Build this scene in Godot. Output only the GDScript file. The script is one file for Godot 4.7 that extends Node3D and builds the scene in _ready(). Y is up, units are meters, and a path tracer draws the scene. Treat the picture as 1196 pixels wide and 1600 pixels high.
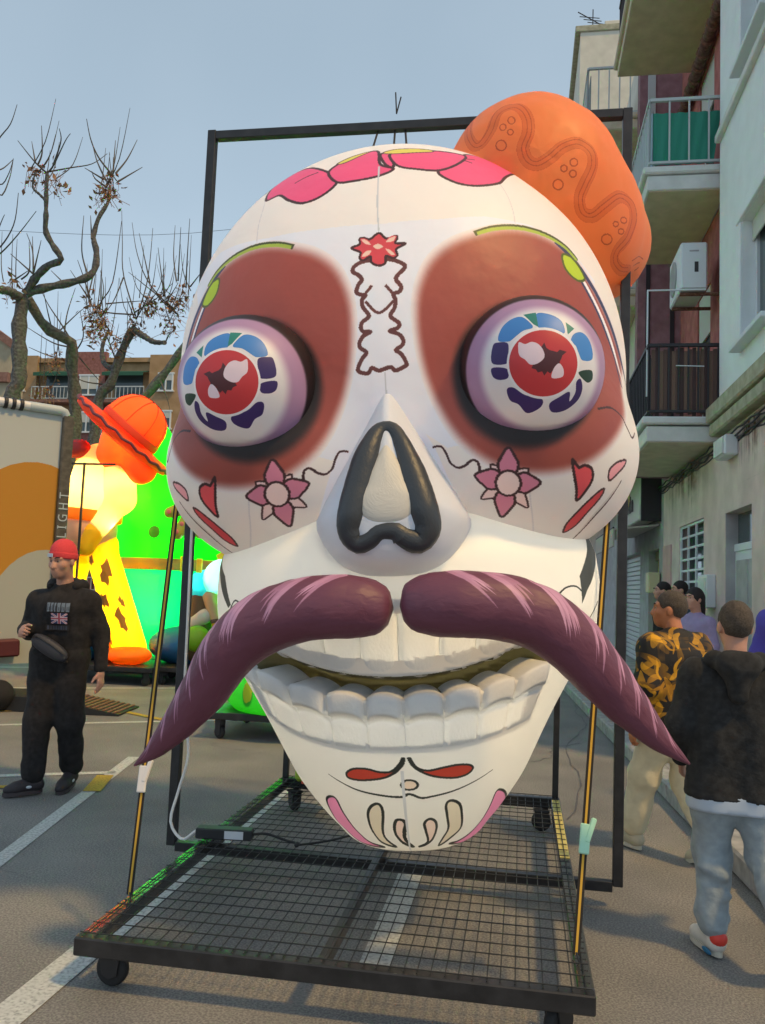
extends Node3D
# A street at dusk with a parade of inflatable floats; the nearest is a big painted skull hung in a steel frame on a cart.

# ---------------------------------------------------------------- mesh collector
class MB:
	var v := PackedVector3Array()
	var n := PackedVector3Array()
	var u := PackedVector2Array()
	var ix := PackedInt32Array()

	func tri(a: Vector3, b: Vector3, c: Vector3) -> void:
		var m := (c - a).cross(b - a).normalized()
		var k := v.size()
		v.append_array(PackedVector3Array([a, b, c]))
		n.append_array(PackedVector3Array([m, m, m]))
		u.append_array(PackedVector2Array([Vector2.ZERO, Vector2.RIGHT, Vector2.DOWN]))
		ix.append_array(PackedInt32Array([k, k + 1, k + 2]))

	func quad(a: Vector3, b: Vector3, c: Vector3, d: Vector3) -> void:   # clockwise seen from the front
		var m := (c - a).cross(b - a)
		if m.length() < 1e-12:
			m = (d - a).cross(c - a)
		m = m.normalized()
		var k := v.size()
		v.append_array(PackedVector3Array([a, b, c, d]))
		n.append_array(PackedVector3Array([m, m, m, m]))
		u.append_array(PackedVector2Array([Vector2(0, 1), Vector2(0, 0), Vector2(1, 0), Vector2(1, 1)]))
		ix.append_array(PackedInt32Array([k, k + 1, k + 2, k, k + 2, k + 3]))

	# rows x cols points; smooth normals; wrap joins the last column to the first in shading (the points must repeat)
	func grid(p: PackedVector3Array, rows: int, cols: int, uv := PackedVector2Array(), wrap := false, flip := false) -> void:
		var k := v.size()
		v.append_array(p)
		for r in rows:
			for c in cols:
				var c0 := c - 1
				var c1 := c + 1
				if wrap:
					if c0 < 0: c0 = cols - 2
					if c1 >= cols: c1 = 1
				else:
					c0 = maxi(c0, 0)
					c1 = mini(c1, cols - 1)
				var dx := p[r * cols + c1] - p[r * cols + c0]
				var r0 := maxi(r - 1, 0)
				var r1 := mini(r + 1, rows - 1)
				var dy := p[r1 * cols + c] - p[r0 * cols + c]
				if dx.length() < 1e-6:   # a pole: take the ring next to it
					var q := 1 if r == 0 else rows - 2
					dx = p[q * cols + c1] - p[q * cols + c0]
				var m := dx.cross(dy).normalized()
				n.append(-m if flip else m)
				u.append(uv[r * cols + c] if uv.size() else Vector2(float(c) / (cols - 1), float(r) / (rows - 1)))
		for r in rows - 1:
			for c in cols - 1:
				var a := k + r * cols + c
				var b := a + 1
				var d := a + cols
				var e := d + 1
				if flip:
					ix.append_array(PackedInt32Array([a, b, e, a, e, d]))
				else:
					ix.append_array(PackedInt32Array([a, e, b, a, d, e]))

	func box(at: Vector3, s: Vector3, bev := 0.004, basis := Basis.IDENTITY) -> void:
		var h := s / 2
		var b := minf(bev, minf(h.x, minf(h.y, h.z)) * 0.6)
		var t := Transform3D(basis, at)
		if b <= 0.0:
			b = 0.0
		var P := func(ax: int, sx: float, sy: float, sz: float) -> Vector3:
			var q := Vector3(sx * h.x, sy * h.y, sz * h.z)
			for i in 3:
				if i != ax:
					q[i] -= signf(q[i]) * b
			return t * q
		for ax in 3:
			var a1 := (ax + 1) % 3
			var a2 := (ax + 2) % 3
			for sg: float in [-1.0, 1.0]:
				var q: Array = []
				for w in [[-1, -1], [1, -1], [1, 1], [-1, 1]]:
					var s3 := [0.0, 0.0, 0.0]
					s3[ax] = sg
					s3[a1] = float(w[0])
					s3[a2] = float(w[1])
					q.append(P.call(ax, s3[0], s3[1], s3[2]))
				if sg > 0:
					quad(q[0], q[3], q[2], q[1])
				else:
					quad(q[0], q[1], q[2], q[3])
		if b <= 0.0:
			return
		for ax in 3:                       # edges that run along ax
			var a1 := (ax + 1) % 3
			var a2 := (ax + 2) % 3
			for s1: float in [-1.0, 1.0]:
				for s2: float in [-1.0, 1.0]:
					var e := [0.0, 0.0, 0.0]
					e[a1] = s1
					e[a2] = s2
					e[ax] = -1.0
					var p0: Vector3 = P.call(a1, e[0], e[1], e[2])
					var p1: Vector3 = P.call(a2, e[0], e[1], e[2])
					e[ax] = 1.0
					var p2: Vector3 = P.call(a2, e[0], e[1], e[2])
					var p3: Vector3 = P.call(a1, e[0], e[1], e[2])
					if s1 * s2 > 0:
						quad(p0, p3, p2, p1)
					else:
						quad(p0, p1, p2, p3)
		for sx: float in [-1.0, 1.0]:
			for sy: float in [-1.0, 1.0]:
				for sz: float in [-1.0, 1.0]:
					var a: Vector3 = P.call(0, sx, sy, sz)
					var c: Vector3 = P.call(1, sx, sy, sz)
					var d: Vector3 = P.call(2, sx, sy, sz)
					if sx * sy * sz > 0:
						tri(a, d, c)
					else:
						tri(a, c, d)

	# a bar of square section between two points
	func bar(a: Vector3, b: Vector3, w: float, d := -1.0, bev := 0.003) -> void:
		var y := (b - a).normalized()
		var x := Vector3.UP.cross(y)
		if x.length() < 0.05:
			x = Vector3.RIGHT
		x = (x - y * x.dot(y)).normalized()
		var z := x.cross(y)
		box((a + b) / 2, Vector3(w, (b - a).length(), d if d > 0 else w), bev, Basis(x, y, z))

	# a swept tube; radii one per point (or one for all); ends closed
	func tube(path: PackedVector3Array, radii: PackedFloat32Array, seg := 10, vs := 1.0) -> void:
		var rows := path.size()
		var pts := PackedVector3Array()
		var uv := PackedVector2Array()
		var t0 := (path[1] - path[0]).normalized()
		var x := t0.cross(Vector3.FORWARD)
		if x.length() < 0.1:
			x = t0.cross(Vector3.UP)
		x = x.normalized()
		for r in rows:
			var t := (path[mini(r + 1, rows - 1)] - path[maxi(r - 1, 0)]).normalized()
			x = (x - t * x.dot(t)).normalized()
			var y := t.cross(x)
			var rad: float = radii[mini(r, radii.size() - 1)]
			for s in seg + 1:
				var a := TAU * s / seg
				pts.append(path[r] + (x * cos(a) + y * sin(a)) * rad)
				uv.append(Vector2(float(s) / seg, vs * r / (rows - 1)))
		grid(pts, rows, seg + 1, uv, true, false)
		for e in 2:
			var r := 0 if e == 0 else rows - 1
			if radii[mini(r, radii.size() - 1)] < 0.002:
				continue
			for s in seg:
				var a := pts[r * (seg + 1) + s]
				var b := pts[r * (seg + 1) + s + 1]
				if e == 0:
					tri(path[r], a, b)
				else:
					tri(path[r], b, a)

	# a body of revolution about +y: profile of (radius, height) pairs from bottom to top
	func lathe(prof: PackedVector2Array, seg := 20, t := Transform3D.IDENTITY) -> void:
		var pts := PackedVector3Array()
		for q in prof:
			for s in seg + 1:
				var a := TAU * s / seg
				pts.append(t * Vector3(cos(a) * q.x, q.y, sin(a) * q.x))
		grid(pts, prof.size(), seg + 1, PackedVector2Array(), true, true)

	func ellipsoid(c: Vector3, r: Vector3, basis := Basis.IDENTITY, rows := 16, cols := 24, e := 1.0) -> void:
		var pts := PackedVector3Array()
		for i in rows + 1:
			var la := -PI / 2 + PI * i / rows
			for j in cols + 1:
				var lo := TAU * j / cols
				var q := Vector3(cos(la) * cos(lo), sin(la), cos(la) * sin(lo))
				if e != 1.0:
					q = Vector3(signf(q.x) * pow(absf(q.x), e), signf(q.y) * pow(absf(q.y), e), signf(q.z) * pow(absf(q.z), e))
				pts.append(c + basis * (q * r))
		grid(pts, rows + 1, cols + 1, PackedVector2Array(), true, true)

	func sheet(pts: PackedVector3Array, rows: int, cols: int, thick: Vector3) -> void:   # a curved panel with a back
		grid(pts, rows, cols)
		var q := PackedVector3Array()
		for p in pts:
			q.append(p + thick)
		grid(q, rows, cols, PackedVector2Array(), false, true)

	# an outline in the x-y plane given depth along z, front at z1, back at z0
	func slab(poly: PackedVector2Array, z0: float, z1: float, t := Transform3D.IDENTITY) -> void:
		var id := Geometry2D.triangulate_polygon(poly)
		for k in range(0, id.size(), 3):
			var a := poly[id[k]]
			var b := poly[id[k + 1]]
			var c := poly[id[k + 2]]
			if (b - a).cross(c - a) < 0:
				var s := b
				b = c
				c = s
			tri(t * Vector3(a.x, a.y, z1), t * Vector3(c.x, c.y, z1), t * Vector3(b.x, b.y, z1))
			tri(t * Vector3(a.x, a.y, z0), t * Vector3(b.x, b.y, z0), t * Vector3(c.x, c.y, z0))
		var area := 0.0
		for k in poly.size():
			area += poly[k].cross(poly[(k + 1) % poly.size()])
		for k in poly.size():
			var a := poly[k]
			var b := poly[(k + 1) % poly.size()]
			if area < 0:
				var s := a
				a = b
				b = s
			quad(t * Vector3(a.x, a.y, z0), t * Vector3(a.x, a.y, z1), t * Vector3(b.x, b.y, z1), t * Vector3(b.x, b.y, z0))

	func mesh(m: Material) -> ArrayMesh:
		var am := ArrayMesh.new()
		var a := []
		a.resize(Mesh.ARRAY_MAX)
		a[Mesh.ARRAY_VERTEX] = v
		a[Mesh.ARRAY_NORMAL] = n
		a[Mesh.ARRAY_TEX_UV] = u
		a[Mesh.ARRAY_INDEX] = ix
		am.add_surface_from_arrays(Mesh.PRIMITIVE_TRIANGLES, a)
		am.surface_set_material(0, m)
		return am

# ---------------------------------------------------------------- painter: polygons and strokes on an Image, in 0..1 coordinates
class Painter:
	var im: Image
	var w: int
	var h: int

	func _init(width: int, height: int, base: Color) -> void:
		w = width
		h = height
		im = Image.create(width, height, false, Image.FORMAT_RGB8)
		im.fill(base)

	func poly(p: PackedVector2Array, c: Color) -> void:
		var n := p.size()
		var lo := 1e9
		var hi := -1e9
		for q in p:
			lo = minf(lo, q.y)
			hi = maxf(hi, q.y)
		for y in range(maxi(0, int(lo * h)), mini(h - 1, int(hi * h) + 1) + 1):
			var yy := (y + 0.5) / h
			var xs := PackedFloat32Array()
			for k in n:
				var a := p[k]
				var b := p[(k + 1) % n]
				if (a.y <= yy) != (b.y <= yy):
					xs.append((a.x + (yy - a.y) / (b.y - a.y) * (b.x - a.x)) * w)
			xs.sort()
			for k in range(0, xs.size() - 1, 2):
				var x0 := maxi(0, int(round(xs[k])))
				var x1 := mini(w, int(round(xs[k + 1])))
				if x1 > x0:
					im.fill_rect(Rect2i(x0, y, x1 - x0, 1), c)

	func disc(o: Vector2, r: Vector2, c: Color) -> void:
		var p := PackedVector2Array()
		for k in 24:
			p.append(o + Vector2(cos(TAU * k / 24), sin(TAU * k / 24)) * r)
		poly(p, c)

	func stroke(p: PackedVector2Array, wd: float, c: Color, shut := false, taper := false) -> void:
		var q := smooth(p, shut)
		var asp := float(w) / h
		for k in q.size() - (0 if shut else 1):
			var a := q[k]
			var b := q[(k + 1) % q.size()]
			var d := Vector2((b.x - a.x) * asp, b.y - a.y)
			if d.length() < 1e-6:
				continue
			var ww := wd
			if taper:
				ww = wd * (0.25 + 0.75 * sin(PI * (k + 0.5) / (q.size() - 1)))
			var o := Vector2(-d.y / asp, d.x) / d.length() * ww / 2
			poly(PackedVector2Array([a + o, b + o, b - o, a - o]), c)
			disc(b, Vector2(ww / 2 / asp, ww / 2), c)

	static func smooth(p: PackedVector2Array, shut: bool) -> PackedVector2Array:
		var out := PackedVector2Array()
		var n := p.size()
		if n < 3:
			return p
		for k in n - (0 if shut else 1):
			var p0 := p[(k - 1 + n) % n] if shut or k > 0 else p[0]
			var p1 := p[k]
			var p2 := p[(k + 1) % n]
			var p3 := p[(k + 2) % n] if shut or k + 2 < n else p[n - 1]
			for s in 5:
				var t := s / 5.0
				out.append(0.5 * (2 * p1 + (p2 - p0) * t + (2 * p0 - 5 * p1 + 4 * p2 - p3) * t * t + (3 * p1 - p0 - 3 * p2 + p3) * t * t * t))
		if not shut:
			out.append(p[n - 1])
		return out

	func shape(p: PackedVector2Array, fill: Color, line := Color.BLACK, wd := 0.0) -> void:
		poly(smooth(p, true), fill)
		if wd > 0:
			stroke(p, wd, line, true)

	func soft(p: PackedVector2Array, o: Vector2, s0: float, s1: float, from: Color, to: Color, steps := 26) -> void:   # an airbrushed print: nested outlines scaled about o
		var q := smooth(p, true)
		for k in steps:
			var f := (k + 1.0) / steps
			var sc := lerpf(s0, s1, f)
			var r := PackedVector2Array()
			for x in q:
				r.append(o + (x - o) * sc)
			poly(r, from.lerp(to, smoothstep(0.0, 1.0, f)))

	func tex() -> ImageTexture:
		var i := im
		i.generate_mipmaps()
		return ImageTexture.create_from_image(i)

# ---------------------------------------------------------------- a field of tapered capsules and ellipsoids, meshed as surface nets
class Field:
	var cap: Array = []     # [a, b, ra, rb, k]
	var ell: Array = []     # [c, r, inverse basis, k, sign]
	var lim: Array = []     # half spaces that cut: [point, normal]

	func capsule(a: Vector3, b: Vector3, ra: float, rb: float, k := 0.03) -> void:
		cap.append([a, b - a, ra, rb, k, 1.0 / maxf((b - a).length_squared(), 1e-9)])

	func chain(p: Array, r: Array, k := 0.03) -> void:
		for i in p.size() - 1:
			capsule(p[i], p[i + 1], r[i], r[i + 1], k)

	func ball(c: Vector3, r: Vector3, basis := Basis.IDENTITY, k := 0.02, sg := 1.0) -> void:
		ell.append([c, r, basis.inverse(), k, sg])

	func cut(p: Vector3, nrm: Vector3) -> void:
		lim.append([p, nrm.normalized()])

	func d(p: Vector3) -> float:
		var s := 10.0
		for c in cap:
			var q: Vector3 = p - c[0]
			var ab: Vector3 = c[1]
			var t := clampf(q.dot(ab) * c[5], 0.0, 1.0)
			var e: float = (q - ab * t).length() - lerpf(c[2], c[3], t)
			var k: float = c[4]
			var hh := maxf(k - absf(s - e), 0.0) / k
			s = minf(s, e) - hh * hh * k * 0.25
		for c in ell:
			var q: Vector3 = c[2] * (p - c[0])
			var r: Vector3 = c[1]
			var k0 := (q / r).length()
			var k1 := (q / (r * r)).length()
			var e := (k0 * (k0 - 1.0) / k1) if k1 > 1e-6 else -minf(r.x, minf(r.y, r.z))
			var k: float = c[3]
			if c[4] > 0:
				var hh := maxf(k - absf(s - e), 0.0) / k
				s = minf(s, e) - hh * hh * k * 0.25
			else:
				var hh := maxf(k - absf(s + e), 0.0) / k
				s = maxf(s, -e) + hh * hh * k * 0.25
		for c in lim:
			s = maxf(s, (p - c[0]).dot(c[1]))
		return s

	func bounds() -> AABB:
		var b := AABB()
		var first := true
		for c in cap:
			for e in 2:
				var o: Vector3 = c[0] + c[1] * float(e)
				var r: float = c[2 + e] + 0.02
				var x := AABB(o - Vector3.ONE * r, Vector3.ONE * 2 * r)
				b = x if first else b.merge(x)
				first = false
		for c in ell:
			if c[4] > 0:
				var r: float = maxf(c[1].x, maxf(c[1].y, c[1].z)) + 0.01
				var x := AABB(c[0] - Vector3.ONE * r, Vector3.ONE * 2 * r)
				b = x if first else b.merge(x)
				first = false
		return b

	# adds the zero surface to a collector
	func net(mb: MB, cell: float, wrinkle: FastNoiseLite = null, amp := 0.0) -> void:
		var bb := bounds().grow(cell * 1.5)
		var N := 6
		var bn := Vector3i((bb.size / (cell * N)).ceil())
		var nx := bn.x * N + 1
		var ny := bn.y * N + 1
		var val := {}
		var ids := {}
		var half := cell * N * 0.5
		var rad := half * 1.75 + 0.03 + amp
		var blocks: Array[Vector3i] = []
		for bz in bn.z:
			for by in bn.y:
				for bx in bn.x:
					var c := bb.position + (Vector3(bx, by, bz) * N * cell) + Vector3.ONE * half
					if absf(d(c)) < rad:
						blocks.append(Vector3i(bx, by, bz))
		var sx := 1
		var sy := nx
		var sz := nx * ny
		for b in blocks:
			for z in range(b.z * N, b.z * N + N + 1):
				for y in range(b.y * N, b.y * N + N + 1):
					for x in range(b.x * N, b.x * N + N + 1):
						var key := x + y * sy + z * sz
						if not val.has(key):
							var p := bb.position + Vector3(x, y, z) * cell
							val[key] = d(p) + (wrinkle.get_noise_3dv(p) * amp if wrinkle else 0.0)
		var off := [0, sx, sy, sx + sy, sz, sx + sz, sy + sz, sx + sy + sz]
		var cor := [Vector3(0, 0, 0), Vector3(1, 0, 0), Vector3(0, 1, 0), Vector3(1, 1, 0), Vector3(0, 0, 1), Vector3(1, 0, 1), Vector3(0, 1, 1), Vector3(1, 1, 1)]
		var edges := [[0, 1], [2, 3], [4, 5], [6, 7], [0, 2], [1, 3], [4, 6], [5, 7], [0, 4], [1, 5], [2, 6], [3, 7]]
		var base := mb.v.size()
		var verts := PackedVector3Array()
		for b in blocks:
			for z in range(b.z * N, b.z * N + N):
				for y in range(b.y * N, b.y * N + N):
					for x in range(b.x * N, b.x * N + N):
						var key := x + y * sy + z * sz
						var s: Array = []
						var neg := 0
						for o: int in off:
							var q: float = val[key + o]
							s.append(q)
							if q < 0: neg += 1
						if neg == 0 or neg == 8:
							continue
						var acc := Vector3.ZERO
						var cnt := 0
						for e in edges:
							var a: float = s[e[0]]
							var c: float = s[e[1]]
							if (a < 0) != (c < 0):
								acc += cor[e[0]].lerp(cor[e[1]], a / (a - c))
								cnt += 1
						ids[key] = verts.size()
						verts.append(bb.position + (Vector3(x, y, z) + acc / cnt) * cell)
		var nor := PackedVector3Array()
		nor.resize(verts.size())
		var tri_ix := PackedInt32Array()
		for key: int in ids:
			var v0: float = val[key]
			for ax in 3:
				var st: int = [sx, sy, sz][ax]
				var u1: int = [sy, sz, sx][ax]
				var u2: int = [sz, sx, sy][ax]
				if not val.has(key + st):
					continue
				var v1: float = val[key + st]
				if (v0 < 0) == (v1 < 0):
					continue
				if not (ids.has(key - u1) and ids.has(key - u2) and ids.has(key - u1 - u2)):
					continue
				var a: int = ids[key]
				var b2: int = ids[key - u1]
				var c2: int = ids[key - u1 - u2]
				var d2: int = ids[key - u2]
				var q := [a, d2, c2, b2] if v0 < 0 else [a, b2, c2, d2]
				var m := (verts[q[2]] - verts[q[0]]).cross(verts[q[1]] - verts[q[0]]) + (verts[q[3]] - verts[q[0]]).cross(verts[q[2]] - verts[q[0]])
				for w: int in q:
					nor[w] += m
				tri_ix.append_array(PackedInt32Array([q[0] + base, q[1] + base, q[2] + base, q[0] + base, q[2] + base, q[3] + base]))
		mb.v.append_array(verts)
		for m in nor:
			mb.n.append(m.normalized())
			mb.u.append(Vector2.ZERO)
		mb.ix.append_array(tri_ix)

	func hit(p: Vector3, dir: Vector3) -> Vector3:
		var q := p
		for k in 40:
			var e := d(q)
			if e < 0.0008:
				break
			q += dir * e * 0.8
		return q

# ---------------------------------------------------------------- naming, metas, materials
var used := {}
var M := {}

func numbered(called: String) -> String:
	var k: int = used.get(called, 0)
	used[called] = k + 1
	return called if k == 0 else "%s_%03d" % [called, k]

func thing(called: String, label: String, category: String, at := Vector3.ZERO, basis := Basis.IDENTITY, group := "") -> Node3D:
	var o := Node3D.new()
	o.name = numbered(called)
	add_child(o)
	o.transform = Transform3D(basis, at)
	tag(o, label, category, group)
	return o

func tag(o: Node, label: String, category: String, group := "") -> void:
	o.set_meta("label", label)
	o.set_meta("category", category)
	if group != "":
		o.set_meta("group", group)

func obj(called: String, mb: MB, m: Material, parent: Node = null) -> MeshInstance3D:
	var o := MeshInstance3D.new()
	o.mesh = mb.mesh(m)
	if parent == null:
		o.name = numbered(called)
		add_child(o)
	else:
		o.name = called
		parent.add_child(o, true)
	return o

func inst(called: String, mesh: Mesh, at: Transform3D, parent: Node) -> MeshInstance3D:
	var o := MeshInstance3D.new()
	o.mesh = mesh
	o.name = called
	o.transform = at
	parent.add_child(o, true)
	return o

func struct(called: String, mb: MB, m: Material) -> MeshInstance3D:
	var o := obj(called, mb, m)
	o.set_meta("kind", "structure")
	return o

func lin(r: float, g: float, b: float) -> Color:
	return Color(r, g, b).linear_to_srgb()

func c8(r: int, g: int, b: int) -> Color:
	return Color8(r, g, b)

func mat(c: Color, rough := 0.7, metal := 0.0) -> StandardMaterial3D:
	var m := StandardMaterial3D.new()
	m.albedo_color = c
	m.roughness = rough
	m.metallic = metal
	return m

func noise_tex(freq: float, lo: Color, hi: Color, size := 512, oct := 4, seed_ := 1, kind := FastNoiseLite.TYPE_SIMPLEX_SMOOTH, mids: Array = []) -> NoiseTexture2D:
	var f := FastNoiseLite.new()
	f.noise_type = kind
	f.frequency = freq
	f.seed = seed_
	f.fractal_octaves = oct
	var t := NoiseTexture2D.new()
	t.width = size
	t.height = size
	t.seamless = true
	t.noise = f
	var g := Gradient.new()
	g.set_color(0, lo)
	g.set_color(1, hi)
	for q in mids:
		g.add_point(q[0], q[1])
	t.color_ramp = g
	return t

# mottled: a base colour that wanders by +-amt, with fine relief
func mottled(c: Color, amt: float, scale: float, rough := 0.8, bump := 0.0, seed_ := 3, world := true) -> StandardMaterial3D:
	var m := mat(Color.WHITE, rough)
	m.albedo_texture = noise_tex(0.012, c.darkened(amt), c.lightened(amt * 0.8), 512, 5, seed_)
	m.uv1_triplanar = true
	m.uv1_world_triplanar = world
	m.uv1_scale = Vector3.ONE * scale
	if bump > 0:
		m.heightmap_enabled = true
		m.heightmap_texture = noise_tex(0.06, Color.BLACK, Color.WHITE, 256, 3, seed_ + 7)
		m.heightmap_scale = bump
	return m

func v2(a: Array) -> PackedVector2Array:      # flat list of x, y pairs
	var p := PackedVector2Array()
	for k in range(0, a.size(), 2):
		p.append(Vector2(a[k], a[k + 1]))
	return p

func v3(a: Array) -> PackedVector3Array:
	var p := PackedVector3Array()
	for k in range(0, a.size(), 3):
		p.append(Vector3(a[k], a[k + 1], a[k + 2]))
	return p

func f32(a: Array) -> PackedFloat32Array:
	return PackedFloat32Array(a)

func spline(p: PackedVector3Array, n: int) -> PackedVector3Array:
	var c := Curve3D.new()
	for k in p.size():
		var a := p[maxi(k - 1, 0)]
		var b := p[mini(k + 1, p.size() - 1)]
		c.add_point(p[k], (a - b) / 6, (b - a) / 6)
	c.bake_interval = 0.02
	var out := PackedVector3Array()
	for k in n:
		out.append(c.sample_baked(c.get_baked_length() * k / (n - 1), true))
	return out

func ramp(p: PackedFloat32Array, n: int) -> PackedFloat32Array:
	var out := PackedFloat32Array()
	for k in n:
		var t := float(k) / (n - 1) * (p.size() - 1)
		var i := mini(int(t), p.size() - 2)
		out.append(lerpf(p[i], p[i + 1], t - i))
	return out

const SKULL_GLOW := 1.25

func _ready() -> void:
	# ---- camera
	var cam := Camera3D.new()
	cam.name = "camera"
	cam.fov = rad_to_deg(2.0 * atan(800.0 / 1319.3))
	cam.near = 0.05
	cam.far = 600.0
	cam.transform = Transform3D(Basis(Vector3.UP, 0.1658) * Basis(Vector3.RIGHT, 0.0879) * Basis(Vector3.BACK, 0.0382), Vector3(0, 1.58, 0))
	add_child(cam)
	# ---- sky and exposure
	var env := Environment.new()
	env.background_mode = Environment.BG_SKY
	var sky := Sky.new()
	var sm := ProceduralSkyMaterial.new()
	sm.sky_top_color = c8(122, 138, 152)
	sm.sky_horizon_color = c8(172, 194, 212)
	sm.sky_curve = 0.2
	sm.ground_bottom_color = c8(110, 120, 128)
	sm.ground_horizon_color = c8(150, 170, 185)
	sm.sun_angle_max = 0.0
	var cn := FastNoiseLite.new()
	cn.seed = 9
	cn.frequency = 0.006
	cn.fractal_octaves = 5
	var cl := NoiseTexture2D.new()
	cl.width = 1024
	cl.height = 512
	cl.seamless = true
	cl.noise = cn
	var cg := Gradient.new()
	cg.set_color(0, Color(0.0, 0.0, 0.0))
	cg.set_color(1, Color(0.46, 0.46, 0.46))
	cl.color_ramp = cg
	sm.sky_cover = cl
	sm.sky_cover_modulate = Color(1, 1, 1, 0.7)
	sm.sky_energy_multiplier = 1.0
	sky.sky_material = sm
	env.sky = sky
	env.tonemap_mode = Environment.TONE_MAPPER_LINEAR
	env.tonemap_exposure = 1.75
	env.sdfgi_enabled = true
	env.ssao_enabled = true
	env.ssil_enabled = true
	var we := WorldEnvironment.new()
	we.name = "world_environment"
	we.environment = env
	add_child(we)
	# ---- the warm light from high on the right, for an unseen street lamp
	var street_lamp_key := DirectionalLight3D.new()
	street_lamp_key.name = "street_lamp_key"
	street_lamp_key.light_energy = 0.43
	street_lamp_key.light_color = Color(1.0, 0.82, 0.53)
	street_lamp_key.light_angular_distance = 5.0
	street_lamp_key.shadow_enabled = true
	add_child(street_lamp_key)
	street_lamp_key.look_at_from_position(Vector3(0.65, 1.0, 0.35) * 10.0, Vector3.ZERO)
	# ---- everything else
	materials()
	build_ground()
	build_right_side()
	build_far_left()
	build_cart()
	build_cart_items()
	build_skull()
	build_left_floats()
	build_trees()
	build_people()

func materials() -> void:
	var cr := FastNoiseLite.new()
	cr.frequency = 0.02
	cr.seed = 21
	cr.fractal_octaves = 3
	cr.domain_warp_enabled = true
	cr.domain_warp_amplitude = 20.0
	var ct := NoiseTexture2D.new()
	ct.width = 512
	ct.height = 512
	ct.seamless = true
	ct.noise = cr
	M.crease = ct
	M.pucker = noise_tex(0.03, Color.BLACK, Color.WHITE, 1024, 4, 23, FastNoiseLite.TYPE_SIMPLEX_SMOOTH)
	M.black_steel = mottled(c8(32, 32, 34), 0.1, 1.3, 0.42, 0.05, 5)
	M.glossy_steel = mat(c8(112, 114, 116), 0.16, 0.75)
	M.wire = mat(c8(44, 46, 46), 0.5, 0.2)
	M.zinc = mat(c8(52, 52, 54), 0.45, 0.3)
	M.rubber = mat(c8(34, 34, 35), 0.7)
	M.yellow_strip = mottled(c8(214, 200, 110), 0.12, 3.0, 0.5, 0.0, 9)
	M.black_web = mat(c8(34, 30, 26), 0.8)
	M.yellow_web = mat(c8(206, 160, 52), 0.7)
	M.white_plastic = mat(c8(226, 222, 218), 0.4)
	M.dark_plastic = mat(c8(38, 39, 42), 0.45)
	M.sticker = mat(c8(200, 206, 214), 0.6)
	M.black_cord = mat(c8(30, 30, 32), 0.6)
	M.lime_plastic = mat(c8(150, 176, 50), 0.5)
	M.dark_fabric = mat(c8(60, 64, 68), 0.42)
	M.dark_fabric.heightmap_enabled = true
	M.dark_fabric.heightmap_texture = ct
	M.dark_fabric.heightmap_scale = 0.08
	M.dark_fabric.uv1_scale = Vector3(2, 5, 1)
	M.rust_brown = mottled(c8(120, 74, 48), 0.3, 3.0, 0.85, 0.0, 14)
	for k in 3:
		M["reed%d" % k] = mat([c8(112, 90, 80), c8(84, 66, 64), c8(132, 108, 92)][k], 0.85)
	for k in 2:
		M["dark_reed%d" % k] = mat([c8(44, 42, 50), c8(66, 58, 60)][k], 0.85)
	M.post_brown = mottled(c8(84, 74, 56), 0.2, 2.0, 0.5, 0.0, 15)
	M.dark_red = mat(c8(84, 26, 26), 0.5)
	M.black_cloth = mat(c8(32, 30, 30), 0.9)
	M.twig = mat(c8(92, 86, 78), 0.9)
	M.dead_leaf = mottled(c8(168, 118, 82), 0.3, 3.0, 0.9, 0.0, 16)
	M.dead_leaf.backlight_enabled = true
	M.dead_leaf.backlight = Color(0.3, 0.25, 0.2)

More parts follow.
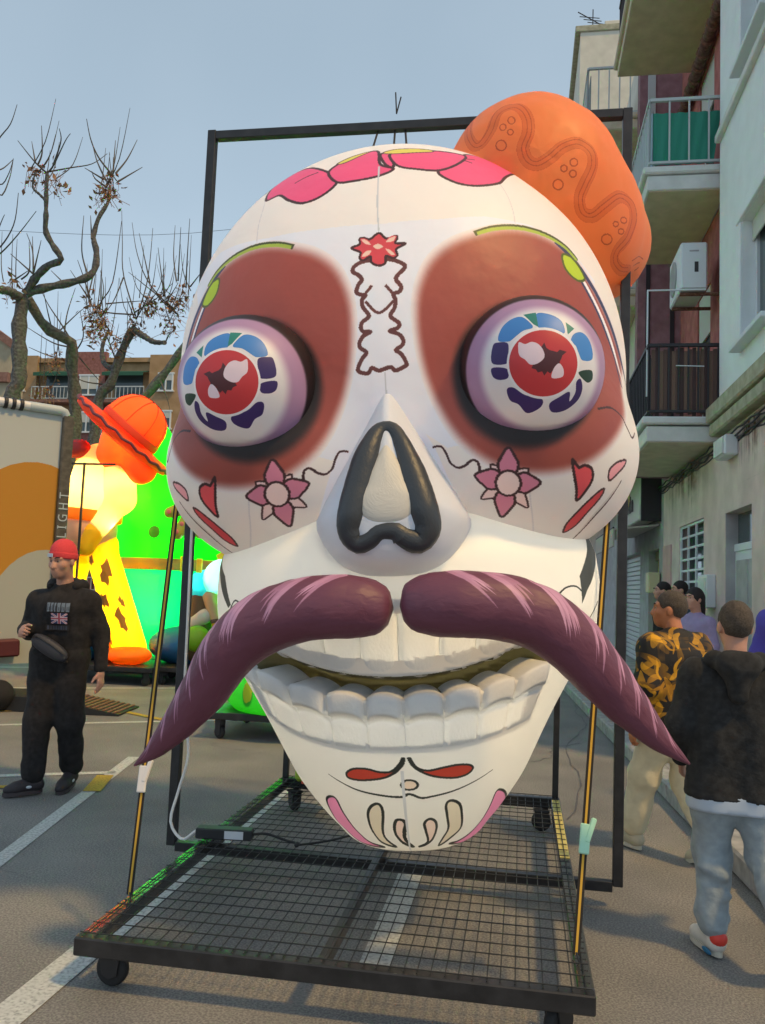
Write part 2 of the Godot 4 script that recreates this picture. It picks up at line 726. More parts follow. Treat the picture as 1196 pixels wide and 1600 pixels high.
func paint_cranium(p: Painter) -> void:
	var ink := c8(62, 38, 40)
	var rust := c8(152, 76, 66)
	var navy := c8(52, 58, 98)
	p.poly(v2([0.3177, 0.3877, 0.3579, 0.3798, 0.4119, 0.3930, 0.4542, 0.3971, 0.4992, 0.3995, 0.5427, 0.3966, 0.5756, 0.3914, 0.6111, 0.3915, 0.6521, 0.4059, 0.6728, 0.4218, 0.6142, 0.5385, 0.5418, 0.5672, 0.4966, 0.5390, 0.4576, 0.5719, 0.3801, 0.5252]), c8(222, 229, 240))
	p.poly(v2([0.4953, 0.5197, 0.4770, 0.5376, 0.4621, 0.5639, 0.4490, 0.5972, 0.4234, 0.6576, 0.5658, 0.6701, 0.5472, 0.6035, 0.5334, 0.5680, 0.5161, 0.5399]), c8(222, 228, 240))
	p.stroke(v2([0.4019, 0.4046, 0.4007, 0.3807, 0.4024, 0.3558, 0.4020, 0.3145, 0.4265, 0.3048]), 0.0008, c8(206, 208, 212))
	p.stroke(v2([0.5980, 0.3987, 0.5970, 0.3818, 0.5923, 0.3623, 0.5817, 0.3388]), 0.0008, c8(206, 208, 212))
	p.stroke(v2([0.4145, 0.5690, 0.4095, 0.5877, 0.3996, 0.6122, 0.3699, 0.6528]), 0.0008, c8(206, 208, 212))
	p.stroke(v2([0.5836, 0.5775, 0.5877, 0.5977, 0.6009, 0.6344]), 0.0008, c8(206, 208, 212))
	p.soft(v2([0.5666, 0.4080, 0.5899, 0.3998, 0.6171, 0.3982, 0.6420, 0.4052, 0.6608, 0.4210, 0.6788, 0.4411, 0.6973, 0.4640, 0.7113, 0.4927, 0.6639, 0.5348, 0.6362, 0.5560, 0.6168, 0.5681, 0.5981, 0.5747, 0.5800, 0.5764, 0.5644, 0.5728, 0.5505, 0.5620, 0.5393, 0.5428, 0.5291, 0.5142, 0.5238, 0.4834, 0.5245, 0.4552, 0.5331, 0.4323, 0.5479, 0.4174]), Vector2(0.6035, 0.5029), 1.05, 0.93, c8(226, 224, 226), rust)
	p.soft(v2([0.4334, 0.4080, 0.4101, 0.3998, 0.3829, 0.3982, 0.3580, 0.4052, 0.3392, 0.4210, 0.3212, 0.4411, 0.3027, 0.4640, 0.2887, 0.4927, 0.3361, 0.5348, 0.3638, 0.5560, 0.3832, 0.5681, 0.4019, 0.5747, 0.4200, 0.5764, 0.4356, 0.5728, 0.4495, 0.5620, 0.4607, 0.5428, 0.4709, 0.5142, 0.4762, 0.4834, 0.4755, 0.4552, 0.4669, 0.4323, 0.4521, 0.4174]), Vector2(0.3965, 0.5029), 1.05, 0.93, c8(226, 224, 226), rust)
	p.soft(v2([0.6542, 0.5101, 0.6287, 0.5332, 0.6117, 0.5480, 0.5968, 0.5574, 0.5825, 0.5616, 0.5695, 0.5598, 0.5587, 0.5512, 0.5515, 0.5354, 0.5496, 0.5148, 0.5544, 0.4939, 0.5661, 0.4762, 0.5836, 0.4635, 0.6049, 0.4573, 0.6278, 0.4582, 0.6495, 0.4667, 0.6636, 0.4839]), Vector2(0.5956, 0.5158), 1.10, 0.92, rust, c8(38, 30, 30))
	p.soft(v2([0.3458, 0.5101, 0.3713, 0.5332, 0.3883, 0.5480, 0.4032, 0.5574, 0.4175, 0.5616, 0.4305, 0.5598, 0.4413, 0.5512, 0.4485, 0.5354, 0.4504, 0.5148, 0.4456, 0.4939, 0.4339, 0.4762, 0.4164, 0.4635, 0.3951, 0.4573, 0.3722, 0.4582, 0.3505, 0.4667, 0.3364, 0.4839]), Vector2(0.4044, 0.5158), 1.10, 0.92, rust, c8(38, 30, 30))
	p.stroke(v2([0.6320, 0.3998, 0.6511, 0.4127, 0.6712, 0.4320, 0.6920, 0.4569, 0.7136, 0.4857, 0.7298, 0.5061]), 0.0045, navy)
	p.stroke(v2([0.3680, 0.3998, 0.3489, 0.4127, 0.3288, 0.4320, 0.3080, 0.4569, 0.2864, 0.4857, 0.2702, 0.5061]), 0.0045, navy)
	p.stroke(v2([0.6445, 0.4124, 0.6598, 0.4306, 0.6777, 0.4534, 0.6962, 0.4794, 0.7059, 0.5066]), 0.0040, c8(235, 236, 240))
	p.stroke(v2([0.3555, 0.4124, 0.3402, 0.4306, 0.3223, 0.4534, 0.3038, 0.4794, 0.2941, 0.5066]), 0.0040, c8(235, 236, 240))
	p.stroke(v2([0.6471, 0.4193, 0.6628, 0.4384, 0.6808, 0.4622, 0.6964, 0.4884, 0.6937, 0.5125]), 0.0025, navy)
	p.stroke(v2([0.3529, 0.4193, 0.3372, 0.4384, 0.3192, 0.4622, 0.3036, 0.4884, 0.3063, 0.5125]), 0.0025, navy)
	p.stroke(v2([0.5666, 0.4074, 0.5811, 0.4008, 0.6012, 0.3962, 0.6230, 0.3962, 0.6407, 0.4007, 0.6517, 0.4087]), 0.0044, c8(66, 74, 40))
	p.stroke(v2([0.4334, 0.4074, 0.4189, 0.4008, 0.3988, 0.3962, 0.3770, 0.3962, 0.3593, 0.4007, 0.3483, 0.4087]), 0.0044, c8(66, 74, 40))
	p.stroke(v2([0.5685, 0.4073, 0.5810, 0.4019, 0.6012, 0.3974, 0.6228, 0.3976, 0.6405, 0.4020, 0.6516, 0.4094]), 0.0029, c8(160, 185, 70))
	p.stroke(v2([0.4315, 0.4073, 0.4190, 0.4019, 0.3988, 0.3974, 0.3772, 0.3976, 0.3595, 0.4020, 0.3484, 0.4094]), 0.0029, c8(160, 185, 70))
	p.shape(v2([0.6377, 0.4107, 0.6448, 0.4091, 0.6511, 0.4127, 0.6561, 0.4181, 0.6596, 0.4253, 0.6528, 0.4296, 0.6445, 0.4273, 0.6387, 0.4210]), c8(176, 205, 40), c8(84, 96, 30), 0.002)
	p.shape(v2([0.3623, 0.4107, 0.3552, 0.4091, 0.3489, 0.4127, 0.3439, 0.4181, 0.3404, 0.4253, 0.3472, 0.4296, 0.3555, 0.4273, 0.3613, 0.4210]), c8(176, 205, 40), c8(84, 96, 30), 0.002)
	p.shape(v2([0.5650, 0.5743, 0.5691, 0.5746, 0.5717, 0.5759, 0.5730, 0.5797, 0.5703, 0.5839, 0.5670, 0.5828, 0.5657, 0.5795]), c8(232, 208, 206), ink, 0.0011)
	p.shape(v2([0.4350, 0.5743, 0.4309, 0.5746, 0.4283, 0.5759, 0.4270, 0.5797, 0.4297, 0.5839, 0.4330, 0.5828, 0.4343, 0.5795]), c8(232, 208, 206), ink, 0.0011)
	p.shape(v2([0.5834, 0.5739, 0.5823, 0.5789, 0.5808, 0.5820, 0.5776, 0.5835, 0.5750, 0.5797, 0.5766, 0.5758, 0.5793, 0.5745]), c8(232, 208, 206), ink, 0.0011)
	p.shape(v2([0.4166, 0.5739, 0.4177, 0.5789, 0.4192, 0.5820, 0.4224, 0.5835, 0.4250, 0.5797, 0.4234, 0.5758, 0.4207, 0.5745]), c8(232, 208, 206), ink, 0.0011)
	p.shape(v2([0.5610, 0.5989, 0.5633, 0.5917, 0.5656, 0.5875, 0.5696, 0.5855, 0.5720, 0.5898, 0.5697, 0.5949, 0.5663, 0.5972]), c8(232, 208, 206), ink, 0.0011)
	p.shape(v2([0.4390, 0.5989, 0.4367, 0.5917, 0.4344, 0.5875, 0.4304, 0.5855, 0.4280, 0.5898, 0.4303, 0.5949, 0.4337, 0.5972]), c8(232, 208, 206), ink, 0.0011)
	p.shape(v2([0.5863, 0.5994, 0.5809, 0.5975, 0.5774, 0.5951, 0.5753, 0.5899, 0.5781, 0.5859, 0.5820, 0.5882, 0.5841, 0.5924]), c8(232, 208, 206), ink, 0.0011)
	p.shape(v2([0.4137, 0.5994, 0.4191, 0.5975, 0.4226, 0.5951, 0.4247, 0.5899, 0.4219, 0.5859, 0.4180, 0.5882, 0.4159, 0.5924]), c8(232, 208, 206), ink, 0.0011)
	p.shape(v2([0.5740, 0.5625, 0.5772, 0.5679, 0.5786, 0.5724, 0.5767, 0.5781, 0.5706, 0.5792, 0.5686, 0.5740, 0.5701, 0.5689]), c8(205, 130, 155), ink, 0.0014)
	p.shape(v2([0.4260, 0.5625, 0.4228, 0.5679, 0.4214, 0.5724, 0.4233, 0.5781, 0.4294, 0.5792, 0.4314, 0.5740, 0.4299, 0.5689]), c8(205, 130, 155), ink, 0.0014)
	p.shape(v2([0.5902, 0.5816, 0.5862, 0.5869, 0.5828, 0.5894, 0.5784, 0.5875, 0.5776, 0.5796, 0.5815, 0.5764, 0.5851, 0.5777]), c8(205, 130, 155), ink, 0.0014)
	p.shape(v2([0.4098, 0.5816, 0.4138, 0.5869, 0.4172, 0.5894, 0.4216, 0.5875, 0.4224, 0.5796, 0.4185, 0.5764, 0.4149, 0.5777]), c8(205, 130, 155), ink, 0.0014)
	p.shape(v2([0.5740, 0.6105, 0.5697, 0.6023, 0.5682, 0.5964, 0.5705, 0.5901, 0.5767, 0.5904, 0.5788, 0.5967, 0.5775, 0.6025]), c8(205, 130, 155), ink, 0.0014)
	p.shape(v2([0.4260, 0.6105, 0.4303, 0.6023, 0.4318, 0.5964, 0.4295, 0.5901, 0.4233, 0.5904, 0.4212, 0.5967, 0.4225, 0.6025]), c8(205, 130, 155), ink, 0.0014)
	p.shape(v2([0.5569, 0.5829, 0.5626, 0.5783, 0.5666, 0.5768, 0.5703, 0.5799, 0.5693, 0.5881, 0.5647, 0.5907, 0.5611, 0.5884]), c8(205, 130, 155), ink, 0.0014)
	p.shape(v2([0.4431, 0.5829, 0.4374, 0.5783, 0.4334, 0.5768, 0.4297, 0.5799, 0.4307, 0.5881, 0.4353, 0.5907, 0.4389, 0.5884]), c8(205, 130, 155), ink, 0.0014)
	p.shape(v2([0.5802, 0.5833, 0.5797, 0.5874, 0.5778, 0.5910, 0.5748, 0.5928, 0.5715, 0.5924, 0.5689, 0.5898, 0.5678, 0.5857, 0.5684, 0.5814, 0.5706, 0.5780, 0.5736, 0.5764, 0.5767, 0.5770, 0.5790, 0.5794]), c8(236, 214, 210), ink, 0.0014)
	p.shape(v2([0.4198, 0.5833, 0.4203, 0.5874, 0.4222, 0.5910, 0.4252, 0.5928, 0.4285, 0.5924, 0.4311, 0.5898, 0.4322, 0.5857, 0.4316, 0.5814, 0.4294, 0.5780, 0.4264, 0.5764, 0.4233, 0.5770, 0.4210, 0.5794]), c8(236, 214, 210), ink, 0.0014)
	p.stroke(v2([0.5317, 0.5677, 0.5371, 0.5665, 0.5404, 0.5707, 0.5428, 0.5770, 0.5472, 0.5799, 0.5515, 0.5776, 0.5552, 0.5734, 0.5585, 0.5741, 0.5596, 0.5802]), 0.0014, ink)
	p.stroke(v2([0.4683, 0.5677, 0.4629, 0.5665, 0.4596, 0.5707, 0.4572, 0.5770, 0.4528, 0.5799, 0.4485, 0.5776, 0.4448, 0.5734, 0.4415, 0.5741, 0.4404, 0.5802]), 0.0014, ink)
	p.shape(v2([0.6068, 0.5669, 0.6108, 0.5712, 0.6145, 0.5699, 0.6193, 0.5720, 0.6208, 0.5778, 0.6184, 0.5845, 0.6138, 0.5922, 0.6113, 0.5845, 0.6083, 0.5753]), c8(216, 84, 92), ink, 0.0017)
	p.shape(v2([0.3932, 0.5669, 0.3892, 0.5712, 0.3855, 0.5699, 0.3807, 0.5720, 0.3792, 0.5778, 0.3816, 0.5845, 0.3862, 0.5922, 0.3887, 0.5845, 0.3917, 0.5753]), c8(216, 84, 92), ink, 0.0017)
	p.shape(v2([0.6335, 0.5781, 0.6333, 0.5728, 0.6397, 0.5684, 0.6494, 0.5674, 0.6486, 0.5707, 0.6421, 0.5752, 0.6358, 0.5794]), c8(232, 165, 175), ink, 0.0014)
	p.shape(v2([0.3665, 0.5781, 0.3667, 0.5728, 0.3603, 0.5684, 0.3506, 0.5674, 0.3514, 0.5707, 0.3579, 0.5752, 0.3642, 0.5794]), c8(232, 165, 175), ink, 0.0014)
	p.shape(v2([0.6161, 0.6193, 0.6142, 0.6094, 0.6194, 0.5965, 0.6272, 0.5870, 0.6319, 0.5850, 0.6312, 0.5901, 0.6251, 0.6018, 0.6213, 0.6137]), c8(208, 76, 84), ink, 0.0015)
	p.shape(v2([0.3839, 0.6193, 0.3858, 0.6094, 0.3806, 0.5965, 0.3728, 0.5870, 0.3681, 0.5850, 0.3688, 0.5901, 0.3749, 0.6018, 0.3787, 0.6137]), c8(208, 76, 84), ink, 0.0015)
	p.stroke(v2([0.6297, 0.6292, 0.6323, 0.6079, 0.6408, 0.5910, 0.6477, 0.5805]), 0.0028, ink, false, true)
	p.stroke(v2([0.3703, 0.6292, 0.3677, 0.6079, 0.3592, 0.5910, 0.3523, 0.5805]), 0.0028, ink, false, true)
	p.stroke(v2([0.6292, 0.6245, 0.6318, 0.6056, 0.6403, 0.5902, 0.6463, 0.5821]), 0.0022, c8(205, 205, 200), false, true)
	p.stroke(v2([0.3708, 0.6245, 0.3682, 0.6056, 0.3597, 0.5902, 0.3537, 0.5821]), 0.0022, c8(205, 205, 200), false, true)
	p.stroke(v2([0.6304, 0.5371, 0.6434, 0.5354, 0.6527, 0.5402, 0.6557, 0.5468, 0.6613, 0.5534, 0.6698, 0.5502]), 0.0012, ink)
	p.stroke(v2([0.3696, 0.5371, 0.3566, 0.5354, 0.3473, 0.5402, 0.3443, 0.5468, 0.3387, 0.5534, 0.3302, 0.5502]), 0.0012, ink)
	p.stroke(v2([0.4915, 0.4274, 0.4842, 0.4286, 0.4793, 0.4315, 0.4785, 0.4352, 0.4825, 0.4379, 0.4849, 0.4419, 0.4822, 0.4454, 0.4806, 0.4505, 0.4834, 0.4527, 0.4871, 0.4537, 0.4844, 0.4568, 0.4849, 0.4621, 0.4891, 0.4691, 0.4841, 0.4731, 0.4827, 0.4774, 0.4848, 0.4805, 0.4896, 0.4809, 0.4843, 0.4835, 0.4811, 0.4883, 0.4816, 0.4921, 0.4859, 0.4958, 0.4823, 0.5003, 0.4788, 0.5074, 0.4805, 0.5101, 0.4865, 0.5110, 0.4894, 0.5075, 0.4949, 0.5097, 0.5033, 0.5076, 0.5069, 0.5104, 0.5144, 0.5074, 0.5153, 0.5053, 0.5118, 0.4985, 0.5079, 0.4954, 0.5128, 0.4919, 0.5133, 0.4875, 0.5102, 0.4837, 0.5040, 0.4812, 0.5096, 0.4793, 0.5108, 0.4757, 0.5048, 0.4702, 0.5079, 0.4645, 0.5088, 0.4586, 0.5074, 0.4541, 0.5118, 0.4525, 0.5130, 0.4485, 0.5095, 0.4423, 0.5158, 0.4351, 0.5151, 0.4321, 0.5094, 0.4291, 0.5030, 0.4275]), 0.0030, c8(96, 56, 54))
	p.stroke(v2([0.4921, 0.4467, 0.4875, 0.4519]), 0.0021, c8(96, 56, 54))
	p.stroke(v2([0.5018, 0.4471, 0.5074, 0.4541]), 0.0021, c8(96, 56, 54))
	p.stroke(v2([0.4869, 0.4582, 0.4965, 0.4674, 0.5073, 0.4593]), 0.0021, c8(96, 56, 54))
	p.shape(v2([0.4778, 0.4165, 0.4837, 0.4145, 0.4841, 0.4097, 0.4874, 0.4097, 0.4917, 0.4110, 0.4979, 0.4068, 0.5033, 0.4116, 0.5097, 0.4099, 0.5110, 0.4117, 0.5096, 0.4156, 0.5168, 0.4163, 0.5103, 0.4203, 0.5109, 0.4250, 0.5080, 0.4271, 0.5027, 0.4252, 0.5022, 0.4305, 0.4975, 0.4321, 0.4923, 0.4294, 0.4915, 0.4247, 0.4860, 0.4272, 0.4837, 0.4246, 0.4843, 0.4208]), c8(206, 72, 82), ink, 0.0017)
	p.shape(v2([0.4845, 0.4106, 0.4881, 0.4106, 0.4926, 0.4154, 0.4881, 0.4150]), c8(226, 196, 180), c8(206, 72, 82), 0.0008)
	p.shape(v2([0.5025, 0.4147, 0.5054, 0.4110, 0.5101, 0.4101, 0.5082, 0.4143]), c8(226, 196, 180), c8(206, 72, 82), 0.0008)
	p.shape(v2([0.4850, 0.4248, 0.4873, 0.4204, 0.4925, 0.4196, 0.4908, 0.4234]), c8(226, 196, 180), c8(206, 72, 82), 0.0008)
	p.shape(v2([0.5021, 0.4194, 0.5060, 0.4204, 0.5099, 0.4249, 0.5059, 0.4247]), c8(226, 196, 180), c8(206, 72, 82), 0.0008)
	p.shape(v2([0.4931, 0.4170, 0.4971, 0.4148, 0.5012, 0.4177, 0.4970, 0.4200]), c8(226, 196, 180), c8(206, 72, 82), 0.0008)
	p.shape(v2([0.3750, 0.3312, 0.3874, 0.3239, 0.4025, 0.3158, 0.4014, 0.3227, 0.3848, 0.3250]), c8(40, 120, 92), ink, 0.001)
	p.shape(v2([0.5650, 0.3123, 0.5838, 0.3025, 0.5990, 0.3087, 0.6101, 0.3131, 0.5951, 0.3404, 0.5873, 0.3535, 0.5696, 0.3621, 0.5532, 0.3611, 0.5410, 0.3501, 0.5581, 0.3349]), c8(224, 84, 130), ink, 0.0023)
	p.shape(v2([0.4021, 0.3445, 0.4023, 0.3143, 0.4139, 0.3097, 0.4334, 0.3145, 0.4520, 0.3330, 0.4590, 0.3418, 0.4658, 0.3547, 0.4552, 0.3659, 0.4399, 0.3689, 0.4268, 0.3604, 0.4162, 0.3482]), c8(224, 84, 130), ink, 0.0023)
	p.shape(v2([0.4580, 0.3414, 0.4619, 0.3324, 0.4745, 0.3236, 0.4940, 0.3163, 0.4980, 0.3400, 0.5081, 0.3474, 0.4967, 0.3546, 0.4788, 0.3567, 0.4658, 0.3547]), c8(224, 84, 130), ink, 0.0023)
	p.shape(v2([0.4973, 0.3247, 0.5056, 0.3240, 0.5081, 0.3444, 0.5017, 0.3405]), c8(224, 84, 130), ink, 0.0023)
	p.shape(v2([0.5048, 0.3261, 0.5176, 0.3202, 0.5402, 0.3170, 0.5634, 0.3174, 0.5581, 0.3349, 0.5429, 0.3484, 0.5250, 0.3481, 0.5107, 0.3431]), c8(224, 84, 130), ink, 0.0023)
	p.shape(v2([0.4634, 0.3291, 0.4742, 0.3211, 0.4910, 0.3152, 0.4874, 0.3183, 0.4713, 0.3296]), c8(214, 206, 90), ink, 0.0012)
	p.shape(v2([0.4991, 0.3228, 0.5100, 0.3159, 0.5345, 0.3156, 0.5363, 0.3209, 0.5121, 0.3252]), c8(214, 206, 90), ink, 0.0012)
	p.stroke(v2([0.4290, 0.3394, 0.4381, 0.3361, 0.4482, 0.3347]), 0.0012, ink)
	p.stroke(v2([0.5627, 0.3254, 0.5709, 0.3225]), 0.0012, ink)
	p.stroke(v2([0.5624, 0.3290, 0.5680, 0.3308]), 0.0012, ink)
	p.stroke(v2([0.4974, 0.3429, 0.4969, 0.3829, 0.4978, 0.4046]), 0.0012, c8(188, 196, 205))
	p.stroke(v2([0.4991, 0.5114, 0.4991, 0.5200, 0.4992, 0.5271]), 0.0012, c8(188, 196, 205))

func paint_eye(p: Painter) -> void:
	p.im.fill(c8(34, 28, 32))
	p.soft(v2([0.9390, 0.5554, 0.9353, 0.7020, 0.8724, 0.8426, 0.7618, 0.9594, 0.6091, 1.0353, 0.4268, 1.0625, 0.2823, 0.9240, 0.1901, 0.7978, 0.1464, 0.6629, 0.1475, 0.5309, 0.1879, 0.4130, 0.2601, 0.3183, 0.3556, 0.2540, 0.4648, 0.2245, 0.5779, 0.2306, 0.6870, 0.2697, 0.7880, 0.3369, 0.8929, 0.4228]), Vector2(0.4918, 0.5811), 1.04, 0.96, c8(34, 28, 32), c8(176, 140, 176), 12)
	p.soft(v2([0.8160, 0.5684, 0.8131, 0.6743, 0.7689, 0.7748, 0.6843, 0.8508, 0.5736, 0.8853, 0.4589, 0.8733, 0.3598, 0.8209, 0.2888, 0.7400, 0.2510, 0.6443, 0.2467, 0.5458, 0.2731, 0.4548, 0.3252, 0.3793, 0.3970, 0.3259, 0.4813, 0.2992, 0.5701, 0.3017, 0.6553, 0.3332, 0.7293, 0.3911, 0.7853, 0.4713]), Vector2(0.4918, 0.5811), 1.08, 0.84, c8(176, 140, 176), c8(232, 230, 232))
	p.shape(v2([0.3486, 0.4431, 0.3632, 0.3913, 0.4002, 0.3575, 0.4446, 0.3512, 0.4766, 0.3852, 0.4871, 0.4120, 0.4495, 0.4218, 0.4063, 0.4517, 0.3889, 0.4574]), c8(72, 138, 210), c8(60, 110, 180), 0.001)
	p.shape(v2([0.5080, 0.4087, 0.5099, 0.3424, 0.5664, 0.3485, 0.6074, 0.3793, 0.6131, 0.4353, 0.5737, 0.4267, 0.5405, 0.4177]), c8(72, 138, 210), c8(60, 110, 180), 0.001)
	p.shape(v2([0.6377, 0.4700, 0.6576, 0.4342, 0.7060, 0.4188, 0.7455, 0.4558, 0.7523, 0.5284, 0.6920, 0.5430, 0.6704, 0.5114, 0.6595, 0.4858]), c8(72, 138, 210), c8(60, 110, 180), 0.001)
	p.poly(v2([0.4555, 0.3412, 0.5063, 0.3357, 0.5095, 0.4108, 0.4924, 0.3974]), c8(52, 136, 124))
	p.poly(v2([0.6262, 0.3820, 0.6622, 0.4078, 0.6265, 0.4415]), c8(52, 136, 124))
	p.shape(v2([0.3151, 0.5319, 0.3239, 0.4604, 0.3484, 0.4526, 0.3885, 0.4664, 0.3859, 0.5183, 0.3754, 0.5464]), c8(62, 44, 104))
	p.shape(v2([0.3132, 0.5539, 0.3784, 0.5662, 0.3800, 0.6020, 0.3424, 0.6066, 0.3144, 0.5898]), c8(62, 44, 104))
	p.shape(v2([0.3709, 0.6492, 0.3989, 0.6425, 0.4452, 0.6766, 0.5155, 0.6989, 0.5077, 0.7373, 0.4516, 0.7607, 0.4159, 0.7175, 0.3801, 0.6963]), c8(62, 44, 104))
	p.shape(v2([0.5487, 0.7201, 0.5891, 0.6941, 0.6347, 0.6735, 0.6422, 0.7171, 0.6653, 0.6795, 0.6638, 0.6337, 0.6850, 0.6202, 0.7020, 0.6618, 0.6908, 0.7106, 0.6413, 0.7538, 0.5891, 0.7672, 0.5570, 0.7565]), c8(62, 44, 104))
	p.shape(v2([0.6710, 0.5941, 0.7468, 0.5810, 0.7608, 0.6182, 0.7261, 0.6354]), c8(44, 70, 56))
	p.shape(v2([0.6754, 0.5565, 0.6642, 0.6125, 0.6303, 0.6600, 0.5793, 0.6904, 0.5199, 0.6986, 0.4623, 0.6836, 0.4157, 0.6484, 0.3869, 0.5993, 0.3796, 0.5444, 0.3939, 0.4920, 0.4270, 0.4495, 0.4740, 0.4224, 0.5283, 0.4140, 0.5828, 0.4255, 0.6301, 0.4557, 0.6630, 0.5014]), c8(240, 238, 240))
	p.shape(v2([0.6640, 0.5571, 0.6535, 0.6086, 0.6220, 0.6521, 0.5746, 0.6800, 0.5196, 0.6876, 0.4661, 0.6738, 0.4226, 0.6415, 0.3956, 0.5963, 0.3886, 0.5457, 0.4019, 0.4973, 0.4328, 0.4581, 0.4766, 0.4332, 0.5272, 0.4256, 0.5780, 0.4363, 0.6221, 0.4643, 0.6526, 0.5064]), c8(200, 62, 66))
	p.poly(v2([0.5054, 0.5066, 0.5184, 0.4906, 0.5273, 0.4782, 0.5342, 0.4995, 0.5461, 0.5081, 0.5626, 0.5124, 0.5752, 0.5165, 0.5861, 0.5063, 0.6154, 0.5138, 0.5966, 0.5287, 0.5917, 0.5412, 0.5844, 0.5535, 0.5870, 0.5740, 0.5738, 0.5779, 0.5652, 0.5900, 0.5549, 0.5881, 0.5464, 0.5975, 0.5354, 0.5890, 0.5228, 0.6047, 0.5147, 0.5880, 0.4982, 0.5912, 0.4904, 0.5786, 0.4743, 0.5734, 0.4832, 0.5539, 0.4919, 0.5384]), c8(84, 44, 50))
	p.shape(v2([0.4306, 0.4693, 0.4547, 0.4786, 0.4792, 0.4726, 0.5028, 0.4813, 0.5215, 0.5074, 0.5243, 0.5361, 0.4992, 0.5566, 0.4708, 0.5594, 0.4516, 0.5391, 0.4298, 0.5178]), c8(236, 216, 226))
	p.shape(v2([0.5525, 0.6142, 0.5608, 0.5777, 0.5826, 0.5592, 0.6006, 0.5823, 0.5969, 0.6113]), c8(236, 216, 226))

func paint_chin(p: Painter) -> void:
	var ink := c8(44, 48, 46)
	p.shape(v2([0.5012, 0.6485, 0.4992, 0.6622, 0.4936, 0.6800, 0.4840, 0.6819, 0.4718, 0.6740, 0.4577, 0.6749, 0.4486, 0.6862, 0.4502, 0.6985, 0.4644, 0.7025, 0.4832, 0.6984, 0.4934, 0.6882, 0.4999, 0.6663]), c8(172, 62, 48), ink, 0.005)
	p.shape(v2([0.5048, 0.6488, 0.5092, 0.6711, 0.5188, 0.6801, 0.5347, 0.6741, 0.5485, 0.6704, 0.5619, 0.6731, 0.5671, 0.6824, 0.5615, 0.6953, 0.5481, 0.7016, 0.5300, 0.6978, 0.5173, 0.6881, 0.5080, 0.6710]), c8(172, 62, 48), ink, 0.005)
	p.shape(v2([0.5099, 0.7151, 0.5089, 0.7212, 0.5064, 0.7255, 0.5034, 0.7269, 0.5008, 0.7251, 0.4997, 0.7204, 0.4993, 0.7143, 0.4999, 0.7083, 0.5012, 0.7040, 0.5038, 0.7025, 0.5067, 0.7044, 0.5090, 0.7090]), c8(226, 206, 188), ink, 0.0045)
	p.stroke(v2([0.4226, 0.6925, 0.4345, 0.7071, 0.4555, 0.7275, 0.4772, 0.7389, 0.4976, 0.7454, 0.5032, 0.7380, 0.5127, 0.7487, 0.5243, 0.7456, 0.5483, 0.7343, 0.5744, 0.7150, 0.5958, 0.6943]), 0.0055, ink, false, true)
	p.shape(v2([0.3932, 0.7679, 0.4088, 0.7542, 0.4172, 0.7610, 0.4145, 0.8009, 0.4162, 0.8558, 0.4294, 0.8838, 0.4582, 0.8957, 0.4272, 0.8992, 0.3891, 0.8902, 0.3691, 0.8514, 0.3787, 0.8080]), c8(222, 138, 182), ink, 0.006)
	p.shape(v2([0.6599, 0.7811, 0.6322, 0.7580, 0.6194, 0.7594, 0.6260, 0.8112, 0.6241, 0.8637, 0.5955, 0.8884, 0.5719, 0.8924, 0.6224, 0.9051, 0.6709, 0.8927, 0.6762, 0.8561, 0.6917, 0.8149]), c8(222, 138, 182), ink, 0.006)
	p.shape(v2([0.4816, 0.8933, 0.4682, 0.8620, 0.4776, 0.7998, 0.4791, 0.7719, 0.4744, 0.7632, 0.4645, 0.7752, 0.4567, 0.8018, 0.4521, 0.8477, 0.4576, 0.8787]), c8(216, 206, 188), ink, 0.007)
	p.shape(v2([0.5475, 0.8925, 0.5658, 0.8750, 0.5796, 0.8478, 0.5693, 0.8011, 0.5596, 0.7714, 0.5467, 0.7599, 0.5416, 0.7722, 0.5474, 0.8054, 0.5551, 0.8466]), c8(216, 206, 188), ink, 0.007)
	p.shape(v2([0.5040, 0.8933, 0.4971, 0.8713, 0.4970, 0.8445, 0.4993, 0.8215, 0.4972, 0.8092, 0.4918, 0.8091, 0.4879, 0.8289, 0.4873, 0.8554, 0.4937, 0.8790]), c8(222, 200, 192), ink, 0.007)
	p.shape(v2([0.5122, 0.8926, 0.5250, 0.8782, 0.5206, 0.8461, 0.5174, 0.8203, 0.5231, 0.8074, 0.5312, 0.8146, 0.5350, 0.8375, 0.5327, 0.8690, 0.5228, 0.8859]), c8(222, 200, 192), ink, 0.007)
	p.poly(v2([0.2992, 0.1135, 0.2918, 0.1449, 0.3300, 0.2119, 0.3478, 0.2875, 0.3420, 0.2956, 0.3149, 0.2275, 0.2918, 0.1585]), c8(58, 60, 54))
	p.poly(v2([0.7027, 0.1363, 0.7078, 0.0787, 0.7263, 0.1781, 0.6721, 0.2833, 0.6618, 0.3160, 0.6603, 0.2473]), c8(58, 60, 54))
	p.stroke(v2([0.3462, 0.2990, 0.3565, 0.2765, 0.3688, 0.2930]), 0.004, ink)
	p.stroke(v2([0.6284, 0.2924, 0.6390, 0.2747, 0.6524, 0.2725, 0.6622, 0.2859]), 0.004, ink)
	p.stroke(v2([0.6808, 0.3534, 0.6919, 0.3304, 0.7005, 0.3147]), 0.004, ink)

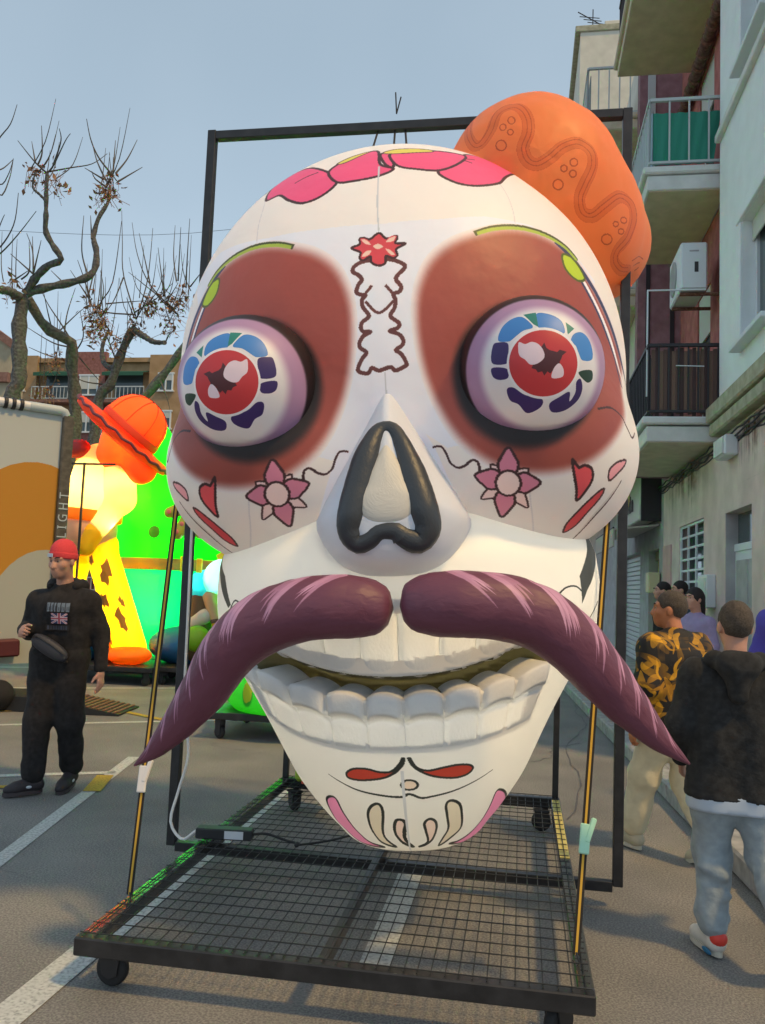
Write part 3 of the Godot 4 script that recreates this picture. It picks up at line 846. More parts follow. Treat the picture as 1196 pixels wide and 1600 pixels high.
func paint_bun(p: Painter) -> void:
	p.stroke(v2([0.3883, 0.3473, 0.3702, 0.3544, 0.3731, 0.4150, 0.3876, 0.4551, 0.4055, 0.4608, 0.4223, 0.4412, 0.4346, 0.4090, 0.4543, 0.3977, 0.4725, 0.4068, 0.4849, 0.4357, 0.4846, 0.4670, 0.4746, 0.4925, 0.4803, 0.5149, 0.4968, 0.5236, 0.5177, 0.5130, 0.5397, 0.4949, 0.5665, 0.4864, 0.5879, 0.4980, 0.5900, 0.5238, 0.5747, 0.5532, 0.5650, 0.5767, 0.5713, 0.5970, 0.5911, 0.6005, 0.6163, 0.5817, 0.6470, 0.5625, 0.6770, 0.5656, 0.6841, 0.5885, 0.6701, 0.6220, 0.6469, 0.6456, 0.6467, 0.6625, 0.6667, 0.6739, 0.6930, 0.6722]), 0.0205, c8(214, 104, 52))
	p.stroke(v2([0.3883, 0.3473, 0.3702, 0.3544, 0.3731, 0.4150, 0.3876, 0.4551, 0.4055, 0.4608, 0.4223, 0.4412, 0.4346, 0.4090, 0.4543, 0.3977, 0.4725, 0.4068, 0.4849, 0.4357, 0.4846, 0.4670, 0.4746, 0.4925, 0.4803, 0.5149, 0.4968, 0.5236, 0.5177, 0.5130, 0.5397, 0.4949, 0.5665, 0.4864, 0.5879, 0.4980, 0.5900, 0.5238, 0.5747, 0.5532, 0.5650, 0.5767, 0.5713, 0.5970, 0.5911, 0.6005, 0.6163, 0.5817, 0.6470, 0.5625, 0.6770, 0.5656, 0.6841, 0.5885, 0.6701, 0.6220, 0.6469, 0.6456, 0.6467, 0.6625, 0.6667, 0.6739, 0.6930, 0.6722]), 0.0190, c8(228, 120, 58))
	p.stroke(v2([0.3920, 0.3457, 0.3740, 0.3524, 0.3811, 0.4209, 0.3909, 0.4513, 0.4017, 0.4536, 0.4175, 0.4348, 0.4302, 0.4002, 0.4526, 0.3862, 0.4752, 0.3990, 0.4896, 0.4341, 0.4893, 0.4686, 0.4793, 0.4937, 0.4841, 0.5123, 0.4963, 0.5188, 0.5151, 0.5090, 0.5379, 0.4901, 0.5683, 0.4805, 0.5935, 0.4940, 0.5961, 0.5235, 0.5798, 0.5544, 0.5704, 0.5767, 0.5754, 0.5940, 0.5893, 0.5965, 0.6127, 0.5785, 0.6469, 0.5576, 0.6863, 0.5599, 0.6939, 0.5861, 0.6781, 0.6223, 0.6538, 0.6469, 0.6538, 0.6608, 0.6695, 0.6695, 0.6900, 0.6672]), 0.0012, c8(186, 80, 42))
	p.stroke(v2([0.3868, 0.3479, 0.3685, 0.3552, 0.3694, 0.4117, 0.3861, 0.4567, 0.4071, 0.4640, 0.4242, 0.4437, 0.4365, 0.4128, 0.4549, 0.4023, 0.4713, 0.4095, 0.4828, 0.4362, 0.4826, 0.4663, 0.4726, 0.4921, 0.4785, 0.5160, 0.4971, 0.5257, 0.5186, 0.5147, 0.5407, 0.4967, 0.5659, 0.4888, 0.5856, 0.4996, 0.5875, 0.5238, 0.5723, 0.5528, 0.5628, 0.5768, 0.5694, 0.5984, 0.5920, 0.6023, 0.6181, 0.5830, 0.6474, 0.5646, 0.6735, 0.5677, 0.6802, 0.5895, 0.6671, 0.6216, 0.6442, 0.6450, 0.6437, 0.6632, 0.6653, 0.6760, 0.6944, 0.6744]), 0.0012, c8(190, 84, 44))
	p.stroke(v2([0.4647, 0.4381, 0.4634, 0.4422, 0.4605, 0.4440, 0.4570, 0.4428, 0.4543, 0.4390, 0.4533, 0.4339, 0.4546, 0.4295, 0.4576, 0.4277, 0.4612, 0.4291, 0.4638, 0.4331]), 0.0019, c8(188, 84, 44), true)
	p.stroke(v2([0.4495, 0.4471, 0.4483, 0.4507, 0.4455, 0.4521, 0.4422, 0.4508, 0.4395, 0.4471, 0.4386, 0.4424, 0.4397, 0.4386, 0.4426, 0.4372, 0.4460, 0.4387, 0.4486, 0.4425]), 0.0019, c8(188, 84, 44), true)
	p.stroke(v2([0.4607, 0.4615, 0.4597, 0.4645, 0.4573, 0.4658, 0.4545, 0.4649, 0.4523, 0.4622, 0.4516, 0.4587, 0.4526, 0.4557, 0.4550, 0.4543, 0.4578, 0.4552, 0.4600, 0.4580]), 0.0019, c8(188, 84, 44), true)
	p.stroke(v2([0.4483, 0.4832, 0.4464, 0.4881, 0.4420, 0.4902, 0.4366, 0.4885, 0.4324, 0.4836, 0.4309, 0.4774, 0.4328, 0.4723, 0.4374, 0.4704, 0.4428, 0.4723, 0.4469, 0.4772]), 0.0019, c8(188, 84, 44), true)
	p.stroke(v2([0.3312, 0.3773, 0.3277, 0.3799, 0.3243, 0.3826, 0.3238, 0.3873, 0.3239, 0.3873, 0.3260, 0.3857, 0.3293, 0.3832, 0.3325, 0.3807, 0.3346, 0.3791, 0.3334, 0.3760]), 0.0019, c8(188, 84, 44), true)
	p.stroke(v2([0.3563, 0.3618, 0.3540, 0.3630, 0.3514, 0.3645, 0.3507, 0.3686, 0.3504, 0.3689, 0.3516, 0.3682, 0.3538, 0.3669, 0.3562, 0.3655, 0.3580, 0.3645, 0.3575, 0.3612]), 0.0019, c8(188, 84, 44), true)
	p.stroke(v2([0.5630, 0.5198, 0.5615, 0.5236, 0.5580, 0.5262, 0.5538, 0.5265, 0.5506, 0.5244, 0.5495, 0.5208, 0.5509, 0.5170, 0.5544, 0.5145, 0.5585, 0.5142, 0.5618, 0.5162]), 0.0019, c8(188, 84, 44), true)
	p.stroke(v2([0.5444, 0.5306, 0.5432, 0.5336, 0.5405, 0.5355, 0.5372, 0.5356, 0.5346, 0.5338, 0.5337, 0.5308, 0.5347, 0.5279, 0.5375, 0.5260, 0.5408, 0.5259, 0.5434, 0.5276]), 0.0019, c8(188, 84, 44), true)
	p.stroke(v2([0.5600, 0.5383, 0.5587, 0.5415, 0.5557, 0.5436, 0.5521, 0.5438, 0.5492, 0.5420, 0.5481, 0.5389, 0.5493, 0.5357, 0.5523, 0.5336, 0.5560, 0.5334, 0.5589, 0.5352]), 0.0019, c8(188, 84, 44), true)
	p.stroke(v2([0.5374, 0.5558, 0.5357, 0.5604, 0.5314, 0.5631, 0.5262, 0.5630, 0.5220, 0.5601, 0.5205, 0.5556, 0.5222, 0.5511, 0.5264, 0.5483, 0.5316, 0.5484, 0.5358, 0.5512]), 0.0019, c8(188, 84, 44), true)
	p.stroke(v2([0.6648, 0.5965, 0.6632, 0.5996, 0.6593, 0.6021, 0.6546, 0.6030, 0.6507, 0.6020, 0.6492, 0.5995, 0.6506, 0.5966, 0.6543, 0.5942, 0.6592, 0.5932, 0.6632, 0.5941]), 0.0019, c8(188, 84, 44), true)
	p.stroke(v2([0.6432, 0.6061, 0.6422, 0.6086, 0.6392, 0.6104, 0.6356, 0.6110, 0.6325, 0.6100, 0.6312, 0.6079, 0.6322, 0.6055, 0.6351, 0.6037, 0.6388, 0.6031, 0.6419, 0.6040]), 0.0019, c8(188, 84, 44), true)
	p.stroke(v2([0.6578, 0.6151, 0.6567, 0.6178, 0.6534, 0.6199, 0.6492, 0.6206, 0.6457, 0.6196, 0.6441, 0.6174, 0.6451, 0.6147, 0.6484, 0.6127, 0.6526, 0.6119, 0.6562, 0.6128]), 0.0019, c8(188, 84, 44), true)
	p.stroke(v2([0.6309, 0.6308, 0.6294, 0.6355, 0.6243, 0.6389, 0.6175, 0.6396, 0.6117, 0.6374, 0.6090, 0.6331, 0.6104, 0.6285, 0.6154, 0.6252, 0.6221, 0.6245, 0.6280, 0.6266]), 0.0019, c8(188, 84, 44), true)
	p.stroke(v2([0.6962, 0.6547, 0.7215, 0.6426, 0.7466, 0.6393]), 0.0014, c8(176, 70, 34))
	p.stroke(v2([0.7099, 0.6620, 0.7356, 0.6494]), 0.0014, c8(176, 70, 34))
	p.stroke(v2([0.7248, 0.6672, 0.7360, 0.6575]), 0.0014, c8(176, 70, 34))

const CRANIUM := [[Vector3(0.0000, 0.4500, -0.1000), Vector3(1.16, 1.2, 1.0)], [Vector3(0.5600, -0.0550, 0.2400), Vector3(0.565, 0.485, 0.68)], [Vector3(-0.5600, -0.0550, 0.2400), Vector3(0.565, 0.485, 0.68)]]
const JAW_W := [0.3, 0.72, 0.86, 0.915, 0.93, 0.935, 0.925, 0.89, 0.83, 0.765, 0.7, 0.64, 0.585, 0.53, 0.46, 0.38, 0.275, 0.0]
const JAW_D := [0.3, 0.6, 0.72, 0.78, 0.81, 0.825, 0.83, 0.83, 0.825, 0.815, 0.8, 0.78, 0.745, 0.695, 0.63, 0.54, 0.41, 0.0]
const BUN := [[Vector3(0.7395, 1.4250, -0.1200), Vector3(0.475, 0.51, 0.48)], [Vector3(1.0204, 1.2701, -0.3000), Vector3(0.315, 0.34, 0.35)], [Vector3(0.8905, 1.2838, -0.2000), Vector3(0.385, 0.42, 0.42)], [Vector3(1.1259, 1.2658, -0.4400), Vector3(0.262, 0.285, 0.26)]]
const SKULL_AT := Vector3(-0.6192, 2.2305, -4.2800)
const MOUSTACHE_R := [0.040, -0.723, 1.170, 0.047, -0.723, 1.170, 0.059, -0.724, 1.170, 0.078, -0.722, 1.175, 0.107, -0.723, 1.180, 0.152, -0.722, 1.185, 0.213, -0.724, 1.195, 0.288, -0.727, 1.200, 0.404, -0.740, 1.180, 0.544, -0.786, 1.140, 0.671, -0.886, 1.100, 0.775, -1.010, 1.060, 0.880, -1.142, 1.020, 0.982, -1.258, 1.000, 1.048, -1.318, 1.000, 1.088, -1.352, 1.000]
const MOUSTACHE_RR := [0.0047, 0.0402, 0.0662, 0.0873, 0.1036, 0.1151, 0.1217, 0.1238, 0.1224, 0.1196, 0.1144, 0.0993, 0.0787, 0.0465, 0.0208, 0.0039]
const MOUSTACHE_L := [0.016, -0.734, 1.170, 0.009, -0.734, 1.170, -0.003, -0.733, 1.170, -0.022, -0.730, 1.175, -0.050, -0.729, 1.180, -0.095, -0.725, 1.185, -0.148, -0.721, 1.195, -0.219, -0.718, 1.200, -0.356, -0.731, 1.180, -0.513, -0.786, 1.140, -0.638, -0.887, 1.100, -0.735, -1.017, 1.060, -0.850, -1.143, 1.020, -0.957, -1.250, 1.000, -1.010, -1.291, 1.000, -1.049, -1.318, 1.000]
const MOUSTACHE_RL := [0.0047, 0.0402, 0.0663, 0.0851, 0.1016, 0.1111, 0.1157, 0.1182, 0.1199, 0.1178, 0.1104, 0.0950, 0.0711, 0.0403, 0.0189, 0.0041]
const UPPER_TEETH := [-0.645, -0.498, -0.343, -0.166, 0.012, 0.197, 0.367, 0.534, 0.668]
const LOWER_TEETH := [-1.06, -0.866, -0.615, -0.376, -0.155, 0.019, 0.218, 0.422, 0.624, 0.861]

const TREE_A_AT := Vector3(-9.84, 0.00, -15.00)
const TREE_A_LIMBS := [[[-0.05, 2.75, 0.00, -0.17, 4.96, 0.00, -0.06, 5.28, 0.00, -0.08, 5.80, 0.00, -0.14, 6.46, 0.00, -0.10, 7.01, 0.00], 0.17, 0.125], [[-0.10, 7.01, 0.00, -0.14, 7.03, 0.40, -0.20, 6.95, 0.80, -0.20, 6.96, 1.20], 0.1, 0.05], [[-0.04, 7.13, 0.00, 0.17, 7.38, 0.09, 0.49, 7.61, 0.18, 0.82, 7.70, 0.26, 0.68, 7.95, 0.35, 0.56, 8.20, 0.44, 0.60, 8.44, 0.53, 0.63, 8.72, 0.61, 0.66, 9.24, 0.70], 0.085, 0.03], [[-0.04, 7.13, 0.00, 0.27, 7.27, -0.10, 0.78, 7.41, -0.20, 1.10, 7.56, -0.30, 1.18, 7.80, -0.40, 1.12, 8.18, -0.50, 0.98, 8.52, -0.60, 1.01, 8.98, -0.70, 1.13, 9.33, -0.80, 1.11, 9.76, -0.90], 0.09, 0.03], [[0.50, 8.83, 0.40, 0.39, 8.94, 0.47, 0.27, 9.07, 0.53, 0.35, 9.34, 0.60], 0.028, 0.014], [[-1.54, 6.73, 0.80, -0.90, 7.22, 0.80, -0.46, 7.65, 0.80, -0.62, 8.61, 0.80, -0.63, 9.52, 0.80], 0.09, 0.03]]
const TREE_A_TWIGS := [[0.28, 9.55, 0.12, 0.51, 9.61, 0.28, 0.83, 10.02, 0.44, 1.02, 10.08, 0.59], [0.41, 9.71, 0.12, 0.75, 10.01, 0.46, 0.91, 10.07, 0.80], [0.20, 9.63, -0.02, 0.16, 9.67, 0.34, -0.02, 9.94, 0.69], [0.07, 9.74, 0.20, -0.46, 10.55, -0.42], [-0.09, 9.88, -0.13, 0.01, 10.12, -0.09, -0.03, 10.67, -0.06], [0.05, 9.77, -0.24, 0.48, 9.92, -0.39, 0.86, 10.07, -0.55, 1.10, 10.36, -0.70], [1.74, 9.41, 0.21, 1.51, 9.70, 0.35, 1.40, 9.99, 0.49, 1.36, 10.34, 0.63], [1.58, 9.34, 0.15, 1.20, 9.90, -0.14, 0.89, 10.49, -0.43], [1.54, 9.69, -0.19, 1.11, 10.80, -0.98], [1.62, 9.63, -0.15, 1.73, 10.04, -0.37, 1.80, 10.57, -0.60], [1.85, 9.27, 0.19, 2.03, 9.51, 0.02, 2.18, 9.73, -0.15], [1.47, 9.42, 0.02, 1.20, 9.53, 0.30], [1.63, 9.17, 0.22, 1.48, 9.26, 0.37, 1.49, 9.33, 0.53], [0.21, 7.45, 0.20, 0.05, 7.99, 0.04, -0.22, 8.43, -0.13], [-0.03, 7.61, -0.17, -0.48, 8.63, -0.73], [0.02, 7.60, -0.10, 0.24, 8.19, 0.07], [0.14, 7.49, 0.09, -0.57, 8.03, -0.17], [-0.07, 7.36, 0.16, 0.08, 7.55, 0.14, 0.02, 8.13, 0.13], [-0.34, 7.41, -0.01, 0.19, 7.48, 0.32], [1.40, 7.37, 0.24, 1.01, 8.03, -0.14, 0.77, 8.95, -0.53], [1.38, 8.14, 0.17, 0.88, 8.98, -0.60], [-1.27, 10.00, -0.07, -0.92, 10.45, -0.03, -0.67, 10.70, 0.02, -0.53, 11.08, 0.06], [-1.37, 9.96, -0.23, -1.18, 10.00, -0.48, -1.07, 10.36, -0.74], [-1.31, 9.80, -0.15, -0.82, 9.43, -0.02, -0.55, 9.59, 0.12, -0.38, 9.81, 0.26], [-1.02, 9.48, 0.22, -0.69, 9.11, 0.14, -0.57, 9.51, 0.06, -0.58, 9.98, -0.03], [-1.03, 7.92, 0.01, -0.59, 8.03, 0.16, -0.22, 8.43, 0.31, -0.08, 9.00, 0.45], [-0.94, 7.76, 0.12, -0.49, 7.85, 0.28, -0.03, 8.15, 0.44, 0.43, 8.54, 0.60], [-1.19, 7.78, -0.23, -0.65, 8.52, 0.12, -0.32, 8.55, 0.48]]
const TREE_A_CLUMPS := [[1.64, 9.28, 0.10], [1.57, 9.11, 0.10], [0.49, 9.44, 0.10], [0.02, 9.57, 0.10], [-0.29, 7.25, 0.10]]
const TREE_B_AT := Vector3(-9.58, 0.00, -17.00)
const TREE_B_LIMBS := [[[-0.03, 1.55, 0.00, -0.06, 3.48, 0.16, -0.03, 5.13, 0.32, -0.02, 5.66, 0.48, -0.01, 6.00, 0.64, 0.07, 6.38, 0.80, 0.08, 6.50, 0.96, -0.13, 6.56, 1.12, -0.33, 6.72, 1.28, -0.48, 7.01, 1.44, -0.53, 7.16, 1.60], 0.17, 0.1]]
const TREE_B_TWIGS := [[-0.50, 6.82, -0.08, -0.73, 7.17, -0.02, -1.04, 7.60, 0.04, -1.27, 8.03, 0.10], [-0.94, 6.97, -0.08, -0.88, 7.30, 0.26, -0.82, 7.69, 0.60], [-0.87, 6.94, -0.09, -0.48, 7.46, -0.24, -0.27, 7.73, -0.39], [-0.48, 6.60, -0.21, -0.22, 6.23, -0.49, -0.03, 5.97, -0.77], [-0.26, 6.54, 0.25, -0.89, 6.73, -0.02, -1.76, 7.20, -0.29], [-0.47, 6.79, 0.24, -0.42, 7.29, 0.27, -0.25, 7.86, 0.30], [-0.43, 6.32, -0.13, -1.00, 6.45, -0.06, -1.44, 6.62, 0.02], [-0.33, 6.51, -0.02, -0.20, 6.89, -0.08, -0.36, 7.50, -0.15], [0.02, 7.67, 0.21, -0.90, 8.60, -0.54], [-0.01, 7.70, 0.17, -0.02, 8.66, -0.13, -0.12, 8.74, -0.42], [0.07, 7.66, 0.22, -0.07, 8.12, 0.33, -0.17, 8.44, 0.43], [-0.75, 8.09, -0.20, -1.24, 8.51, -0.30]]
const TREE_B_CLUMPS := [[0.01, 7.56, 0.10], [0.22, 7.30, 0.10], [0.38, 7.15, 0.10], [-0.75, 6.33, 0.10], [-0.96, 5.61, 0.10], [0.16, 6.98, 0.10]]
const TREE_C_AT := Vector3(-10.01, 0.00, -18.50)
const TREE_C_LIMBS := [[[0.00, 1.56, 0.00, -0.11, 5.44, 0.00, 0.21, 6.14, 0.00, 0.39, 6.77, 0.00, 0.54, 7.20, 0.00, 0.69, 7.49, 0.00], 0.19, 0.09], [[0.69, 7.49, 0.00, 1.08, 7.25, 0.20, 1.43, 7.05, 0.40, 1.80, 6.97, 0.60], 0.085, 0.05], [[0.31, 6.50, 0.00, -0.08, 6.70, -0.17, -0.25, 7.15, -0.33, -0.20, 7.64, -0.50], 0.07, 0.035]]
const TREE_C_TWIGS := [[0.82, 7.75, 0.17, 0.38, 8.83, 0.06, 0.24, 9.68, -0.05, 0.11, 10.53, -0.16], [0.86, 7.76, 0.25, 0.01, 7.84, 0.44, 0.42, 8.41, 0.63, 0.64, 9.81, 0.81], [0.77, 7.85, -0.02, 0.94, 8.55, -0.03, 0.99, 9.17, -0.04, 1.01, 10.00, -0.04], [1.80, 7.83, -0.01, 0.99, 8.63, -0.12, 0.56, 9.43, -0.23, 0.31, 10.30, -0.34], [0.96, 8.69, -0.18, 0.50, 10.03, -0.37], [1.53, 8.23, 0.23, 1.45, 8.84, 0.33, 1.40, 9.31, 0.43], [1.68, 8.68, -0.08, 1.42, 9.44, -0.41, 1.26, 10.37, -0.74], [1.82, 8.60, 0.14, 2.07, 9.65, 0.73], [2.03, 8.42, 0.14, 2.11, 9.02, 0.36, 2.21, 9.92, 0.58], [2.11, 8.48, 0.08, 2.57, 8.70, 0.50], [1.76, 7.93, 0.10, 0.35, 9.00, -0.25], [1.54, 8.05, 0.13, 1.96, 8.44, 0.44], [0.80, 7.82, 0.22, 1.45, 8.15, 0.34, 1.84, 8.44, 0.46], [-0.19, 8.21, -0.24, 0.29, 8.23, -0.21, 0.99, 8.25, -0.17], [-0.18, 7.88, 0.09, -0.10, 8.41, 0.06, -0.24, 8.95, 0.03], [0.39, 8.74, 0.07, 0.29, 8.05, 0.31, 0.09, 7.55, 0.55], [1.56, 7.13, 0.07, 1.87, 7.32, 0.45], [0.67, 7.78, -0.07, 0.71, 8.10, 0.47], [0.80, 7.72, 0.09, 1.17, 7.93, 0.48, 1.55, 8.32, 0.86], [1.77, 7.85, 0.01, 1.35, 8.20, 0.03, 1.05, 8.55, 0.06], [0.16, 7.43, 0.17, 0.17, 7.59, 0.52, 0.25, 7.82, 0.87], [0.34, 6.74, 0.10, 0.05, 7.48, 0.27, -0.23, 8.05, 0.45], [-0.00, 6.18, -0.16, -0.47, 6.21, 0.06, -0.86, 6.43, 0.28]]
const TREE_C_CLUMPS := [[0.81, 7.56, 0.10], [1.66, 7.63, 0.10], [1.71, 8.05, 0.10], [1.10, 8.10, 0.10], [0.39, 7.17, 0.10], [1.17, 8.11, 0.10], [1.95, 8.31, 0.10]]
const TREE_D_AT := Vector3(-7.47, 0.00, -15.50)
const TREE_D_LIMBS := [[[0.00, 1.60, 0.00, -0.15, 4.82, -0.00, -0.00, 5.14, 0.00, 0.22, 5.40, 0.00, 0.47, 5.73, 0.00, 0.62, 5.95, -0.00, 0.81, 6.24, 0.00, 1.02, 6.57, 0.00], 0.14, 0.07]]
const TREE_D_TWIGS := [[0.66, 5.93, 0.08, 0.84, 6.45, -0.04], [0.38, 5.43, 0.14, 0.58, 5.09, 0.25, 0.71, 4.81, 0.36]]
const TREE_D_CLUMPS := []

# ---------------------------------------------------------------- the skull
func blob_r(o: Vector3, dir: Vector3, blobs: Array, q: float) -> float:    # how far a ray from o runs inside a soft union of ellipsoids
	var s := 0.0
	for b in blobs:
		var c: Vector3 = b[0]
		var r: Vector3 = b[1]
		var m := (o - c) / r
		var e := dir / r
		var A := e.dot(e)
		var B := m.dot(e)
		var D := B * B - A * (m.dot(m) - 1.0)
		if D > 0:
			s += pow(maxf(0.0, (-B + sqrt(D)) / A), q)
	return pow(s, 1.0 / q)

func star(o: Vector3, blobs: Array, q: float, rows: int, cols: int, span: float, mirror := 1.0, puff: FastNoiseLite = null, amp := 0.0, holes: Array = []) -> MB:    # print laid out by angle from the front
	var mb := MB.new()
	var pts := PackedVector3Array()
	var uv := PackedVector2Array()
	for i in rows + 1:
		var a := PI * pow(float(i) / rows, 0.9)
		for j in cols + 1:
			var b := TAU * j / cols
			var dir := Vector3(sin(a) * cos(b), sin(a) * sin(b), cos(a))
			var r := blob_r(o, dir, blobs, q)
			if puff:
				r += amp * puff.get_noise_3dv(dir)
			pts.append(o + dir * r)
			uv.append(Vector2(0.5, 0.5) + a / span * Vector2(cos(b) * mirror, -sin(b)))
	mb.grid(pts, rows + 1, cols + 1, uv, true, false)
	pierce(mb, holes)
	return mb

func cranium_mesh(holes: Array) -> MB:
	var f := Field.new()
	for b in CRANIUM:
		f.ball(b[0], b[1], Basis.IDENTITY, 0.18)
	var mb := MB.new()
	f.net(mb, 0.026)
	for k in mb.v.size():
		var p := mb.v[k]
		var g := Vector3(f.d(p + Vector3(0.004, 0, 0)) - f.d(p - Vector3(0.004, 0, 0)), f.d(p + Vector3(0, 0.004, 0)) - f.d(p - Vector3(0, 0.004, 0)), f.d(p + Vector3(0, 0, 0.004)) - f.d(p - Vector3(0, 0, 0.004))).normalized()
		mb.n[k] = g
		mb.v[k] = p - g * f.d(p)
		var q := (p - Vector3(0, 0.3, 0)).normalized()
		var a := acos(clampf(q.z, -1.0, 1.0))
		mb.u[k] = Vector2(0.5, 0.5) + a / TAU * Vector2(q.x, -q.y).normalized()
	pierce(mb, holes)
	return mb

func pierce(mb: MB, holes: Array) -> void:      # the cloth is cut away where a smaller cushion is sewn on, so that they share their air and light: [centre, radii]
	if holes.is_empty():
		return
	var keep := PackedInt32Array()
	for k in range(0, mb.ix.size(), 3):
		var c := (mb.v[mb.ix[k]] + mb.v[mb.ix[k + 1]] + mb.v[mb.ix[k + 2]]) / 3.0
		var gone := false
		for h in holes:
			if ((c - h[0]) / h[1]).length() < 1.0:
				gone = true
				break
		if not gone:
			keep.append_array(PackedInt32Array([mb.ix[k], mb.ix[k + 1], mb.ix[k + 2]]))
	mb.ix = keep

func nose_z(o: Vector2) -> float:
	var a := atan2(o.y / 0.37, o.x / 0.3)
	var e := nose_edge(atan2(o.y, o.x))
	var q := minf(1.0, o.length() / maxf(e.length(), 0.01))
	return 0.76 + (0.335 - 0.24 * o.y) * pow(maxf(0.0, 1.0 - pow(q, 2.6)), 1.0 / 2.4)

func table(t: Array, y: float) -> float:      # a smooth curve through values every 0.1 m from y = -0.2 down
	var x := clampf((-0.2 - y) / 0.1, 0.0, t.size() - 1.001)
	var i := int(x)
	var f := x - i
	var p0: float = t[maxi(i - 1, 0)]
	var p1: float = t[i]
	var p2: float = t[i + 1]
	var p3: float = t[mini(i + 2, t.size() - 1)]
	return maxf(0.0, 0.5 * (2 * p1 + (p2 - p0) * f + (2 * p0 - 5 * p1 + 4 * p2 - p3) * f * f + (3 * p1 - p0 - 3 * p2 + p3) * f * f * f))

func jaw_p(phi: float, y: float, out: float) -> Vector3:
	var w := table(JAW_W, y)
	var c := cos(phi)
	var s := sin(phi)
	var e := jaw_e(y)
	return Vector3((w + out) * signf(s) * pow(absf(s), e), y, 0.1 + ((table(JAW_D, y) if c > 0 else w * 0.8) + out) * signf(c) * pow(absf(c), e))

func jaw_e(y: float) -> float:
	return 1.0 - 0.2 * smoothstep(0.85, 1.5, -y)

func upper_edge(phi: float) -> float: return -1.03 + 0.275 * phi * phi
func lower_edge(phi: float) -> float: return -1.068 + 0.14 * phi * phi

func fabric(c: Color, light := 0.5, rough := 0.5) -> StandardMaterial3D:
	var m := mat(c, rough)
	m.backlight_enabled = true
	m.backlight = Color(light, light, light)
	m.heightmap_enabled = true
	m.heightmap_texture = M.crease
	m.heightmap_scale = 0.1
	m.uv1_triplanar = false
	return m

func printed(p: Painter, light := 0.5, rough := 0.5) -> StandardMaterial3D:
	var m := mat(Color.WHITE, rough)
	m.albedo_texture = p.tex()
	m.backlight_enabled = true
	m.backlight = Color(light, light, light)
	return m

func lamp(at: Vector3, energy: float, c: Color, parent: Node, size := 0.1) -> void:
	var l := OmniLight3D.new()
	l.name = "lamp_light"
	l.position = at
	l.light_energy = energy
	l.light_color = c
	l.light_size = size
	l.omni_range = 12.0
	l.omni_attenuation = 2.0
	l.shadow_enabled = true
	parent.add_child(l, true)

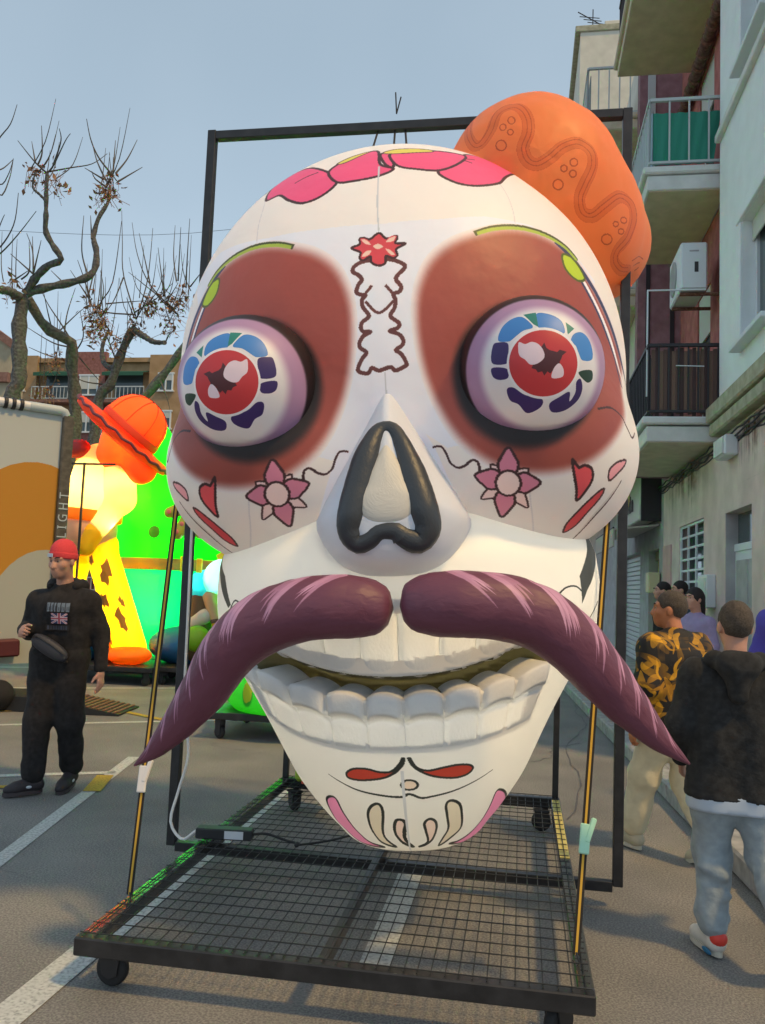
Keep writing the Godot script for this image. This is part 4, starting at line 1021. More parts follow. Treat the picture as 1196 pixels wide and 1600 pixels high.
func build_skull() -> void:
	var s := thing("inflatable_skull", "giant white inflatable sugar skull with painted flowers and a purple moustache, in a frame", "inflatable skull", SKULL_AT, Basis(Vector3.UP, 0.07) * Basis(Vector3.BACK, 0.075))
	var white := c8(228, 227, 224)
	# cranium
	var p := Painter.new(2048, 2048, white)
	paint_cranium(p)
	var puff := FastNoiseLite.new()
	puff.seed = 5
	puff.frequency = 2.2
	var skin := printed(p)
	skin.heightmap_enabled = true
	skin.heightmap_texture = M.pucker
	skin.heightmap_scale = 0.45
	obj("cranium", cranium_mesh([[Vector3(0.6, 0.232, 0.80), Vector3(0.27, 0.27, 0.29)], [Vector3(-0.6, 0.232, 0.80), Vector3(0.27, 0.27, 0.29)], [Vector3(0, -0.33, 0.85), Vector3(0.24, 0.24, 0.4)]]), skin, s)
	# hair bun
	p = Painter.new(1024, 1024, c8(244, 138, 70))
	paint_bun(p)
	obj("hair_bun", star(BUN[0][0], BUN, 9.0, 60, 90, TAU, 1.0, puff, 0.01), printed(p, 0.6), s)
	# eyes
	p = Painter.new(1024, 1024, white)
	paint_eye(p)
	var em := printed(p, 0.5, 0.45)
	for sx: float in [-1.0, 1.0]:
		var c := Vector3(0.6 * sx, 0.232, 0.80)
		obj("eye", star(c, [[c, Vector3(0.302, 0.302, 0.32)]], 8.0, 40, 60, PI, sx, null, 0.0, [[Vector3(0.3 * sx, 0.232, 0.28), Vector3(0.7, 0.7, 0.42)]]), em, s)
	# jaw with the mouth pushed in between the teeth
	p = Painter.new(2048, 1024, white)
	var band := PackedVector2Array()
	for k in 25:
		var f := lerpf(-0.93, 0.93, k / 24.0)
		band.append(Vector2(0.5 + f / TAU, (-0.2 - (upper_edge(f) + 0.022)) / 1.75))
	for k in 25:
		var f := lerpf(0.93, -0.93, k / 24.0)
		band.append(Vector2(0.5 + f / TAU, (-0.2 - (lower_edge(f) - 0.024)) / 1.75))
	p.poly(band, c8(84, 80, 52))
	paint_chin(p)
	p.stroke(v2([0.5, 0.68, 0.5, 0.8, 0.5, 0.99]), 0.003, c8(196, 200, 208))
	var pts := PackedVector3Array()
	var uv := PackedVector2Array()
	var R := 110
	var C := 150
	for i in R + 1:
		var y := lerpf(-0.205, -1.899, float(i) / R)
		for j in C + 1:
			var f := lerpf(-PI, PI, float(j) / C)
			var out := 0.0
			if absf(f) < 1.0:
				var e := smoothstep(0.0, 0.022, minf(upper_edge(f) + 0.012 - y, y - (lower_edge(f) - 0.03)))
				out = -0.22 * e * smoothstep(0.95, 0.70, absf(f))
			pts.append(jaw_p(f, y, out))
			uv.append(Vector2(0.5 + f / TAU, (-0.2 - y) / 1.75))
	var mb := MB.new()
	mb.grid(pts, R + 1, C + 1, uv, true, true)
	var keep := PackedInt32Array()
	for k in range(0, mb.ix.size(), 3):
		var c := (mb.v[mb.ix[k]] + mb.v[mb.ix[k + 1]] + mb.v[mb.ix[k + 2]]) / 3.0
		var f := atan2(signf(c.x) * pow(absf(c.x) / table(JAW_W, c.y), 1.0 / jaw_e(c.y)), signf(c.z - 0.1) * pow(absf(c.z - 0.1) / table(JAW_D, c.y), 1.0 / jaw_e(c.y)))
		var inside := c.z > 0.0 and (c.y > upper_edge(f) + 0.09 and c.y < -0.76 and absf(f) < 0.58 or c.y < lower_edge(f) - 0.09 and c.y > -1.28 + 0.11 * f * f and f > -0.9 and f < 0.73)
		if not inside:
			keep.append_array(PackedInt32Array([mb.ix[k], mb.ix[k + 1], mb.ix[k + 2]]))
	mb.ix = keep
	obj("jaw", mb, printed(p), s)
	# teeth
	var tm := fabric(c8(226, 227, 226), 0.45)
	for k in UPPER_TEETH.size() - 1:
		var f0: float = UPPER_TEETH[k] - 0.003
		var f1: float = UPPER_TEETH[k + 1] + 0.003
		obj("tooth", tooth(f0, f1, true), tm, s)
	for k in LOWER_TEETH.size() - 1:
		obj("tooth", tooth(LOWER_TEETH[k] - 0.003, LOWER_TEETH[k + 1] + 0.003, false), tm, s)
	# nose: a rounded three-cornered cushion, a dark tube round a pale cushion in it
	var np := PackedVector3Array()
	var rows := 22
	var cols := 60
	for i in rows + 1:
		var q := float(i) / rows
		for j in cols + 1:
			var a := TAU * j / cols + PI / 2
			var e := nose_edge(a)
			var h := pow(maxf(0.0, 1.0 - pow(q, 2.6)), 1.0 / 2.4)
			var o := e * q
			np.append(Vector3(o.x, -0.27 + o.y, 0.76 + (0.335 - 0.24 * o.y) * h))
	mb = MB.new()
	mb.grid(np, rows + 1, cols + 1, PackedVector2Array(), true, false)
	obj("nose", mb, fabric(c8(224, 229, 238), 0.4), s)
	var half := v2([0.026, -0.03, 0.066, -0.105, 0.108, -0.25, 0.138, -0.36, 0.148, -0.43, 0.118, -0.478, 0.07, -0.468, 0.03, -0.44])
	var loop := PackedVector3Array()
	for k in half.size():
		loop.append(Vector3(half[half.size() - 1 - k].x, half[half.size() - 1 - k].y, 0))
	for k in half.size():
		loop.append(Vector3(-half[k].x, half[k].y, 0))
	loop.append(Vector3(half[7].x, half[7].y, 0))
	loop.append(Vector3(half[6].x * 0.75, half[6].y * 0.99, 0))
	for k in loop.size():
		loop[k].z = nose_z(Vector2(loop[k].x, loop[k].y + 0.27)) - 0.022
	var rr := ramp(f32([0.038, 0.05, 0.057, 0.06, 0.06, 0.056, 0.042, 0.032, 0.032, 0.042, 0.056, 0.06, 0.06, 0.057, 0.05, 0.038, 0.036, 0.044]), 84)
	for k in rr.size():
		rr[k] *= 1.0 + 0.012 * sin(k * 1.9) * sin(k * 0.53)
	mb = MB.new()
	mb.tube(spline(loop, 84), rr, 16)
	obj("nostril_tube", mb, M.dark_fabric, s)
	np = PackedVector3Array()
	for i in 13:
		var q := i / 12.0
		for j in 41:
			var a := TAU * j / 40.0 + PI / 2
			var e := nose_edge(a) * 0.42
			np.append(Vector3(e.x * q, -0.27 + e.y * q, nose_z(e * q) - 0.012 + 0.03 * sqrt(maxf(0.0, 1.0 - q * q))))
	mb = MB.new()
	mb.grid(np, 13, 41, PackedVector2Array(), true, false)
	obj("nostril_cushion", mb, fabric(c8(226, 220, 206), 0.5), s)
	# moustache
	p = Painter.new(1024, 512, c8(112, 62, 80))
	var rng := RandomNumberGenerator.new()
	rng.seed = 11
	for g in [[0.14, 0.17, 9], [0.23, 0.27, 12], [0.35, 0.40, 14], [0.47, 0.51, 10], [0.58, 0.60, 6], [0.66, 0.69, 6], [0.76, 0.78, 5], [0.86, 0.88, 4]]:
		for k: int in g[2]:
			var t0: float = lerpf(g[0], g[1], rng.randf())
			var len := rng.randf_range(0.07, 0.19)
			var w := rng.randf_range(0.005, 0.017)
			p.poly(v2([len * 1.2, t0 + 0.05 + len * 0.3, 0.0, t0 - w, 0.0, t0 + w]), c8(214, 160, 188).lerp(c8(156, 100, 124), rng.randf() * 0.8))
			p.poly(v2([1.0 - len * 0.9, t0 - len * 0.2, 1.0, t0 - w, 1.0, t0 + w]), c8(214, 160, 188).lerp(c8(156, 100, 124), rng.randf() * 0.8))
	var mm := mat(Color.WHITE, 0.5)
	mm.albedo_texture = p.tex()
	mm.heightmap_enabled = true
	mm.heightmap_texture = M.crease
	mm.heightmap_scale = 0.3
	for side in 2:
		var c := v3(MOUSTACHE_R if side == 0 else MOUSTACHE_L)
		mb = MB.new()
		moustache(mb, spline(c, 80), along(c, f32(MOUSTACHE_RR if side == 0 else MOUSTACHE_RL), 80), 1.0 if side == 0 else -1.0)
		obj("moustache_half", mb, mm, s)
	# cords that hang it from the top bar
	for e in [[-0.1, 0.03], [0.0, 0.0], [0.06, 0.0]]:
		mb = MB.new()
		var top := s.transform.affine_inverse() * Vector3(-0.78 + e[0], 4.2, -4.59)
		mb.tube(PackedVector3Array([Vector3(e[0] * 1.6 - 0.01, 1.58, -0.12), top]), f32([0.006]), 6)
		obj("cord", mb, M.black_cord, s)
	mb = MB.new()
	var tp := s.transform.affine_inverse() * Vector3(-0.775, 4.3, -4.59)
	mb.tube(PackedVector3Array([tp, tp + Vector3(0.0, 0.13, 0.0)]), f32([0.004]), 6)
	mb.tube(PackedVector3Array([tp, tp + Vector3(0.03, 0.10, 0.0)]), f32([0.004]), 6)
	obj("cord_end", mb, M.black_cord, s)
	# lamps inside it
	lamp(Vector3(0.1, -0.75, 0.1), SKULL_GLOW, Color(1.0, 0.94, 0.8), s)
	lamp(Vector3(0.0, 0.6, 0.0), SKULL_GLOW * 0.6, Color(1.0, 0.95, 0.86), s)
	lamp(BUN[0][0] + Vector3(-0.12, -0.3, 0.12), SKULL_GLOW * 0.5, Color(1.0, 0.85, 0.6), s, 0.06)

func nose_edge(a: float) -> Vector2:
	var c := cos(a)
	var n := sin(a)
	# three rounded corners: narrow at the top, wide at the bottom
	var r := 0.36 + 0.05 * absf(n)
	var y := n * (0.45 if n > 0 else 0.355)
	var wide := lerpf(0.345, 0.06, pow(clampf((y + 0.12) / 0.56, 0.0, 1.0), 0.85)) if y > -0.12 else 0.345
	return Vector2(signf(c) * pow(absf(c), 0.75) * wide * (1.0 if y > -0.15 else 1.0), y)

func tooth(f0: float, f1: float, upper: bool) -> MB:
	var mb := MB.new()
	var pts := PackedVector3Array()
	var rows := 16
	var cols := 12
	for i in rows + 1:
		var v := float(i) / rows
		for j in cols + 1:
			var u := float(j) / cols
			var f := lerpf(f0, f1, u)
			var side := pow(maxf(0.0, 1.0 - pow(absf(2 * u - 1), 5.0)), 0.5)
			var scal := 0.035 * (1.0 - pow(absf(2 * u - 1), 2.2))
			var out := 0.0
			var y := 0.0
			if upper:
				var yb := upper_edge((f0 + f1) / 2 * 0.7 + f * 0.3) + 0.03 - scal
				y = lerpf(-0.70, yb, v)
				out = -0.02 + 0.026 * side * pow(maxf(0.0, 1.0 - pow(maxf(0.0, (v - 0.55) / 0.45), 2.4)), 0.5)
				if v >= 1.0:
					out = -0.14
			else:
				var yt := lower_edge(f) - 0.018 + scal * 0.8
				var ys := yt - 0.115
				var yl := -1.312 + 0.11 * f * f
				if v < 0.5:
					y = lerpf(yt, ys, v * 2)
					out = -0.02 + 0.048 * side * sqrt(maxf(0.0, 1.0 - pow(absf(1 - v * 2 * 0.93), 2.6)))
				else:
					y = lerpf(ys, yl, v * 2 - 1)
					out = -0.01 + 0.015 * pow(side, 0.5) * pow(maxf(0.0, 1.0 - pow(absf(2 * (v * 2 - 1) - 1), 5.0)), 0.5)
				if i == 0:
					out = -0.14
			pts.append(jaw_p(f, y, out))
	mb.grid(pts, rows + 1, cols + 1, PackedVector2Array(), false, true)
	return mb

func moustache(mb: MB, path: PackedVector3Array, rad: PackedFloat32Array, sg: float) -> void:   # u runs round from the top, v along
	var rows := path.size()
	var seg := 28
	var pts := PackedVector3Array()
	var uv := PackedVector2Array()
	var puff := FastNoiseLite.new()
	puff.seed = 8
	puff.frequency = 3.0
	for r in rows:
		var t := (path[mini(r + 1, rows - 1)] - path[maxi(r - 1, 0)]).normalized()
		var x := (Vector3(0, 1, 0) - t * t.y)
		if t.y < -0.3:
			x = Vector3(sg, 0.6, 0.0) - t * t.dot(Vector3(sg, 0.6, 0.0))
		x = (Vector3(sg * 0.45, 1, 0.35) - t * t.dot(Vector3(sg * 0.45, 1, 0.35))).normalized()
		var y := t.cross(x) * sg
		for k in seg + 1:
			var a := TAU * k / seg
			var o := x * cos(a) + y * sin(a)
			pts.append(path[r] + o * (rad[r] * (1.0 + 0.05 * puff.get_noise_3dv(path[r] * 2.0 + o * 0.5))))
			uv.append(Vector2(float(k) / seg, float(r) / (rows - 1)))
	mb.grid(pts, rows, seg + 1, uv, true, sg < 0)

func along(p: PackedVector3Array, r: PackedFloat32Array, n: int) -> PackedFloat32Array:    # radii given at the path's points, spread by length
	var s := PackedFloat32Array([0.0])
	for k in range(1, p.size()):
		s.append(s[k - 1] + p[k].distance_to(p[k - 1]))
	var out := PackedFloat32Array()
	for k in n:
		var t := s[s.size() - 1] * k / (n - 1)
		var i := 0
		while i < s.size() - 2 and s[i + 1] < t:
			i += 1
		out.append(lerpf(r[i], r[i + 1], clampf((t - s[i]) / (s[i + 1] - s[i]), 0.0, 1.0)))
	return out

# ---------------------------------------------------------------- the cart with its frame
const CX := -0.683
const CZ := -4.556
const HW := 0.969
const HL := 1.436

func caster(parent: Node3D, at: Vector3, turn: float, top: float) -> void:
	var c := Node3D.new()
	c.name = "caster"
	c.position = at
	c.rotation.y = turn
	parent.add_child(c, true)
	var mb := MB.new()
	mb.box(Vector3(0, top - 0.006, 0), Vector3(0.1, 0.012, 0.09))
	for s: float in [-1.0, 1.0]:
		mb.slab(v2([-0.045, top - 0.012, 0.045, top - 0.012, 0.035, 0.05, 0.0, 0.035, -0.03, 0.05]), s * 0.03 - 0.003, s * 0.03 + 0.003)
	obj("fork", mb, M.zinc, c)
	mb = MB.new()
	mb.lathe(v2([0.0, -0.024, 0.056, -0.024, 0.064, -0.013, 0.066, 0.0, 0.064, 0.013, 0.056, 0.024, 0.0, 0.024]), 20, Transform3D(Basis(Vector3.RIGHT, PI / 2), Vector3(0, 0.066, 0)))
	obj("wheel", mb, M.rubber, c)

func build_cart() -> void:
	var o := thing("float_cart", "long black steel cart with wire mesh deck and a tall frame holding the skull", "cart", Vector3(CX, 0, CZ))
	var mb: MB
	var H := 0.205
	mb = MB.new()
	mb.box(Vector3(0, H - 0.034, HL - 0.03), Vector3(HW * 2, 0.068, 0.06), 0.005)
	obj("front_rail", mb, M.black_steel, o)
	mb = MB.new()
	mb.box(Vector3(0, H - 0.034, -HL + 0.03), Vector3(HW * 2, 0.068, 0.06), 0.005)
	obj("rear_rail", mb, M.black_steel, o)
	for s: float in [-1.0, 1.0]:
		mb = MB.new()
		mb.box(Vector3(s * (HW - 0.03), H - 0.034, 0), Vector3(0.06, 0.066, HL * 2 - 0.121), 0.005)
		obj("side_rail", mb, M.glossy_steel, o)
	mb = MB.new()
	mb.box(Vector3(-0.02, H - 0.045, 0), Vector3(0.04, 0.05, HL * 2 - 0.121), 0.004)
	obj("middle_beam", mb, M.black_steel, o)
	var rail_strip := MB.new()
	rail_strip.box(Vector3(HW - 0.03, H + 0.001, -0.72), Vector3(0.05, 0.003, 1.25), 0.0)  # thin yellow strip on top of the right rail, rear half
	obj("yellow_strip", rail_strip, M.yellow_strip, o)
	# mesh deck: wires one by one
	mb = MB.new()
	mb.box(Vector3.ZERO, Vector3(0.0045, 0.0045, HL * 2 - 0.02), 0.0012)
	var wl := mb.mesh(M.wire)
	for k in 39:
		inst("wire", wl, Transform3D(Basis(Vector3.UP, 0.0012 * sin(k * 2.3)), Vector3(-HW + 0.03 + (HW * 2 - 0.06) * k / 38.0, H + 0.006, 0)), o)
	mb = MB.new()
	mb.box(Vector3.ZERO, Vector3(HW * 2 - 0.02, 0.0045, 0.0045), 0.0012)
	var wt := mb.mesh(M.wire)
	for k in 29:
		inst("wire", wt, Transform3D(Basis(Vector3.UP, 0.001 * sin(k * 1.7)), Vector3(0, H + 0.011, -HL + 0.03 + (HL * 2 - 0.06) * k / 28.0)), o)
	for sx: float in [-1.0, 1.0]:
		for sz: float in [-1.0, 1.0]:
			caster(o, Vector3(sx * (HW - 0.12), 0, sz * (HL - 0.1)), 0.5 * sx + 0.4 * sz, 0.137)
		mb = MB.new()
		mb.bar(Vector3(sx * (HW - 0.03), H, -HL + 0.03), Vector3(sx * (HW - 0.03), 1.7, -HL + 0.03), 0.04)
		obj("rear_post", mb, M.black_steel, o)
	mb = MB.new()
	mb.bar(Vector3(-HW + 0.01, 1.72, -HL + 0.03), Vector3(HW - 0.01, 1.72, -HL + 0.03), 0.04)
	obj("rear_crossbar", mb, M.black_steel, o)
	# the tall frame
	var fx := 1.224 - 0.025
	var fz := -0.033
	for sx: float in [-1.0, 1.0]:
		mb = MB.new()
		mb.bar(Vector3(sx * fx, 0.11, fz), Vector3(sx * fx, 4.25, fz), 0.05)
		obj("frame_post", mb, M.black_steel, o)
	mb = MB.new()
	mb.bar(Vector3(-fx + 0.026, 4.218, fz), Vector3(fx - 0.026, 4.223, fz), 0.05)
	obj("frame_top_bar", mb, M.black_steel, o)
	mb = MB.new()
	mb.bar(Vector3(-fx + 0.026, 0.107, fz), Vector3(fx - 0.026, 0.107, fz), 0.05)
	obj("frame_bottom_bar", mb, M.black_steel, o)
	for sx: float in [-1.0, 1.0]:      # weld brackets that carry the bottom bar under the side rails
		mb = MB.new()
		mb.box(Vector3(sx * (HW - 0.03), 0.1365, fz), Vector3(0.05, 0.004, 0.12), 0.001)
		obj("weld_plate", mb, M.black_steel, o)

func strap(label: String, a: Vector3, b: Vector3, frac: float, tilt: float, clip: Material) -> void:
	var o := thing("ratchet_strap", label, "strap", a, Basis.IDENTITY, "striped straps that brace the skull")
	var d := b - a
	var side := d.cross(Vector3.BACK).normalized()
	var nrm := side.cross(d).normalized()
	var basis := Basis(side, d.normalized(), nrm)
	var mb := MB.new()
	mb.box(d * 0.5, Vector3(0.028, d.length(), 0.003), 0.0, basis)
	obj("black_webbing", mb, M.black_web, o)
	mb = MB.new()
	mb.box(d * 0.5 + nrm * 0.0025, Vector3(0.009, d.length(), 0.0025), 0.0, basis)
	obj("yellow_stripe", mb, M.yellow_web, o)
	mb = MB.new()
	var at := d * frac + nrm * 0.012
	mb.box(at, Vector3(0.04, 0.115, 0.014), 0.005, basis)
	mb.box(at + side * 0.02 * tilt + d.normalized() * 0.035, Vector3(0.022, 0.1, 0.02), 0.005, basis * Basis(Vector3.BACK, -0.25 * tilt))
	obj("buckle", mb, clip, o)
	mb = MB.new()
	mb.tube(PackedVector3Array([Vector3(0, 0.01, 0), Vector3(0.012, -0.02, 0.01), Vector3(0, -0.03, 0.02), Vector3(-0.012, -0.015, 0.01)]), f32([0.004]), 6)
	obj("hook", mb, M.zinc, o)

func build_cart_items() -> void:
	strap("striped strap with a white buckle, bracing the left side of the skull", Vector3(-1.625, 0.225, -3.53), Vector3(-1.73, 2.25, -4.07), 0.225, 1.0, M.white_plastic)
	strap("striped strap with a pale green buckle, bracing the right side of the skull", Vector3(0.235, 0.225, -3.4), Vector3(0.42, 2.25, -4.2), 0.19, 1.0, mat(c8(176, 226, 196), 0.4))
	# power supply with its label
	var o := thing("power_supply", "long black power supply box with a white label lying on the mesh deck", "power supply", Vector3(-1.52, 0.218, -4.42), Basis(Vector3.UP, 0.12))
	var mb := MB.new()
	mb.box(Vector3(0, 0.03, 0), Vector3(0.30, 0.055, 0.075), 0.006)
	obj("case", mb, M.dark_plastic, o)
	mb = MB.new()
	mb.box(Vector3(0.055, 0.03, 0.0385), Vector3(0.1, 0.04, 0.002), 0.0)
	obj("label_sticker", mb, M.sticker, o)
	mb = MB.new()
	mb.tube(spline(v3([0.15, 0.03, 0, 0.22, 0.03, -0.02, 0.32, 0.01, 0.0, 0.40, 0.006, 0.04]), 14), f32([0.007]), 6)
	obj("lead", mb, M.black_cord, o)
	var wc := MB.new()
	wc.tube(spline(v3([-1.86, 2.2, -4.55, -1.85, 1.4, -4.55, -1.84, 0.9, -4.55, -1.80, 0.62, -4.55, -1.84, 0.42, -4.54, -1.86, 0.26, -4.50, -1.78, 0.18, -4.47, -1.70, 0.23, -4.42, -1.675, 0.25, -4.41]), 60), f32([0.008]), 7)
	tag(obj("white_cable", wc, M.white_plastic), "white cable hanging down the left frame post to the power supply", "cable")
	var bc := MB.new()
	bc.tube(spline(v3([-1.12, 0.225, -4.40, -0.98, 0.225, -4.52, -0.80, 0.225, -4.75, -0.55, 0.225, -4.9]), 24), f32([0.006]), 6)
	bc.ellipsoid(Vector3(-1.12, 0.228, -4.40), Vector3(0.014, 0.014, 0.022), Basis.IDENTITY, 8, 10)
	tag(obj("black_cable", bc, M.black_cord), "thin black cable trailing over the mesh deck behind the power supply", "cable")
	# air blower at the back
	o = thing("air_blower", "small yellow-green air blower at the rear left corner of the cart", "blower", Vector3(-1.36, 0.22, -5.86), Basis(Vector3.UP, 0.1))
	mb = MB.new()
	mb.box(Vector3(0, 0.14, 0), Vector3(0.3, 0.26, 0.22), 0.02)
	obj("housing", mb, M.lime_plastic, o)
	mb = MB.new()
	mb.lathe(v2([0.0, 0.0, 0.055, 0.0, 0.08, 0.012, 0.085, 0.004, 0.085, -0.01]), 20, Transform3D(Basis(Vector3.RIGHT, PI / 2), Vector3(0.0, 0.13, 0.112)))
	obj("intake", mb, M.dark_plastic, o)
	mb = MB.new()
	mb.box(Vector3(0.02, 0.012, 0.12), Vector3(0.24, 0.02, 0.02), 0.004)
	obj("foot", mb, mat(c8(200, 90, 70)), o)

# ---------------------------------------------------------------- ground
func build_ground() -> void:
	var asphalt := mat(Color.WHITE, 0.93)
	asphalt.albedo_texture = noise_tex(0.11, lin(0.13, 0.13, 0.125), lin(0.44, 0.425, 0.385), 1024, 3, 31, FastNoiseLite.TYPE_SIMPLEX, [[0.45, lin(0.255, 0.25, 0.235)], [0.62, lin(0.275, 0.265, 0.245)]])
	asphalt.uv1_triplanar = true
	asphalt.uv1_world_triplanar = true
	asphalt.uv1_scale = Vector3.ONE * 0.55
	asphalt.detail_enabled = true
	asphalt.detail_blend_mode = BaseMaterial3D.BLEND_MODE_MUL
	var wear := noise_tex(0.008, lin(0.62, 0.63, 0.66), lin(1, 1, 1), 1024, 6, 77)
	asphalt.detail_albedo = wear
	asphalt.detail_uv_layer = BaseMaterial3D.DETAIL_UV_2
	asphalt.uv2_triplanar = true
	asphalt.uv2_world_triplanar = true
	asphalt.uv2_scale = Vector3.ONE * 0.11
	asphalt.heightmap_enabled = true
	asphalt.heightmap_texture = noise_tex(0.3, Color.BLACK, Color.WHITE, 1024, 2, 12)
	asphalt.heightmap_scale = 0.35
	M.asphalt = asphalt
	var mb := MB.new()
	mb.quad(Vector3(-150, 0, 30), Vector3(-150, 0, -220), Vector3(150, 0, -220), Vector3(150, 0, 30))
	var g := struct("road", mb, asphalt)
	# painted lines
	var paint := mat(Color.WHITE, 0.8)
	paint.albedo_texture = noise_tex(0.09, lin(0.22, 0.23, 0.23), lin(0.62, 0.64, 0.62), 512, 4, 41, FastNoiseLite.TYPE_SIMPLEX, [[0.42, lin(0.48, 0.5, 0.48)]])
	paint.uv1_triplanar = true
	paint.uv1_world_triplanar = true
	paint.uv1_scale = Vector3.ONE * 0.8
	var yp := paint.duplicate()
	yp.albedo_color = c8(246, 205, 70)
	var lines := [
		[-1.775, -2.0, -1.775, -6.4, 0.15, 0], [-0.57, -3.62, -0.57, -4.85, 0.13, 0],
		[-2.62, -3.5, -3.33, -7.15, 0.1, 0], [-4.6, -5.83, -3.2, -6.55, 0.09, 0],
		[-6.4, -7.5, -2.0, -10.1, 0.09, 0], [-9.2, -9.6, -2.0, -13.2, 0.09, 0], [-12.0, -11.2, -2.0, -16.4, 0.09, 0],
		[-3.22, -6.42, -3.07, -5.92, 0.13, 1], [-3.55, -5.92, -3.95, -5.75, 0.08, 1], [-4.85, -9.62, -3.8, -9.02, 0.09, 1], [-6.9, -8.3, -4.9, -9.5, 0.1, 1]]
	for l in lines:
		mb = MB.new()
		var a := Vector3(l[0], 0.004 + 0.004 * l[5], l[1])
		var b := Vector3(l[2], 0.004 + 0.004 * l[5], l[3])
		var o: Vector3 = (b - a).normalized().cross(Vector3.UP) * l[4] * 0.5
		mb.quad(a - o, b - o, b + o, a + o)
		obj("painted_line", mb, yp if l[5] == 1 else paint, g)
	# sealed cracks in the road
	var tar := mottled(lin(0.075, 0.075, 0.08), 0.2, 3.0, 0.7, 0.0, 43)
	var rng := RandomNumberGenerator.new()
	rng.seed = 15
	for c in [[0.35, -6.2, 0.95, -13.6], [-0.4, -7.0, 0.6, -9.4], [0.2, -2.6, 0.95, -3.3], [-2.5, -4.2, -4.6, -4.9], [-2.2, -7.6, -3.6, -8.3]]:
		mb = MB.new()
		var n := 26
		var left := PackedVector3Array()
		for k in n + 1:
			var q := Vector3(c[0], 0.003, c[1]).lerp(Vector3(c[2], 0.003, c[3]), float(k) / n)
			q += Vector3(rng.randf_range(-0.03, 0.03) + 0.08 * sin(k * 0.5), 0, rng.randf_range(-0.03, 0.03))
			var w := rng.randf_range(0.004, 0.014)
			left.append(q)
			left.append(q + Vector3(w, 0, w * 0.6))
		for k in n:
			mb.quad(left[k * 2], left[k * 2 + 2], left[k * 2 + 3], left[k * 2 + 1])
		obj("road_crack", mb, tar, g)
	# pavement on the right with its kerb stones
	var slab := mottled(lin(0.36, 0.365, 0.35), 0.22, 0.5, 0.9, 0.3, 51)
	mb = MB.new()
	mb.quad(Vector3(1.17, 0.13, 10), Vector3(1.17, 0.13, -70), Vector3(7.0, 0.13, -70), Vector3(3.6, 0.13, 10))
	var pv := struct("pavement", mb, slab)
	pv.transform = Transform3D(Basis(Vector3.UP, 0.06), Vector3(1.08, 0, -8.1) - Basis(Vector3.UP, 0.06) * Vector3(1.0025, 0, -8.1))
	var kerb := mottled(lin(0.38, 0.38, 0.365), 0.2, 1.0, 0.85, 0.3, 53)
	mb = MB.new()
	mb.box(Vector3.ZERO, Vector3(0.165, 0.14, 0.985), 0.015)
	var km := mb.mesh(kerb)
	for k in 34:
		inst("kerb_stone", km, Transform3D(Basis.IDENTITY, Vector3(1.085, 0.07, -1.5 - k)), pv)
	mb = MB.new()
	mb.box(Vector3.ZERO, Vector3(0.395, 0.02, 0.395), 0.004)
	var tm := mb.mesh(slab)
	for k in 30:
		for j in 3:
			inst("paving_slab", tm, Transform3D(Basis(Vector3.UP, 0.002 * sin(k * 3.1 + j)), Vector3(1.4 + j * 0.4, 0.126 + 0.0015 * sin(k * 1.7 + j * 2.2), -4.0 - k * 0.4)), pv)

# ---------------------------------------------------------------- the street front on the right
# a wall in the plane x = X that faces -x, with real openings [z0, z1, y0, y1]
func wall_x(mb: MB, X: float, thick: float, z0: float, z1: float, y0: float, y1: float, holes: Array) -> void:
	var zs: Array = [z0, z1]
	var ys: Array = [y0, y1]
	for h in holes:
		zs.append_array([h[0], h[1]])
		ys.append_array([h[2], h[3]])
	zs.sort()
	ys.sort()
	for i in zs.size() - 1:
		for j in ys.size() - 1:
			var cz: float = (zs[i] + zs[i + 1]) / 2
			var cy: float = (ys[j] + ys[j + 1]) / 2
			var w: float = zs[i + 1] - zs[i]
			var t: float = ys[j + 1] - ys[j]
			if w < 1e-4 or t < 1e-4 or cz < z0 or cz > z1 or cy < y0 or cy > y1:
				continue
			var inside := false
			for h in holes:
				if cz > h[0] and cz < h[1] and cy > h[2] and cy < h[3]:
					inside = true
			if not inside:
				mb.box(Vector3(X + thick / 2, cy, cz), Vector3(thick, t, w), 0.0)

func part(called: String, parent: Node, m: Material, at: Vector3, s: Vector3, bev := 0.006, basis := Basis.IDENTITY) -> MeshInstance3D:
	var mb := MB.new()
	mb.box(at, s, bev, basis)
	return obj(called, mb, m, parent)

func window_x(parent: Node, X: float, z0: float, z1: float, y0: float, y1: float, deep: float, frame: Material, shutter := 0.0) -> void:
	var mb := MB.new()
	var zc := (z0 + z1) / 2
	var f := 0.07
	var x := X + deep
	mb.box(Vector3(x, y1 - f / 2, zc), Vector3(0.06, f, z1 - z0 - 0.004))
	mb.box(Vector3(x, y0 + f / 2, zc), Vector3(0.06, f, z1 - z0 - 0.004))
	for z: float in [z0 + f / 2 + 0.002, zc, z1 - f / 2 - 0.002]:
		mb.box(Vector3(x, (y0 + y1) / 2, z), Vector3(0.056, y1 - y0 - 2 * f, f))
	var w := obj("window", mb, frame, parent)
	for k in 2:
		part("pane", w, M.glass_dark, Vector3(x + 0.012, (y0 + y1) / 2, lerpf(zc, z0 if k == 0 else z1, 0.5)), Vector3(0.008, y1 - y0 - 2 * f, (z1 - z0) / 2 - f * 1.5), 0.0)
	if shutter > 0:
		part("blind", w, M.blind, Vector3(x - 0.05, y1 - shutter / 2, zc), Vector3(0.02, shutter, z1 - z0 - 0.02), 0.004)
	part("window_sill", w, frame, Vector3(X - 0.03, y0 - 0.035, zc), Vector3(0.2, 0.06, z1 - z0 + 0.22), 0.008)

